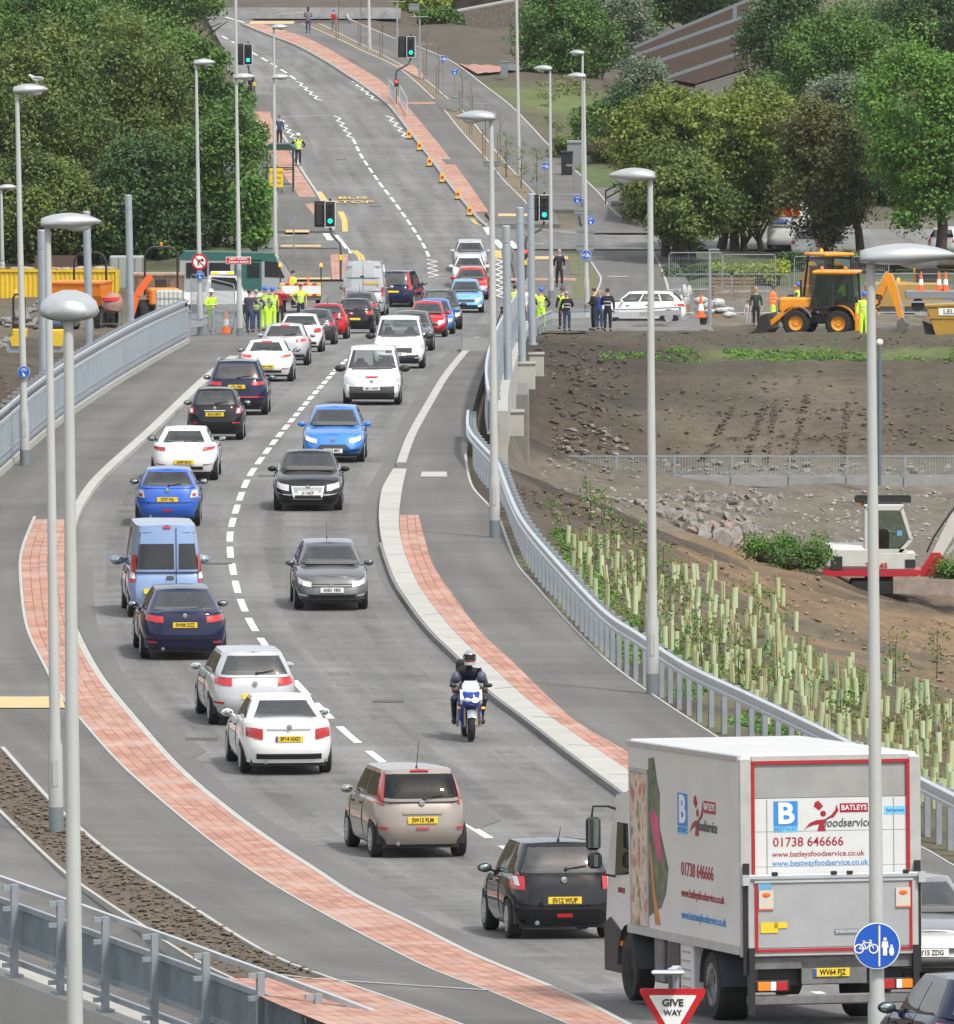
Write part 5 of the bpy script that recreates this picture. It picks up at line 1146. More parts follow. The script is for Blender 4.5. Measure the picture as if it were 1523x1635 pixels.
make_car('car', 'small red hatchback with big clear headlights in the oncoming lane', 'car', 682, 538, 'T', hatch(3.65, 1.66, 1.50, gh=(-1.7,1.0,-1.4,.1), lamps=[fl(.46,.80,.58,.84,M_clear,sk=.10), ('low','F',[(.56,.30),(.66,.30),(.66,.42),(.56,.42)],M_black,'fog_lamp')], extra=[grille(.4,.22,.42,M_black,.8)]), RED, toward, yaw=0)
make_car('car', 'blue hatchback almost hidden behind the small red one', 'car', 694, 533.5, 'T', hatch(3.9, 1.7, 1.5, lamps=[fl(.46,.80,.58,.84)]), FBL, toward)
make_car('car', 'dark grey off roader with black wheel arches in the oncoming lane', 'car', 705, 526, 'T', dict(L=4.3, W=1.82, H=1.72, top=tall_top, gh=(-2.0,1.05,-1.75,.3), gw=(.08,.25), wr=.36, fo=.8, mk=1.4, mirm=M_black, lamps=[fl(.46,.80,.62,.86)], extra=[grille(.42,.5,.78)]), DGR, toward, yaw=4)
make_car('car', 'sky blue hatchback with one headlight shining', 'car', 744, 499, 'T', hatch(4.0, 1.70, 1.54, gh=(-1.9,1.05,-1.6,.2), lamps=[fl(.46,.80,.62,.86,M_clear,sk=.1), ('low','F',[(.56,.14),(.70,.14),(.70,.26),(.56,.26)],M_lit,'lit_headlamp')], extra=[grille(.40,.62,.82), grille(.5,.08,.24)], plf='', plzf=.46), SKY, toward, yaw=2)
make_car('car', 'red car with white headlight behind the sky blue one', 'car', 752, 478, 'T', hatch(4.0, 1.72, 1.5, lamps=[fl(.46,.80,.62,.86)], extra=[grille(.42,.5,.7)]), RED, toward)
make_car('car', 'white car second from the back of the oncoming queue', 'car', 749, 459, 'T', hatch(4.0, 1.72, 1.5, lamps=[fl(.46,.80,.62,.86)], extra=[grille(.42,.5,.7)]), WHT, toward)
make_car('car', 'silver car last in the oncoming queue', 'car', 751, 434, 'T', hatch(4.1, 1.74, 1.5, lamps=[fl(.46,.80,.62,.86)], extra=[grille(.42,.5,.7)]), SIL, toward)
make_car('car', 'grey car with striped chrome grille half hidden by the lorry', 'car', 1473, 1568, 'T', dict(L=4.4, W=1.85, H=1.50, top=hatch_top, gh=(-2.0,1.0,-1.5,.0), gw=(.10,.32), fo=.85, plf='SY15 ZDG', plzf=.46, lamps=[fl(.50,.86,.70,.82,M_clear,sk=.04)], extra=[('low','F',[(.46,.40),(-.46,.40),(-.50,.70),(.50,.70)],M_chrome,'grille_frame')]+[('low','F',[(.44-.0*k,.43+.065*k),(-.44,.43+.065*k),(-.45,.465+.065*k),(.45,.465+.065*k)],M_black,'grille_slot') for k in range(4)]+[grille(.8,.04,.16)]), SIL2, toward, yaw=0)
make_car('car', 'dark blue car entering at the bottom right corner', 'car', 1590, 1752, 'A', hatch(4.1, 1.75, 1.47, lamps=[rl(.5,.84,.7,.9)]), NAVY, away, yaw=5)
# side on and parked ones
make_car('car', 'white estate car parked side on beside the site fence', 'parked car', 1019, 516, 'S', dict(L=4.35, W=1.8, H=1.46, top=hatch_top, gh=(-2.0,1.1,-1.5,.4), gw=(.1,.3), ro=.75, fo=.88, swin=[(.03,.28),(.31,.61),(.64,.95)], lamps=[rl(.5,.84,.74,.9), fl(.5,.84,.6,.84)], handles=(-.1,.1)), WHT, None, turn=176)
p = W(1290,413,628)
make_car('car', 'white hatchback parked under the trees in front of the chevron van', 'parked car', 1290, 413, 'A', hatch(4.0,1.76,1.5, lamps=[rl(.56,.84,.72,.95)]), WHT, None, turn=78)
make_car('car', 'pale silver car parked at the far right edge under the trees', 'parked car', 1508, 410, 'A', hatch(4.2,1.76,1.5, lamps=[rl(.56,.84,.72,.95)], plr='', extra=[rpan(.26,.5,.62,M_plY,'number_plate')]), SIL, None, turn=72)
r_, c_ = make_car('van', 'white works van with red and yellow rear chevrons under the trees', 'van', 1256, 397, 'A', dict(L=5.2, W=2.0, H=2.4, top=[(-.5,1.2),(0,1.2),(.3,1.2),(.4,1.1),(.5,.9)], gh=(-2.55,1.9,-2.48,1.2), gw=(.03,.14), n=10, gn=10, rw=False, swin=[(.78,.95)], mk=1.5, mirm=M_black, wheel='cap',
 lamps=[('low','R',[(.86,.6),(.98,.6),(.98,.98),(.86,.98)],M_red,'tail_lamp')], extra=[('up','R',[(-.82,.42),(.82,.42),(.80,.92),(-.80,.92)],M_yellow,'chevron_panel')]+[('up','R',[(x,.44),(x+.16,.44),(x+.16+(.18 if x < 0 else -.18),.90),(x+(.18 if x < 0 else -.18),.90)],M_signr,'red_stripe') for x in (-.78,-.42,.10,.28,.60)]), WHT, None, turn=80)
text('LIEN', .26, 'lettering', M_blue, r_, Matrix.Translation((-.1,-2.62,1.42)) @ FACE, sx=1.5, bold=.02)
# ================================================================= lorry
def lorry():
 D0 = 167.5
 base = W(1327, 1600, D0)                                   # below the rear bumper centre
 yaw = R(13.5)                                              # nose turned to the left of straight ahead
 fw = Vector((-math.sin(yaw), math.cos(yaw), 0)); sl = -.036
 fw3 = Vector((fw.x, fw.y, sl)).normalized(); rt = fw3.cross(Vector((0,0,1))).normalized(); up = rt.cross(fw3)
 z = gf(D0+3)+.005
 M = Matrix(((rt.x,fw3.x,up.x,base.x),(rt.y,fw3.y,up.y,D0),(rt.z,fw3.z,up.z,gf(D0)),(0,0,0,1)))
 t = thing('box_lorry', 'white refrigerated box lorry with red framed rear door and foodservice lettering', 'lorry', M=M)
 Wd, L, zb, zt = 2.50, 6.1, .98, 3.62
 wbody = mat('lorry_white', (.62,.62,.61), .3, 0, .3, nvar=.06, nscale=1.2)
 gpan = mat('lorry_grey_panel', (.30,.30,.295), .4, .1, nvar=.10, nscale=2.5)
 fr = mat('lorry_frame', (.40,.40,.39), .4, .1, nvar=.12, nscale=3)
 box = MB().box((0, L/2, (zb+zt)/2), (Wd, L, zt-zb), bev=.03).build('box_body', wbody, t)
 MB().box((0, L/2, zt+.01), (Wd-.06, L-.06, .05), bev=.02).build('roof_panel', wbody, t)
 mb = MB()
 for sx in (-1, 1): mb.box((sx*(Wd/2-.075), -.02, (zb+zt)/2-.03), (.16, .07, zt-zb+.02), bev=.01)
 mb.box((0, -.02, zt-.03), (Wd-.32, .07, .08))
 mb.build('rear_frame', fr, t)
 MB().box((0, -.012, 3.30), (2.12, .03, .46)).build('upper_door_panel', gpan, t)
 dz0, dz1 = zb+.02, 2.92
 MB().box((0, -.016, 2.53), (2.12, .04, 1.06)).build('shutter_door', mat('shutter_white', (.56,.57,.57), .35, nvar=.05, nscale=2), t)
 mb = MB()
 for x in (-.88, .88): mb.box((x,-.04,2.53), (.010,.006,1.04))
 for z_ in (2.15, 2.62): mb.box((0,-.0375,z_), (2.1,.004,.006))
 mb.build('shutter_seams', gpan, t)
 red = mat('lorry_red_tape', (.36,.012,.02), .35)
 mb = MB()
 for x in (-1.075, 1.075): mb.box((x,-.05,2.74), (.045,.02,1.60))
 mb.box((0,-.05,3.545), (2.195,.02,.045)); mb.build('red_outline', red, t)
 # tail lift platform
 tl = MB().box((0,-.12,1.47), (2.36,.10,1.04), bev=.01).build('tail_lift', fr, t)
 MB().box((0,-.176,1.50), (2.16,.012,.86)).build('platform_panel', mat('platform_grey', (.35,.36,.37), .4, .2, nvar=.06, nscale=3), tl)
 mb = MB(); mb.box((-1.07,-.186,1.47), (.04,.008,.92)); mb.box((1.07,-.186,1.47), (.04,.008,.92)); mb.box((0,-.186,1.03), (2.18,.008,.04)); mb.build('red_outline', red, tl)
 MB().box((0,-.15,2.015), (2.44,.12,.07), bev=.015).box((0,-.18,1.955), (2.2,.05,.03)).build('platform_rail', M_steel2, tl)
 mb = MB()
 for x in (-.82,.0,.22,1.0): mb.box((x,-.2,2.06), (.08,.06,.05), bev=.01)
 mb.build('rubber_stops', M_black, tl)
 for x in (-.94, .96):
  f_ = MB().box((x,-.196,1.71), (.20,.014,.27)).build('warning_flag', mat('flag_cream', (.5,.48,.42), .6), tl); MB().ball((x,-.204,1.78), (.06,.012,.035), 10, 6).box((x,-.205,1.59),(.20,.006,.015)).build('flag_mark', M_orange, f_)
 MB().box((-.96,-.192,1.90), (.18,.008,.10)).build('blue_sticker', SKY, tl); MB().box((-.90,-.192,1.34), (.24,.008,.14)).box((-.74,-.192,1.37),(.18,.008,.08)).build('yellow_sticker', M_plY, tl)
 MB().box((.17,-.192,1.27), (.32,.008,.07)).build('maker_plate', M_cdark, tl); text('DHOLLANDIA', .04, 'plate_lettering', M_signw, tl, Matrix.Translation((.17,-.198,1.27)) @ FACE, sx=.85)
 for sx in (-1, 1): 
  MB().box((sx*1.19,-.1,1.45), (.07,.08,1.5)).box((sx*1.14,-.14,.62), (.08,.10,.9)).build('lift_arm', M_black, t)
 MB().box((-1.22,-.16,1.98), (.10,.16,.14)).build('lift_hinge', M_steel2, t); MB().box((1.22,-.16,1.98), (.10,.16,.14)).build('lift_hinge', M_steel2, t)
 # lettering on the shutter
 zc = -.0375
 bl = mat('lorry_blue_ink', (.03,.22,.55), .4); rd = mat('lorry_red_ink', (.30,.012,.025), .4); gy = mat('lorry_grey_ink', (.09,.09,.09), .4); bl2 = mat('lorry_light_blue', (.18,.50,.72), .4)
 def logo(parent, Mx, sc_=1.0, co=True):
  sq = MB(); sq.box((0,0,.06), (.36,.006,.36)); o = sq.build('blue_square', bl, parent); o.matrix_local = Mx
  text('B', .30, 'square_letter', M_signw, o, Matrix.Translation((.0,-.005,.05)) @ Matrix.Diagonal((1,1,1,1)) @ FACE, bold=.03, sx=1.1)
  MB().box((0,-.001,-.165), (.36,.004,.08)).build('blue_line', bl2, o); text('BESTWAY', .06, 'letters', bl, o, Matrix.Translation((0,-.005,-.165)) @ FACE, sx=.95)
  # leaping chef figure: hat, head, arms, tunic
  fg = MB()
  fg.prism([(.42,.16),(.50,.10),(.56,.16),(.49,.24),(.44,.22)], -.004, 0, plane='XZ'); fg.lathe([(.001,-.004),(.045,-.004),(.045,0),(.001,0)], 14, Matrix.Translation((.56,0,.05)) @ Matrix.Rotation(PI/2, 4, 'X'))
  arc = [(.76,.18),(.74,.10),(.68,.03),(.58,-.03),(.46,-.04),(.36,-.08),(.27,-.18),(.33,-.14),(.42,-.11),(.50,-.10),(.47,-.20),(.60,-.20),(.57,-.10),(.62,-.03),(.72,.0),(.79,.09)]
  fg.prism(arc, -.004, 0, plane='XZ'); f_ = fg.build('chef_figure', rd, parent); f_.matrix_local = Mx
  rb = MB().box((1.02,0,.13), (.42,.006,.13)).build('name_panel', rd, parent); rb.matrix_local = Mx; text('BATLEYS', .075, 'letters', M_signw, rb, Matrix.Translation((1.02,-.005,.13)) @ FACE, sx=.95, bold=.01)
  fs_ = text('foodservice', .125, 'letters', gy, parent, Mx @ Matrix.Translation((.57,-.004,-.085)) @ FACE, align='LEFT', sx=.88, bold=.01, shear=.12)
 logo(t, Matrix.Translation((-.62,zc,2.80)) @ Matrix.Diagonal((.93,1,.93,1)))
 text('01738 646666', .125, 'phone_number', rd, t, Matrix.Translation((-.80,zc,2.47)) @ FACE, align='LEFT', sx=.98, bold=.008)
 text('www.batleysfoodservice.co.uk', .075, 'web_address', rd, t, Matrix.Translation((-.81,zc,2.31)) @ FACE, align='LEFT', bold=.005, sx=1.0)
 text('www.bestwayfoodservice.co.uk', .075, 'web_address', bl, t, Matrix.Translation((-.81,zc,2.19)) @ FACE, align='LEFT', bold=.005, sx=1.0)
 MB().box((.90,zc,2.88), (.30,.006,.11)).build('light_blue_label', bl2, t); text('Refrigerated', .045, 'label_lettering', bl, t, Matrix.Translation((.90,zc-.006,2.88)) @ FACE, sx=.8)
 # left side graphics (side faces -X)
 SM = Matrix.Translation((-Wd/2-.004, 0, 0)) @ Matrix.Rotation(-PI/2, 4, 'Z')     # local x runs towards the rear
 def side(y, z_, ): return Matrix.Translation((-Wd/2-.004, y, z_)) @ Matrix.Rotation(-PI/2, 4, 'Z')
 logo(t, side(3.05, 2.72) @ Matrix.Diagonal((1.45,1,1.25,1)))
 text('01738 646666', .19, 'phone_number', rd, t, side(3.15, 1.98) @ FACE, align='LEFT', sx=1.15, bold=.008)
 text('www.batleysfoodservice.co.uk', .12, 'web_address', rd, t, side(3.15, 1.66) @ FACE, align='LEFT', sx=1.13, bold=.004)
 text('www.bestwayfoodservice.co.uk', .12, 'web_address', bl, t, side(3.15, 1.36) @ FACE, align='LEFT', sx=1.13, bold=.004)
 # side door and food picture
 o = MB().prism([(4.98,zb+.12),(5.90,zb+.12),(5.90,zt-.42),(4.98,zt-.42)], -Wd/2-.012, -Wd/2, plane='YZ').build('side_door', mat('salmon_and_herbs', (.45,.42,.36), .4), t)
 m = MATS['salmon_and_herbs']; nt = m.node_tree; tc = nt.nodes.new('ShaderNodeTexCoord'); nz = nt.nodes.new('ShaderNodeTexNoise'); nz.inputs['Scale'].default_value = 3.2; nz.inputs['Detail'].default_value = 6; cr = nt.nodes.new('ShaderNodeValToRGB')
 el = cr.color_ramp.elements; el[0].position = .36; el[0].color = (.40,.16,.09,1); el[1].position = .66; el[1].color = (.12,.15,.05,1); e2 = el.new(.5); e2.color = (.62,.52,.44,1)
 nt.links.new(tc.outputs['Object'], nz.inputs['Vector']); nt.links.new(nz.outputs[0], cr.inputs[0]); nt.links.new(cr.outputs[0], nt.nodes['Principled BSDF'].inputs['Base Color'])
 MB().prism([(4.94,zb+.06),(4.99,zb+.06),(4.99,zt-.36),(4.94,zt-.36)], -Wd/2-.02, -Wd/2, plane='YZ').prism([(5.89,zb+.06),(5.94,zb+.06),(5.94,zt-.36),(5.89,zt-.36)], -Wd/2-.02, -Wd/2, plane='YZ').prism([(4.94,zt-.41),(5.94,zt-.41),(5.94,zt-.35),(4.94,zt-.35)], -Wd/2-.021, -Wd/2, plane='YZ').prism([(4.94,zb+.05),(5.94,zb+.05),(5.94,zb+.11),(4.94,zb+.11)], -Wd/2-.021, -Wd/2, plane='YZ').build('door_frame', fr, t)
 lf = [(4.93,3.42),(4.6,3.45),(4.45,3.15),(4.30,2.95),(4.32,2.5),(4.15,2.3),(3.85,1.95),(4.0,1.6),(4.25,1.4),(4.93,1.25)]
 MB().prism(lf, -Wd/2-.003, -Wd/2, plane='YZ').build('printed_leaves', mat('printed_leaf', (.10,.13,.07), .4, nvar=.6, nscale=5, detail=8), t)
 MB().prism([(4.86,2.62),(4.7,2.75),(4.45,2.65),(4.2,2.1),(4.4,2.0),(4.6,2.3)], -Wd/2-.0055, -Wd/2-.003, plane='YZ').build('printed_radish', mat('printed_pink', (.55,.06,.18), .4, nvar=.3, nscale=3), t)
 MB().prism([(4.9,2.2),(4.85,2.25),(4.6,1.6),(4.3,1.15),(4.6,1.15)], -Wd/2-.0055, -Wd/2-.003, plane='YZ').build('printed_carrot', mat('printed_orange', (.5,.17,.05), .4, nvar=.3, nscale=3), t)
 MB().box((-Wd/2-.01, L/2, zb+.05), (.03, L, .12)).box((-Wd/2-.01, L/2, zt-.02), (.03, L, .06)).build('side_rail', fr, t)
 # chassis
 MB().box((0, 4.1, .80), (.9, 7.4, .26)).box((0,.2,.70),(2.0,.3,.3)).build('chassis', M_black, t)
 MB().box((0,-.02,.86), (2.36,.16,.16)).build('lift_beam', mat('dirty_grey', (.13,.13,.13), .6, nvar=.3, nscale=5), t)
 MB().box((0,-.05,.36), (2.34,.12,.14), bev=.02).build('underrun_bar', MATS['dirty_grey'], t)
 for x in (-.85,.9):
  h_ = MB().box((x,-.10,.55), (.50,.10,.16), bev=.02).build('tail_lamp_housing', M_black, t)
  MB().box((x-(.12 if x < 0 else -.12),-.155,.55), (.17,.02,.12), bev=.008).build('amber_lens', M_amber, h_); MB().box((x+.01,-.155,.55), (.08,.02,.12), bev=.008).build('clear_lens', M_conew, h_); MB().box((x+(.13 if x < 0 else -.13),-.155,.55), (.15,.02,.12), bev=.008).build('red_lens', M_red, h_)
 MB().box((.02,-.08,.72), (.9,.04,.30)).build('plate_panel', MATS['dirty_grey'], t)
 plate(t, -.02, -.115, .72, 'WV64 FJZ', True, w_=.50, eu=True)
 # wheels
 for y, tw in ((1.75, .50), (5.75+.55, .27)):
  for sx in (-1, 1):
   o = MB().lathe([(.27,-tw/2),(.44,-tw/2),(.475,-tw*.4),(.475,tw*.4),(.44,tw/2),(.27,tw/2)], 28, axis='X').build('wheel', M_rub, t, smooth=30); o.location = (sx*(1.20-tw/2), y, .475)
   mb = MB().lathe([(.001,.05),(.12,.06),(.13,.0),(.22,-.05),(.29,.02),(.30,.06),(.27,.06)], 24, axis='X')
   for k in range(8): a = 2*PI*k/8; mb.ball((.0,math.cos(a)*.17,math.sin(a)*.17),.022,6,4)
   q = mb.build('rim', mat('truck_rim', (.35,.35,.36), .45, .4), o, smooth=30); q.location = (sx*(tw/2-.06),0,0); q.scale = (sx,1,1)
  for sx in (-1, 1):
   P = [[Vector((sx*(1.22)-sx*w_, y+math.cos(a)*.58, .475+math.sin(a)*.56)) for w_ in (0,.5)] for a in [PI*k/10 for k in range(11)]]
   MB().grid(P).grid([[p+Vector((0,0,.03)) for p in r_] for r_ in P]).build('mudguard', mat('mudguard_grey', (.05,.06,.08), .6), t)
 # fridge unit and lockers
 mb = MB().box((-1.12,3.35,.62), (.22,1.35,.78), bev=.03); o = mb.build('fridge_unit', wbody, t)
 MB().box((-1.235,3.62,.62), (.02,.62,.66)).build('fridge_grille', mat('grille_dark',(.04,.04,.045),.6), o)
 mb = MB()
 for k in range(5): mb.box((-1.236,2.98,.38+.12*k), (.02,.4,.02))
 mb.build('louvres', gpan, o)
 MB().box((-1.12,4.55,.70), (.2,.5,.70), bev=.02).build('locker', MATS['dirty_grey'], t)
 # cab
 cb = MB()
 cab = [(5.95+.25,.62),(5.95+.25,2.75),(6.5,2.92),(7.3,2.82),(7.75,1.95),(7.90,1.1),(7.92,.55),(7.75,.38),(6.95,.38),(6.9,.62)]
 cb.prism(cab, -1.12, 1.12, plane='YZ'); cb.build('cab', wbody, t)
 MB().prism([(6.55,1.75),(7.35,1.70),(7.20,2.45),(6.62,2.45)], -1.13, -1.118, plane='YZ').build('side_window', M_glass2, t)
 MB().prism([(7.62,2.0),(7.66,2.0),(7.32,2.75),(7.28,2.75)], -1.0, 1.0, plane='YZ').build('windscreen', M_glass, t)
 MB().box((-1.14,6.25,2.1),(.04,.05,1.2)).build('door_pillar', M_black, t)
 MB().prism([(6.8,.35),(7.9,.35),(7.9,1.0),(7.6,1.1),(6.9,.9)], -1.15,-1.10, plane='YZ').build('cab_step', M_black, t)
 MB().box((-1.18,6.75,.78),(.05,.10,.07)).build('side_marker', M_amber, t)
 text('BATLEYS', .08, 'door_lettering', rd, t, Matrix.Translation((-1.125,7.0,1.5)) @ Matrix.Rotation(-PI/2,4,'Z') @ FACE, sx=.9); 
 for sx in (-1, 1):
  a = MB().tube([(sx*1.1,7.3,2.62),(sx*1.2,7.45,2.66),(sx*1.40,7.5,2.66),(sx*1.42,7.5,2.5)], .018, 6).build('mirror_arm', M_black, t); MB().tube([(sx*1.1,7.35,1.68),(sx*1.36,7.5,1.72)], .018, 6).build('mirror_arm', M_black, t)
  h_ = MB().box((sx*1.40,7.5,2.28), (.21,.10,.46), bev=.04).box((sx*1.38,7.5,1.90), (.20,.10,.22), bev=.04).build('mirror', M_black, t)
  MB().box((sx*1.40,7.445,2.28), (.17,.01,.40)).box((sx*1.38,7.445,1.90), (.16,.01,.17)).build('mirror_glass', M_mirror, h_)
 return t
lorry()
# ================================================================= people
def skinmesh(name, chains, m, parent, sub=1):
 """chains: list of lists of (pos, radius); chains may start at an existing node index by giving ('@', i)"""
 vs = []; es = []; rs = []
 for ch in chains:
  prev = None
  for q in ch:
   if isinstance(q[0], str): prev = q[1]; continue
   vs.append(tuple(q[0])); rs.append(q[1])
   if prev is not None: es.append((prev, len(vs)-1))
   prev = len(vs)-1
 me = bpy.data.meshes.new('sk'); me.from_pydata(vs, es, []); o = bpy.data.objects.new('sk', me); COL.objects.link(o)
 md = o.modifiers.new('s', 'SKIN'); md.use_smooth_shade = True
 for i, r_ in enumerate(rs):
  sv = me.skin_vertices[0].data[i]; sv.radius = (r_, r_) if not isinstance(r_, tuple) else r_
 me.skin_vertices[0].data[0].use_root = True
 if sub: o.modifiers.new('u', 'SUBSURF').levels = sub
 dg = bpy.context.evaluated_depsgraph_get(); dg.update(); nm = bpy.data.meshes.new_from_object(o.evaluated_get(dg)); bpy.data.objects.remove(o)
 nm.name = name; nm.materials.clear(); nm.materials.append(m); nm.polygons.foreach_set('use_smooth', [True]*len(nm.polygons))
 ob = bpy.data.objects.new(name, nm); COL.objects.link(ob)
 if parent is not None: ob.parent = parent
 return ob
CL = {}
def cloth(name, c): return mat('cloth_'+name, c, .85, nvar=.14, nscale=14)
DKB = cloth('dark_navy', (.012,.015,.03)); BLKC = cloth('black', (.012,.012,.012)); JEAN = cloth('denim', (.03,.05,.11)); REDC = cloth('red', (.42,.01,.03)); CHK = cloth('purple_check', (.06,.05,.09)); GRN = cloth('dark_green', (.02,.04,.035)); GRC = cloth('grey', (.16,.16,.17)); LIL = cloth('lilac', (.40,.36,.42)); TANC = cloth('tan', (.14,.10,.06)); BLUC = cloth('blue', (.02,.06,.3)); WHC = cloth('white', (.6,.62,.65))
HAIRB = mat('brown_hair', (.035,.02,.012), .7); HAIRL = mat('blonde_hair', (.35,.22,.10), .7); HAIRG = mat('grey_hair', (.28,.27,.26), .7); HATW = mat('white_helmet', (.75,.75,.73), .35); HATB = mat('blue_helmet', (.015,.11,.55), .35); BOOT = mat('dark_boots', (.02,.016,.012), .6)
def person(label, P, H=1.78, face=0.0, top=BLKC, legs=JEAN, hair=HAIRB, hat=None, arms=('down','down'), vest=None, stride=0.0, longhair=False, skinny=1.0, bag=None, lean=0.0, group=None, parts=True):
 """face: heading in degrees, 0 = towards the camera"""
 k = H/1.78
 t = thing('person', label, 'person', tuple(P), R(face), group)
 V = lambda x, y, z: Vector((x*k, (y - lean*z)*k, z*k))
 # joints; the figure faces -Y
 hip = .92; sh = 1.44; sx = .185*skinny
 def arm(s_, mode):
  S_ = V(s_*sx, 0, sh-.03)
  if mode == 'down': E, Wr, Hd = V(s_*.26, .03, 1.16), V(s_*.27, -.04, .90), V(s_*.265, -.06, .80)
  elif mode == 'face': E, Wr, Hd = V(s_*.30, -.16, 1.20), V(s_*.12, -.24, 1.52), V(s_*.06, -.22, 1.60)
  elif mode == 'cross': E, Wr, Hd = V(s_*.28, -.04, 1.16), V(-s_*.02, -.22, 1.14), V(-s_*.14, -.22, 1.16)
  elif mode == 'front': E, Wr, Hd = V(s_*.27, -.06, 1.16), V(s_*.14, -.30, 1.10), V(s_*.08, -.36, 1.12)
  elif mode == 'hip': E, Wr, Hd = V(s_*.38, .06, 1.18), V(s_*.24, -.04, .98), V(s_*.18, -.08, .96)
  elif mode == 'swing': E, Wr, Hd = V(s_*.25, .10, 1.18), V(s_*.24, .02*s_-.08*s_, .94), V(s_*.23, -.06*s_, .85)
  elif mode == 'up': E, Wr, Hd = V(s_*.34, -.02, 1.30), V(s_*.22, -.10, 1.55), V(s_*.16, -.12, 1.64)
  return S_, E, Wr, Hd
 A = {s_: arm(s_, arms[0 if s_ < 0 else 1]) for s_ in (-1, 1)}
 st = stride
 def leg(s_): return [V(s_*.095, 0, hip-.06), V(s_*.105, -st*s_*.35-.02, .50), V(s_*.11, -st*s_*.5+(.06 if st and s_ < 0 else 0), .09), V(s_*.12, -st*s_*.5-.13, .04)]
 LG = {s_: leg(s_) for s_ in (-1, 1)}
 body = []
 body.append([(V(0,0,hip), .10*k), (V(0,.0,1.12), .09*k), (V(0,.01,1.34), (.12*k,.08*k)), (V(0,.0,sh+.03), .07*k), (V(0,-.005,1.55), .052*k), (V(0,-.015,1.61), (.07*k,.085*k)), (V(0,-.02,1.69), (.078*k,.10*k)), (V(0,-.01,1.76), .05*k)])
 n = 8
 for s_ in (-1, 1):
  S_, E, Wr, Hd = A[s_]; body.append([('@', 2), (S_, .062*k), (E, .043*k), (Wr, .030*k), (Wr.lerp(Hd, .7), (.036*k,.018*k))]); i0 = n+3; n += 4
  dr = (Hd-Wr).normalized(); sd_ = dr.cross(Vector((0,1,0))); sd_ = sd_.normalized() if sd_.length > .1 else Vector((1,0,0))
  for q, ln in ((-1.5,.062),(-.5,.075),(.5,.072),(1.5,.058)):
   b_ = Wr.lerp(Hd, .7) + sd_*q*.018*k; body.append([('@', i0), (b_+dr*.03*k, .010*k), (b_+dr*(.03+ln)*k+Vector((0,-.01,0)), .007*k)]); n += 2
  body.append([('@', i0), (Wr.lerp(Hd,.5)+sd_*.035*k, .011*k), (Wr.lerp(Hd,.8)+sd_*.05*k, .008*k)]); n += 2
 for s_ in (-1, 1): body.append([('@', 0)]+[(p, r_*k) for p, r_ in zip(LG[s_], (.088,.056,.040,.036))])
 b = skinmesh('body', body, M_skin, t)
 nose = MB().ball(V(0,-.125,1.655), .016*k, 6, 4).ball(V(-.078,-.01,1.66), (.012*k,.02*k,.03*k), 6, 4).ball(V(.078,-.01,1.66), (.012*k,.02*k,.03*k), 6, 4).build('nose_and_ears', M_skin, b, smooth=True)
 MB().ball(V(-.03,-.108,1.68), .010*k, 6, 4).ball(V(.03,-.108,1.68), .010*k, 6, 4).build('eyes', M_ink, b)
 # clothes: fuller copies of the chains
 tp = [[(V(0,0,hip-.10), (.15*k,.12*k)), (V(0,0,hip+.04), (.155*k,.125*k)), (V(0,0,1.14), .142*k), (V(0,.01,1.34), (.175*k,.13*k)), (V(0,.0,sh+.02), (.10*k,.085*k))]]
 for s_ in (-1, 1): S_, E, Wr, Hd = A[s_]; tp.append([('@', 3), (S_, .080*k), (E, .060*k), (E.lerp(Wr, .9), .045*k)] if not (vest and vest[1] == 'tee') else [('@', 3), (S_, .080*k), (S_.lerp(E, .6), .066*k)])
 skinmesh('top', tp, top, t)
 if vest:
  vb = skinmesh('vest', [[(V(0,0,hip-.06), (.165*k,.135*k)), (V(0,0,hip+.08), (.165*k,.135*k)), (V(0,0,1.14), .152*k), (V(0,.01,1.34), (.188*k,.14*k)), (V(0,.0,sh+.01), (.12*k,.09*k))]] + [[('@', 3), (A[s_][0], .090*k), (A[s_][0].lerp(A[s_][1], .25 if vest[1] != 'coat' else .95), .074*k)] for s_ in (-1, 1)], vest[0], t)
  mb = MB()
  for z_, rr in ((1.10,.158),(1.24,.172)): 
   c = V(0,.005,z_); mb.lathe([(rr*k,-.02*k),(rr*k*1.01,.0),(rr*k,.02*k)], 18, Matrix.Translation(c) @ Matrix.Diagonal((1.06,.86,1,1)))
  mb.build('reflective_band', M_refl, vb)
 skinmesh('trousers', [[(V(0,.0,hip+.12), (.14*k,.11*k)), (V(0,0,hip-.04), .13*k)]] + [[('@', 1), (LG[s_][0], .105*k), (LG[s_][1], .074*k), (LG[s_][2]+Vector((0,0,.02)), .062*k)] for s_ in (-1, 1)], legs, t)
 for s_ in (-1, 1): MB().ball(LG[s_][3].lerp(LG[s_][2], .45)+Vector((0,0,-.005)), (.055*k,.135*k,.05*k), 10, 6).build('shoe', BOOT, t, smooth=True)
 hc = V(0,-.012,1.70)
 if hat is not None:
  mb = MB(); mb.lathe([(.118*k,0),(.122*k,.03*k),(.108*k,.08*k),(.07*k,.12*k),(.001,.13*k)], 16, Matrix.Translation(hc+Vector((0,0,.01)))); mb.lathe([(.118*k,.0),(.150*k,-.004*k),(.150*k,.006*k),(.118*k,.012*k)], 16, Matrix.Translation(hc+Vector((0,-.018*k,.008)))); mb.build('helmet', hat, t, smooth=True)
 else:
  mb = MB().ball(hc+Vector((0,.018*k,.02*k)), (.092*k,.108*k,.092*k), 12, 8)
  if longhair: mb.ball(hc+Vector((0,.07*k,-.10*k)), (.085*k,.05*k,.17*k), 10, 8)
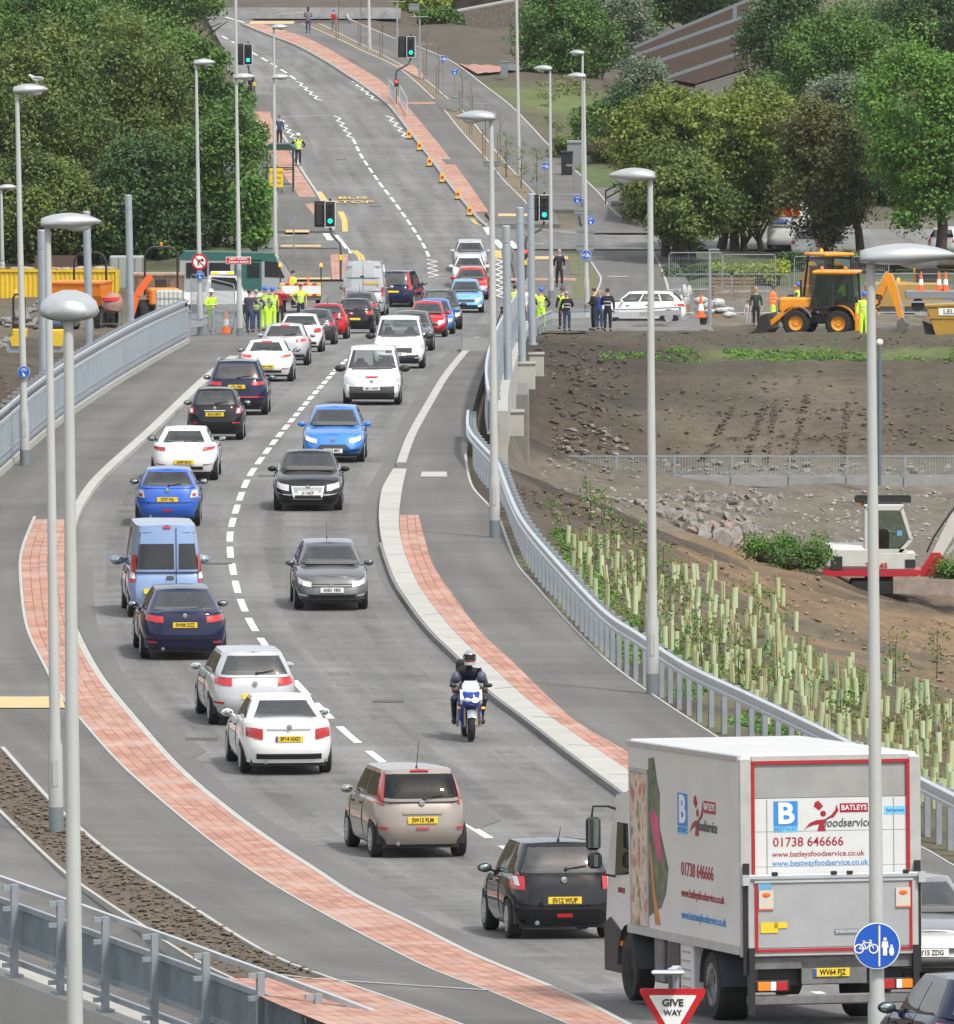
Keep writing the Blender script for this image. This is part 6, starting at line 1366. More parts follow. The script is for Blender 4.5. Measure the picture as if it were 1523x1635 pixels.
  mb.build('hair', hair, t, smooth=True)
 if bag is not None: MB().box(V(.0,.17,1.22), (.26*k,.14*k,.36*k), bev=.04).build('backpack', bag, t)
 return t
# ================================================================= motorcycle and rider
def bike():
 p = G(752,1184,.004); yaw = R(4)
 t = thing('motorcycle', 'blue and white sports motorcycle with one lit headlamp', 'motorcycle', (p.x,p.y,p.z), yaw)    # faces -Y, front wheel at origin
 bb = paint('bike_blue', (.012,.035,.28)); bw = paint('bike_white', (.6,.62,.66))
 def wh(y, r, w_, nm):
  o = MB().lathe([(r*.70,-w_*.4),(r*.88,-w_*.5),(r*.97,-w_*.3),(r,0),(r*.97,w_*.3),(r*.88,w_*.5),(r*.70,w_*.4)], 24, axis='X').build(nm, M_rub, t, smooth=True); o.location = (0,y,r)
  mb = MB().lathe([(r*.68,-w_*.3),(r*.72,-w_*.42),(r*.72,w_*.42),(r*.68,w_*.3)], 24, axis='X').lathe([(.001,-w_*.5),(.05,-w_*.5),(.05,w_*.5),(.001,w_*.5)], 10, axis='X')
  for k in range(3): a = 2*PI*k/3; mb.bar((0,0,0), (0,math.cos(a)*r*.69,math.sin(a)*r*.69), .04, .035, up=(1,0,0))
  q = mb.build('rim', mat('bike_rim', (.3,.31,.33), .4, .5), o, smooth=30)
  mb = MB()
  for sx in (-1,1): mb.lathe([(.05,-.003),(.15,-.003),(.15,.003),(.05,.003)], 18, Matrix.Translation((sx*w_*.62,0,0)), axis='X')
  mb.build('brake_disc', M_steel, o)
 wh(0, .30, .125, 'front_wheel'); wh(1.38, .31, .18, 'rear_wheel')
 MB().grid([[Vector((x*.085, math.cos(a)*.335, .30+math.sin(a)*.335-.02*x*x)) for x in (-1,-.5,0,.5,1)] for a in [R(25)+R(120)*k/9 for k in range(10)]]).build('front_mudguard', M_steel, t, smooth=True)
 for sx in (-1,1): MB().tube([(sx*.11,0,.30),(sx*.11,.10,.62),(sx*.10,.22,.92)], [.032,.03,.026], 10).build('fork', mat('fork_gold', (.25,.20,.10), .35, .5), t, smooth=True)
 # fairing: cross sections along y
 def sec(y, w0, zb, zt, wt): return [Vector((x, y, z)) for x, z in ((0,zb),(w0*.6,zb+.03),(w0,zb+.35*(zt-zb)),(w0,zb+.65*(zt-zb)),(wt,zt),(0,zt+.02),(-wt,zt),(-w0,zb+.65*(zt-zb)),(-w0,zb+.35*(zt-zb)),(-w0*.6,zb+.03))]
 S1 = [sec(-.10,.13,.70,.86,.10), sec(-.02,.19,.66,.95,.16), sec(.10,.235,.62,1.02,.20), sec(.25,.25,.60,1.02,.20), sec(.40,.23,.30,.98,.16), sec(.62,.21,.20,.92,.13), sec(.85,.17,.22,.80,.10), sec(1.0,.12,.34,.74,.08)]
 mb = MB().grid(S1, True); mb.f.append(tuple(range(10))[::-1]); f_ = mb.build('fairing', bb, t, smooth=50)
 for sx in (-1,1):
  MB().prism([(-.085,.83),(.02,.98),(.10,1.04),(.13,1.0),(.04,.86),(-.03,.74)], sx*.215, sx*.150).build('white_flash', bw, f_)
  MB().prism([(.38,.62),(.55,.55),(.9,.28),(.72,.24),(.45,.40)], sx*.238, sx*.2).build('white_flash', bw, f_)
  MB().prism([(.40,.50),(.58,.44),(.8,.34),(.6,.30),(.45,.38)], sx*.243, sx*.2).build('silver_flash', M_steel2, f_)
 MB().ball((-.075,-.085,.82), (.075,.05,.05), 12, 8).build('headlight', M_clear, f_, smooth=True)
 MB().ball((.075,-.085,.82), (.075,.05,.05), 12, 8).build('lit_headlight', M_lit, f_, smooth=True)
 MB().ball((0,-.06,.72), (.11,.05,.035), 10, 6).build('air_intake', M_black, f_)
 P = [[Vector((x*w_, y+.10*abs(x)**2*.6, z)) for x in (-1,-.6,-.2,.2,.6,1)] for w_, y, z in ((.17,-.04,.93),(.18,.02,1.03),(.16,.09,1.12),(.11,.15,1.18))]
 MB().grid(P).grid([[q+Vector((0,.01,0)) for q in r_] for r_ in P]).build('windshield', mat('bike_screen', (.45,.48,.5), .05, 0, .5), t, smooth=True)
 for sx in (-1,1):
  o = MB().bar((sx*.16,.08,1.02),(sx*.30,.04,1.09),.02,.02).ball((sx*.35,.04,1.10), (.075,.03,.045), 10, 8).build('mirror', M_black, t, smooth=True)
  MB().tube([(sx*.08,.30,1.0),(sx*.33,.36,.95)], .018, 8).build('handlebar', M_black, t)
  MB().ball((sx*.24,.0,.66), (.04,.03,.025), 8, 6).build('indicator', M_amberlit if sx > 0 else M_amber, t)
 MB().box((0,.62,.92), (.24,.42,.20), bev=.08).build('tank', bb, t, smooth=30); MB().box((0,1.1,.86), (.24,.6,.10), bev=.04).build('seat', M_black, t); MB().prism([(1.2,.78),(1.75,.95),(1.75,1.02),(1.3,.93)], -.09, .09).build('tail', bb, t)
 MB().box((0,.75,.48), (.26,.5,.4), bev=.06).build('engine', M_black, t); MB().tube([(.16,.8,.3),(.2,1.5,.55)], .055, 10).build('silencer', M_steel, t, smooth=True)
 # rider
 r = thing('person', 'motorcyclist in dark leathers and silver helmet riding the blue motorcycle', 'person', (p.x,p.y,p.z), yaw)
 V = Vector; lea = mat('black_leather', (.012,.013,.018), .45, nvar=.2, nscale=10); sl = mat('leather_grey_blue', (.07,.08,.12), .5, nvar=.3, nscale=8)
 ch = [[(V((0,1.0,.98)), .15), (V((0,.88,1.12)), .145), (V((0,.70,1.30)), (.17,.12)), (V((0,.60,1.38)), .09), (V((0,.52,1.44)), .06), (V((0,.46,1.52)), .075), (V((0,.45,1.60)), .07)]]
 n = 7
 for s_ in (-1,1):
  hw_ = V((s_*.30,.36,.99)); ch.append([('@',2),(V((s_*.20,.66,1.34)),.072),(V((s_*.335,.60,1.13)),.058),(hw_,.038)]); i0 = n+2; n += 3
  for q in range(4): b_ = hw_+V((s_*(-.03+.022*q),-.03,-.005)); ch.append([('@',i0),(b_,.014),(b_+V((0,-.035,-.02)),.012),(b_+V((0,-.015,-.055)),.011)]); n += 3
  ch.append([('@',i0),(hw_+V((-s_*.045,.0,-.01)),.013),(hw_+V((-s_*.05,-.035,-.03)),.011)]); n += 2
 for s_ in (-1,1): ch.append([('@',0),(V((s_*.12,.98,.94)),.10),(V((s_*.30,.56,.80)),.072),(V((s_*.27,.92,.44)),.052),(V((s_*.28,.80,.36)),.045)])
 b = skinmesh('body', ch, lea, r)
 MB().ball((-.245,.58,1.22), (.10,.10,.12), 10, 8).build('shoulder_panel', sl, b, smooth=True); MB().ball((.245,.58,1.22), (.10,.10,.12), 10, 8).build('shoulder_panel', sl, b, smooth=True)
 for s_ in (-1,1): MB().ball((s_*.30,.37,.99), (.055,.06,.05), 10, 8).build('glove', mat('oxblood_glove', (.12,.02,.02), .6), b, smooth=True); MB().ball((s_*.30,.55,.79), (.07,.07,.08), 10, 8).build('knee_pad', lea, b, smooth=True); MB().box((s_*.28,.80,.34), (.09,.27,.11), bev=.03).build('boot', BOOT, b)
 h = MB().ball((0,.44,1.62), (.135,.155,.15), 18, 14).build('helmet', mat('helmet_silver', (.32,.35,.38), .2, .5, .6, nvar=.15, nscale=5), r, smooth=True)
 P = [[V((.130*math.sin(a), .44-.158*math.cos(a), z)) for a in [R(-62)+R(124)*k/10 for k in range(11)]] for z in (1.575,1.61,1.65,1.69)]
 MB().grid(P).build('visor', mat('visor_dark', (.02,.022,.025), .06, 0, .5), h, smooth=True)
 P = [[V((.118*math.sin(a), .435-.165*math.cos(a), z)) for a in [R(-45)+R(90)*k/8 for k in range(9)]] for z in (1.535,1.575)]
 MB().grid(P).build('face_opening', mat('face_red', (.20,.02,.03), .6), h, smooth=True)
 P = [[V((.125*math.sin(a), .43-.175*math.cos(a), z)) for a in [R(-60)+R(120)*k/10 for k in range(11)]] for z in (1.48,1.51,1.535)]
 MB().grid(P).build('chin_bar', M_steel2, h, smooth=True)
 MB().box((-.12,.98,1.38), (.22,.2,.34), bev=.06).build('backpack', BLKC, r)
bike()
# ================================================================= people, each at the foot of the figure in the photograph
def GP(px, py, dz=KH+.01): return G(px, py, dz)
grp_w = 'site workers in high visibility clothing'
T5 = dict
person('worker in white helmet leaning with folded arms at the left parapet end', GP(336,531), 1.78, face=30, arms=('cross','cross'), top=M_hiv, legs=M_hivo, hat=HATW, vest=None, lean=.03)
person('cameraman in checked shirt and jeans filming beside the tripod', GP(398,531), 1.78, face=150, arms=('face','face'), top=CHK, legs=JEAN)
person('man in olive high visibility vest and blue cap with his back turned', GP(409,530), 1.76, face=175, arms=('hip','down'), top=CHK, legs=JEAN, vest=(M_hivo,'vest'), hair=HAIRG)
person('worker in full high visibility suit and blue helmet beside the olive vest', GP(423,529), 1.84, face=150, arms=('hip','down'), top=M_hivo, legs=M_hiv, hat=HATB, vest=(M_hiv,'vest'))
person('worker in high visibility suit and blue helmet, second from the red shirt', GP(435,526), 1.76, face=200, arms=('down','front'), top=M_hivo, legs=M_hiv, hat=HATB, vest=(M_hiv,'vest'))
person('person in red polo shirt holding a phone up to the face', GP(447,520), 1.72, face=10, arms=('face','face'), top=REDC, legs=BLKC, hair=HAIRG, vest=None)
person('man in high visibility tee shirt standing behind the queue', GP(480,515), 1.70, face=5, arms=('hip','down'), top=M_hiv, legs=DKB, hair=HAIRB, vest=(M_hiv,'tee'))
person('man in high visibility jacket behind the pickup tailgate', GP(468,492), 1.75, face=60, arms=('down','down'), top=M_hiv, legs=DKB, hair=HAIRB)
person('man in white helmet and yellow vest standing by the bus shelter', GP(476,265), 1.80, face=0, arms=('hip','hip'), top=BLKC, legs=DKB, hat=HATW, vest=(M_hiv,'vest'))
person('person in blue jacket just behind the bus shelter', GP(446,232), 1.7, face=10, top=JEAN, legs=DKB, hair=HAIRB)
person('person beside the far left signal at the edge of the trees', GP(399,160), 1.7, face=30, arms=('hip','down'), top=DKB, legs=BLKC)
person('woman in grey hooded top and jeans walking away up the far path', GP(492,53), 1.72, face=180, stride=.2, arms=('front','front'), top=GRC, legs=JEAN, hair=HAIRB, longhair=True)
person('child in blue hat with a red backpack on the far path', GP(533,49), 1.35, face=190, stride=.25, top=REDC, legs=GRC, hat=HATB, bag=REDC)
person('man in black jacket and trousers walking towards the camera at the junction', GP(893,458), 1.82, face=5, stride=.3, arms=('swing','swing'), top=BLKC, legs=BLKC, hair=HAIRG, vest=None)
person('photographer in high visibility jacket behind the bridge masts', GP(822,520), 1.75, face=150, arms=('face','face'), top=M_hiv, legs=DKB, hair=HAIRB)
person('worker in white helmet between the bridge masts', GP(849,524), 1.76, face=20, top=WHC, legs=DKB, hat=HATW)
person('worker in blue helmet and yellow vest at the end of the bridge masts', GP(864,529), 1.80, face=170, arms=('hip','front'), top=BLKC, legs=M_hiv, hat=HATB, vest=(M_hiv,'vest'))
person('grey haired man in pale shirt by the bridge masts', GP(838,520), 1.74, face=30, top=WHC, legs=GRC, hair=HAIRG)
person('police officer in yellow vest and flat cap behind the barrier', GP(898,526), 1.76, face=200, top=BLKC, legs=DKB, hat=mat('flat_cap', (.05,.05,.06), .6), vest=(M_hiv,'vest'))
person('person in black coat and blue jeans behind the barrier beside the officer', GP(905,529), 1.66, face=170, arms=('front','down'), top=BLKC, legs=JEAN, hair=HAIRG, vest=(BLKC,'coat'))
person('young man in black jacket looking down in the group of three', GP(948,528), 1.78, face=-70, arms=('front','front'), top=BLKC, legs=DKB)
person('blonde woman in blue top between the two men in dark clothes', GP(957,527), 1.68, face=150, arms=('front','down'), top=BLUC, legs=JEAN, hair=HAIRL, longhair=True)
person('man in dark suit seen from behind in the group of three', GP(970,529), 1.80, face=175, arms=('down','front'), top=DKB, legs=DKB, vest=(DKB,'coat'))
person('worker in orange jacket and lime trousers beside the digger bucket', GP(1234,522), 1.80, face=70, arms=('down','front'), top=M_hio, legs=M_hiv, hair=HAIRG, hat=mat('grey_cap', (.06,.06,.055), .7), vest=(M_hio,'vest'))
person('woman in dark green top and black leggings standing at the site edge', GP(1207,521), 1.68, face=10, arms=('down','down'), top=GRN, legs=BLKC, hair=HAIRL, longhair=True)
person('small child in lilac top beside the woman in green', GP(1194,521), 1.12, face=20, top=LIL, legs=LIL, hair=HAIRB)
person('worker in blue helmet and yellow vest behind the digger bucket', GP(1274,518), 1.80, face=60, arms=('front','front'), top=CHK, legs=M_hiv, hat=HATB, vest=(M_hiv,'vest'))
person('worker in blue helmet and lime overalls beside the lamp column and digger', GP(1379,538), 1.80, face=10, top=M_hiv, legs=M_hiv, hat=HATB, vest=(M_hiv,'vest'))
# ================================================================= signs and signals
def disc(mb, r, y0, y1, n=28, c=(0,0)): return mb.lathe([(.001,0),(r,0),(r,y1-y0),(.001,y1-y0)], n, Matrix.Translation((c[0], y1, c[1])) @ Matrix.Rotation(PI/2, 4, 'X'))
def cyclist(mb, cx, cz, s, y=-.02):
 for dx in (-.5, .5):
  for k in range(14):
   a = 2*PI*k/14; b = 2*PI*(k+1)/14; mb.bar((cx+(dx+.30*math.cos(a))*s, y, cz+.30*math.sin(a)*s), (cx+(dx+.30*math.cos(b))*s, y, cz+.30*math.sin(b)*s), .006, .09*s, up=(0,0,1))
 for a, b in (((-.5,0),(-.2,.42)),((-.2,.42),(.32,.42)),((-.5,0),(0,0)),((0,0),(.32,.42)),((.5,0),(.28,.55)),((-.25,.52),(-.08,.52)),((.2,.58),(.38,.56)),((0,0),(-.2,.42))):
  mb.bar((cx+a[0]*s,y,cz+a[1]*s),(cx+b[0]*s,y,cz+b[1]*s),.006,.07*s)
def walkers(mb, cx, cz, s, y=-.02):
 disc(mb, .13*s, y-.003, y+.003, 12, (cx, cz+.62*s)); mb.prism([(cx-.2*s,cz+.45*s),(cx+.2*s,cz+.45*s),(cx+.26*s,cz+.0),(cx+.16*s,cz+.0),(cx+.15*s,cz-.6*s),(cx+.02*s,cz-.6*s),(cx,cz-.05*s),(cx-.02*s,cz-.6*s),(cx-.15*s,cz-.6*s),(cx-.16*s,cz),(cx-.26*s,cz)], y-.003, y+.003, plane='XZ')
 disc(mb, .10*s, y-.003, y+.003, 12, (cx+.48*s, cz+.12*s)); mb.prism([(cx+.34*s,cz+.0),(cx+.62*s,cz+.0),(cx+.68*s,cz-.4*s),(cx+.58*s,cz-.6*s),(cx+.40*s,cz-.6*s),(cx+.30*s,cz-.35*s)], y-.003, y+.003, plane='XZ')
def round_sign(c, r, label, kind, post=None, yaw=0.0, group='round blue cycle and pedestrian signs', depth=None):
 t = thing('road_sign', label, 'sign', tuple(c), yaw, group)
 disc(MB(), r*1.02, .0, .012).build('sign_back', M_grey, t)
 if kind == 'noturn':
  disc(MB(), r, -.012, -.001, 32).build('red_ring', M_signr, t); disc(MB(), r*.76, -.020, -.013, 32).build('sign_face', M_signw, t)
  mb = MB(); mb.box((-r*.16,-.024,-r*.18), (r*.17,.006,r*.62)); mb.box((r*.10,-.024,r*.20), (r*.62,.006,r*.17)); mb.prism([(r*.28,r*.46),(r*.60,r*.20),(r*.28,-r*.06)], -.027, -.021, plane='XZ'); mb.build('arrow', M_ink, t)
  MB().bar((-r*.62,-.030,r*.62),(r*.62,-.030,-r*.62),.006,r*.15).build('red_bar', M_signr, t)
 elif kind == 'blank': pass
 else:
  disc(MB(), r, -.008, -.001, 32).build('white_border', M_signw, t); disc(MB(), r*.95, -.014, -.009, 32).build('sign_face', M_blue, t)
  if kind == 'split':
   mb = MB(); cyclist(mb, -r*.46, -r*.12, r*.62); mb.build('cycle_symbol', M_signw, t); mb = MB(); walkers(mb, r*.34, -.02, r*.58); mb.build('pedestrian_symbol', M_signw, t); MB().box((r*.10,-.018,0), (r*.07,.006,r*1.75)).build('dividing_bar', M_signw, t)
  else:
   mb = MB(); cyclist(mb, 0, r*.32, r*.60); mb.build('cycle_symbol', M_signw, t); mb = MB(); walkers(mb, -r*.10, -r*.42, r*.52); mb.build('pedestrian_symbol', M_signw, t)
 if post: MB().tube([(0,.045,-post),(0,.045,r*.8)], .035, 8).build('post', M_grey, t)
 MB().box((0,.03,0), (.12,.05,.06)).build('clamp', M_steel, t)
 return t
def on(px, py, D, fwd=.17): p = W(px, py, D); p.y -= fwd; return W(px, py, p.y)
D5 = 160
round_sign(on(1400,1510,160-.0,.17), .30, 'large blue round cycle and pedestrian sign on the column before the lorry', 'split', yaw=R(3))
round_sign(W(38,594,G(40,743,KH).y-.16), .165, 'small blue round sign on the gull lamp column at left', 'stack')
D4_ = G(320,536,KH).y
round_sign(W(318.5,418,D4_-.16), .33, 'red ringed no right turn sign on a left lamp column', 'noturn', group=None)
round_sign(W(319.5,440,D4_-.16), .17, 'small blue round sign directly under the no right turn sign', 'stack')
D12 = G(937,500,KH).y
round_sign(W(936,407,D12-.16), .23, 'blue round sign on the right lamp column beside the walking man', 'split')
round_sign(W(943,352,D12+30), .22, 'blue round sign partly hidden behind the right lamp column', 'stack')
round_sign(GP(922,385)+Vector((0,0,67/31)), .24, 'blue round sign on its own post above the grey sign backs', 'stack', post=67/31)
round_sign(GP(871,300)+Vector((0,0,36/30)), .22, 'blue round sign between the two lamp columns beside the black bin', 'split', post=36/30)
round_sign(GP(708,152)+Vector((0,0,60/27)), .22, 'blue round sign on a post in the far verge, upper left of two', 'split', post=60/27)
round_sign(GP(726,160)+Vector((0,0,47/27)), .22, 'blue round sign on a post behind the grey cabinet in the far verge', 'stack', post=47/27)
b_ = GP(469,470); round_sign(b_+Vector((0,0,111/31.5)), .24, 'grey back of a round sign on a thin post before the junction', 'blank', post=111/31.5, group=None)
# red temporary sign
D6_ = 511.8
t = thing('information_sign', 'red rectangular sign reading NEW TRAFFIC SIGNALS AHEAD on a lamp column', 'sign', tuple(W(380.5,416,D6_-.2)))
MB().box((0,0,0), (1.02,.02,.30), bev=.008).build('sign_board', M_signw, t); MB().box((0,-.013,0), (.97,.006,.26)).build('red_face', M_signr, t); text('NEW TRAFFIC', .085, 'sign_lettering', M_signw, t, Matrix.Translation((0,-.02,.062)) @ FACE, bold=.02); text('SIGNALS AHEAD', .085, 'sign_lettering', M_signw, t, Matrix.Translation((0,-.02,-.062)) @ FACE, bold=.02, sx=.95)
# GIVE WAY
Dg = 150
t = thing('give_way_sign', 'triangular red and white GIVE WAY sign with a small lamp above it', 'sign', tuple(W(1074,1611,Dg)))
k = Dg/F
def tri(w_, y0, y1, rr, m_, nm, up_=0):
 pts = []
 for cx, cz, a0 in ((w_/2-rr*1.2, .866*w_/3-rr*.6, -30), (-w_/2+rr*1.2, .866*w_/3-rr*.6, 90), (0, -.866*w_*2/3+rr*1.6, 210)):
  for q in range(6): a = R(a0+24*q); pts.append((cx+rr*math.cos(a), cz+rr*math.sin(a)+up_))
 return MB().prism(pts, y0, y1, plane='XZ').build(nm, m_, t)
wt_ = 108*k
tri(wt_, -.01, .01, .035, M_signr, 'red_triangle'); tri(wt_*.70, -.016, -.011, .012, M_signw, 'sign_face')
text('GIVE', .085, 'sign_lettering', M_ink, t, Matrix.Translation((0,-.022,.075)) @ FACE, bold=.025, sx=1.05); text('WAY', .068, 'sign_lettering', M_ink, t, Matrix.Translation((0,-.022,-.045)) @ FACE, bold=.02, sx=1.0)
MB().tube([(.04,.05,-3.2),(.04,.05,.45)], .04, 10).build('post', M_steel, t)
MB().box((.04,.0,.47), (.12,.14,.10), bev=.02).box((-.06,-.22,.46), (.40,.22,.045), bev=.02).bar((.06,0,.49),(-.02,-.2,.47),.1,.06).build('sign_lamp', M_steel2, t)
# ---- traffic signals
M_grn = mat('lit_green_signal', (.0,.6,.35), .3, emit=(.0,1,.55,3.0)); M_rdl = mat('lit_red_signal', (.7,.02,.01), .3, emit=(1,.04,.03,2.5)); M_lens = mat('dark_signal_lens', (.015,.012,.012), .3)
def head(t, c, s=1.0, lit='green', yaw=0.0, back=False, ped=False):
 o = thing('h', 'x', 'x'); bpy.data.objects.remove(o)
 M = Matrix.Translation(c) @ Matrix.Rotation(yaw, 4, 'Z') @ Matrix.Diagonal((s,s,s,1))
 h = MB().box((0,0,0), (.36,.20,1.05), bev=.03).build('signal_head', M_black, t); h.matrix_local = M
 if not ped: MB().box((0,-.02,0), (.52,.03,1.28), bev=.014).build('backing_board', M_black, h); 
 if back: return h
 MB().box((0,-.040,.63), (.52,.012,.025)).box((0,-.040,-.63), (.52,.012,.025)).box((-.25,-.040,0), (.025,.012,1.28)).box((.25,-.040,0), (.025,.012,1.28)).build('white_edge', M_signw, h)
 for k, z in enumerate((.33,0,-.33)):
  L_ = (lit == 'green' and k == 2) or (lit == 'red' and k == 0)
  disc(MB(), .105, -.125, -.105, 18, (0,z)).build('signal_lens', (M_grn if lit == 'green' else M_rdl) if L_ else M_lens, h)
  P = [[Vector((.12*math.cos(a), y, z+.12*math.sin(a))) for a in [PI*q/10 for q in range(11)]] for y in (-.10,-.26)]
  MB().grid(P).grid([[q*1.0+Vector((0,0,.006)) for q in r_] for r_ in P]).build('hood', M_black, h)
 return h
def signal(foot, hpx, D, lab, dx2=-.50, s=1.0, low=None, Hh=None):
 """post from foot with a cranked top that carries a head facing the camera and one facing away"""
 b = G(*foot, KH) if D is None else W(*foot, D); hp = W(hpx[0], hpx[1], b.y); v = hp-b
 t = thing('traffic_signal', lab, 'traffic light', tuple(b), group='traffic signals at the junction and crossing')
 MB().tube([(0,0,0),(0,0,v.z-1.75*s),(.05*v.x,0,v.z-1.45*s),(.8*v.x,0,v.z-1.05*s),(v.x*.98,.12,v.z-.75*s),(v.x*.98,.12,v.z+.62*s)], .06, 10).build('post', mat('signal_post_grey', (.06,.065,.07), .5), t, smooth=True)
 head(t, (v.x,-.06,v.z), s); head(t, (v.x+dx2,.12,v.z), s, back=True, yaw=PI)
 MB().box((v.x,.05,v.z+.72*s), (.10,.12,.12), bev=.02).build('detector', M_black, t)
 if low: 
  o = MB().box((low[0],-.12,low[1]), (.26,.18,.44), bev=.03).build('pedestrian_signal', M_black, t); MB().box((low[0],-.215,low[1]+.09), (.15,.012,.15)).build('red_figure', M_rdl, o)
 MB().box((0,-.08,1.1), (.14,.12,.26), bev=.02).build('push_button', M_plY, t)
 return t
signal((544,447), (527,342), None, 'green traffic signal above the bus stop road marking on the left', dx2=-.52)
signal((406,163), (396,87), None, 'green traffic signal beside the trees at the far crossing', dx2=-.46)
signal((632,167), (656,75), None, 'green traffic signal beyond the guardrails at the far crossing', dx2=-.52, low=(.03, 1.3))
signal((839,455), (869,332), None, 'green traffic signal on the right of the junction beside the masts', dx2=-.5, low=(0,1.55))
# ---- grey sign backs
def signback(px, py, w_, h_, D, lab, posts=(0,), ph=1.0):
 c = W(px, py, D); k = D/F; t = thing('sign_back', lab, 'sign', tuple(c))
 MB().box((0,0,0), (w_*k, .02, h_*k)).build('board', M_grey, t); mb = MB()
 for z in (-.3,.3): mb.bar((-w_*k*.48,-.02,h_*k*z), (w_*k*.48,-.02,h_*k*z), .03, .04)
 mb.build('stiffeners', M_cdark, t)
 for x in posts: MB().tube([(x*w_*k*.4,.05,-ph),(x*w_*k*.4,.05,h_*k*.5)], .04, 8).build('post', M_grey, t)
 return t
signback(934,381,27,38,GP(920,440).y,'large grey back of a road sign behind the right lamp column',(-.8,.8),2.3)
signback(932,339,30,9,GP(920,440).y+.4,'narrow grey sign back above the large one',(),2)
signback(786,261,29,8,GP(786,275).y,'narrow grey sign back crossing a lamp column in the far verge',(-.5,.5),.6)
signback(661,12,17,12,GP(661,40).y,'grey sign back at the top beside the hedge',(0,),.6)
# ---- guard rails at the crossing
for i, (a, b) in enumerate((((621,155),(631,167)), ((638,165),(650,186)))):
 A_ = GP(*a); B_ = GP(*b); t = thing('guard_rail', ('left' if i == 0 else 'right')+' hand pedestrian guard panel at the far crossing', 'guard rail', tuple(A_), group='guard panels at the far crossing'); v = B_-A_
 MB().bar((0,0,1.05), v+Vector((0,0,1.05)), .05).bar((0,0,.15), v+Vector((0,0,.15)), .05).bar((0,0,0),(0,0,1.08),.06).bar(v, v+Vector((0,0,1.08)), .06).build('frame', M_steel2, t)
 mb = MB(); n = 16
 for q in range(1, n): mb.bar(v*q/n+Vector((0,0,.15)), v*q/n+Vector((0,0,1.05)), .02)
 mb.build('bars', M_steel, t)
# ---- bollard cones along the far kerb (yellow and black no waiting cones)
for i, (x, y) in enumerate(((656,222),(673,241),(689,266),(709,292),(734,319),(753,345))):
 p = GP(x-3, y, .01); lb = ['farthest yellow no waiting cone, by the zigzag lines','yellow no waiting cone second from the far crossing','yellow no waiting cone third from the far crossing','yellow no waiting cone beside the gap in the red paving','yellow no waiting cone second nearest to the junction','yellow no waiting cone nearest to the junction'][i]
 t = thing('no_waiting_cone', lb, 'cone', tuple(p), group='no waiting cones along the far kerb')
 MB().box((0,0,.03), (.40,.40,.06), bev=.01).build('base', M_black, t); MB().prism([(-.15,.06),(.15,.06),(.08,.52),(-.08,.52)], -.12, .12).build('body', mat('cone_yellow', (.60,.36,.04), .5), t); MB().box((0,-.125,.30), (.15,.01,.16)).build('red_roundel', M_signr, t)
def cone(p, lab, h=.75, par=None, group='orange and white traffic cones'):
 t = thing('traffic_cone', lab, 'cone', tuple(p), group=group)
 MB().box((0,0,.02*h/.75), (.46*h,.46*h,.05)).lathe([(.17*h,.03),(.035*h,h)], 14).build('cone_body', M_orange, t, smooth=30)
 MB().lathe([(.138*h,.30*h),(.097*h,.60*h)], 14).build('white_sleeve', M_conew, t, smooth=30)
 return t
cone(GP(361,532), 'tall orange and white cone at the left parapet end', .98)
cone(W(1119,507,548), 'traffic cone in front of the white building waste by the estate car', 1.0)
# tripods
def tripod(px, py, lab, h=1.45):
 p = GP(px, py); t = thing('tripod', lab, 'tripod', tuple(p))
 for a in (90, 210, 330): MB().bar((0,0,h), (.42*math.cos(R(a)), .42*math.sin(R(a)), 0), .03).build('leg', M_black, t)
 MB().box((0,0,h+.06), (.12,.22,.12), bev=.02).build('camera', M_black, t)
tripod(383, 533, 'black camera tripod beside the cone'); tripod(801, 537, 'black tripod at the end of the bridge kerb', 1.1)
# ---- bus shelter
b0 = GP(425,307); b0z = b0.z
t = thing('bus_shelter', 'green framed open bus shelter at the edge of the left trees', 'bus shelter', tuple(b0)); sg_ = mat('shelter_green', (.012,.045,.04), .5); k = 28.3
Wd, Dp = 1.45, 3.2
for x in (0, Wd):
 for y in (0, Dp): MB().box((x,y,1.15), (.07,.07,2.3)).build('post', sg_, t)
MB().box((Wd/2,Dp/2,2.33), (Wd+.35,Dp+.3,.08), bev=.02).prism([(-.15,2.37),(Wd+.17,2.37),(Wd-.2,2.62),(.2,2.62)], -.1, Dp+.1, plane='XZ').build('roof', sg_, t)
MB().box((Wd/2,0,.45), (Wd,.05,.06)).box((Wd/2,0,1.25), (Wd,.05,.06)).box((Wd/2,Dp,1.25),(Wd,.05,.06)).build('cross_rails', sg_, t); MB().box((.3,Dp/2,.5), (.3,Dp*.8,.05)).build('bench', M_grey, t)
MB().box((0,Dp/2,1.3), (.02,Dp-.1,1.6)).build('glass_panel', mat('shelter_glass', (.25,.32,.30), .08, alpha=.35), t)
t = thing('temporary_sign', 'yellow rectangular temporary sign in front of the shelter', 'sign', tuple(W(441,284,b0.y-1.2)))
MB().box((0,0,0), (.74,.02,1.05), bev=.01).build('board', M_plY, t)
for z, s_ in ((.32,'ROAD'),(.10,'AHEAD'),(-.12,'CLOSED'),(-.32,'NO')): pass
text('CAUTION', .15, 'sign_lettering', mat('sign_brown', (.25,.12,.01), .5), t, Matrix.Translation((0,-.02,.28)) @ FACE, sx=.8); text('WORK', .15, 'sign_lettering', MATS['sign_brown'], t, Matrix.Translation((.02,-.02,.0)) @ FACE, sx=.8); text('AHEAD', .15, 'sign_lettering', MATS['sign_brown'], t, Matrix.Translation((.0,-.02,-.27)) @ FACE, sx=.8)
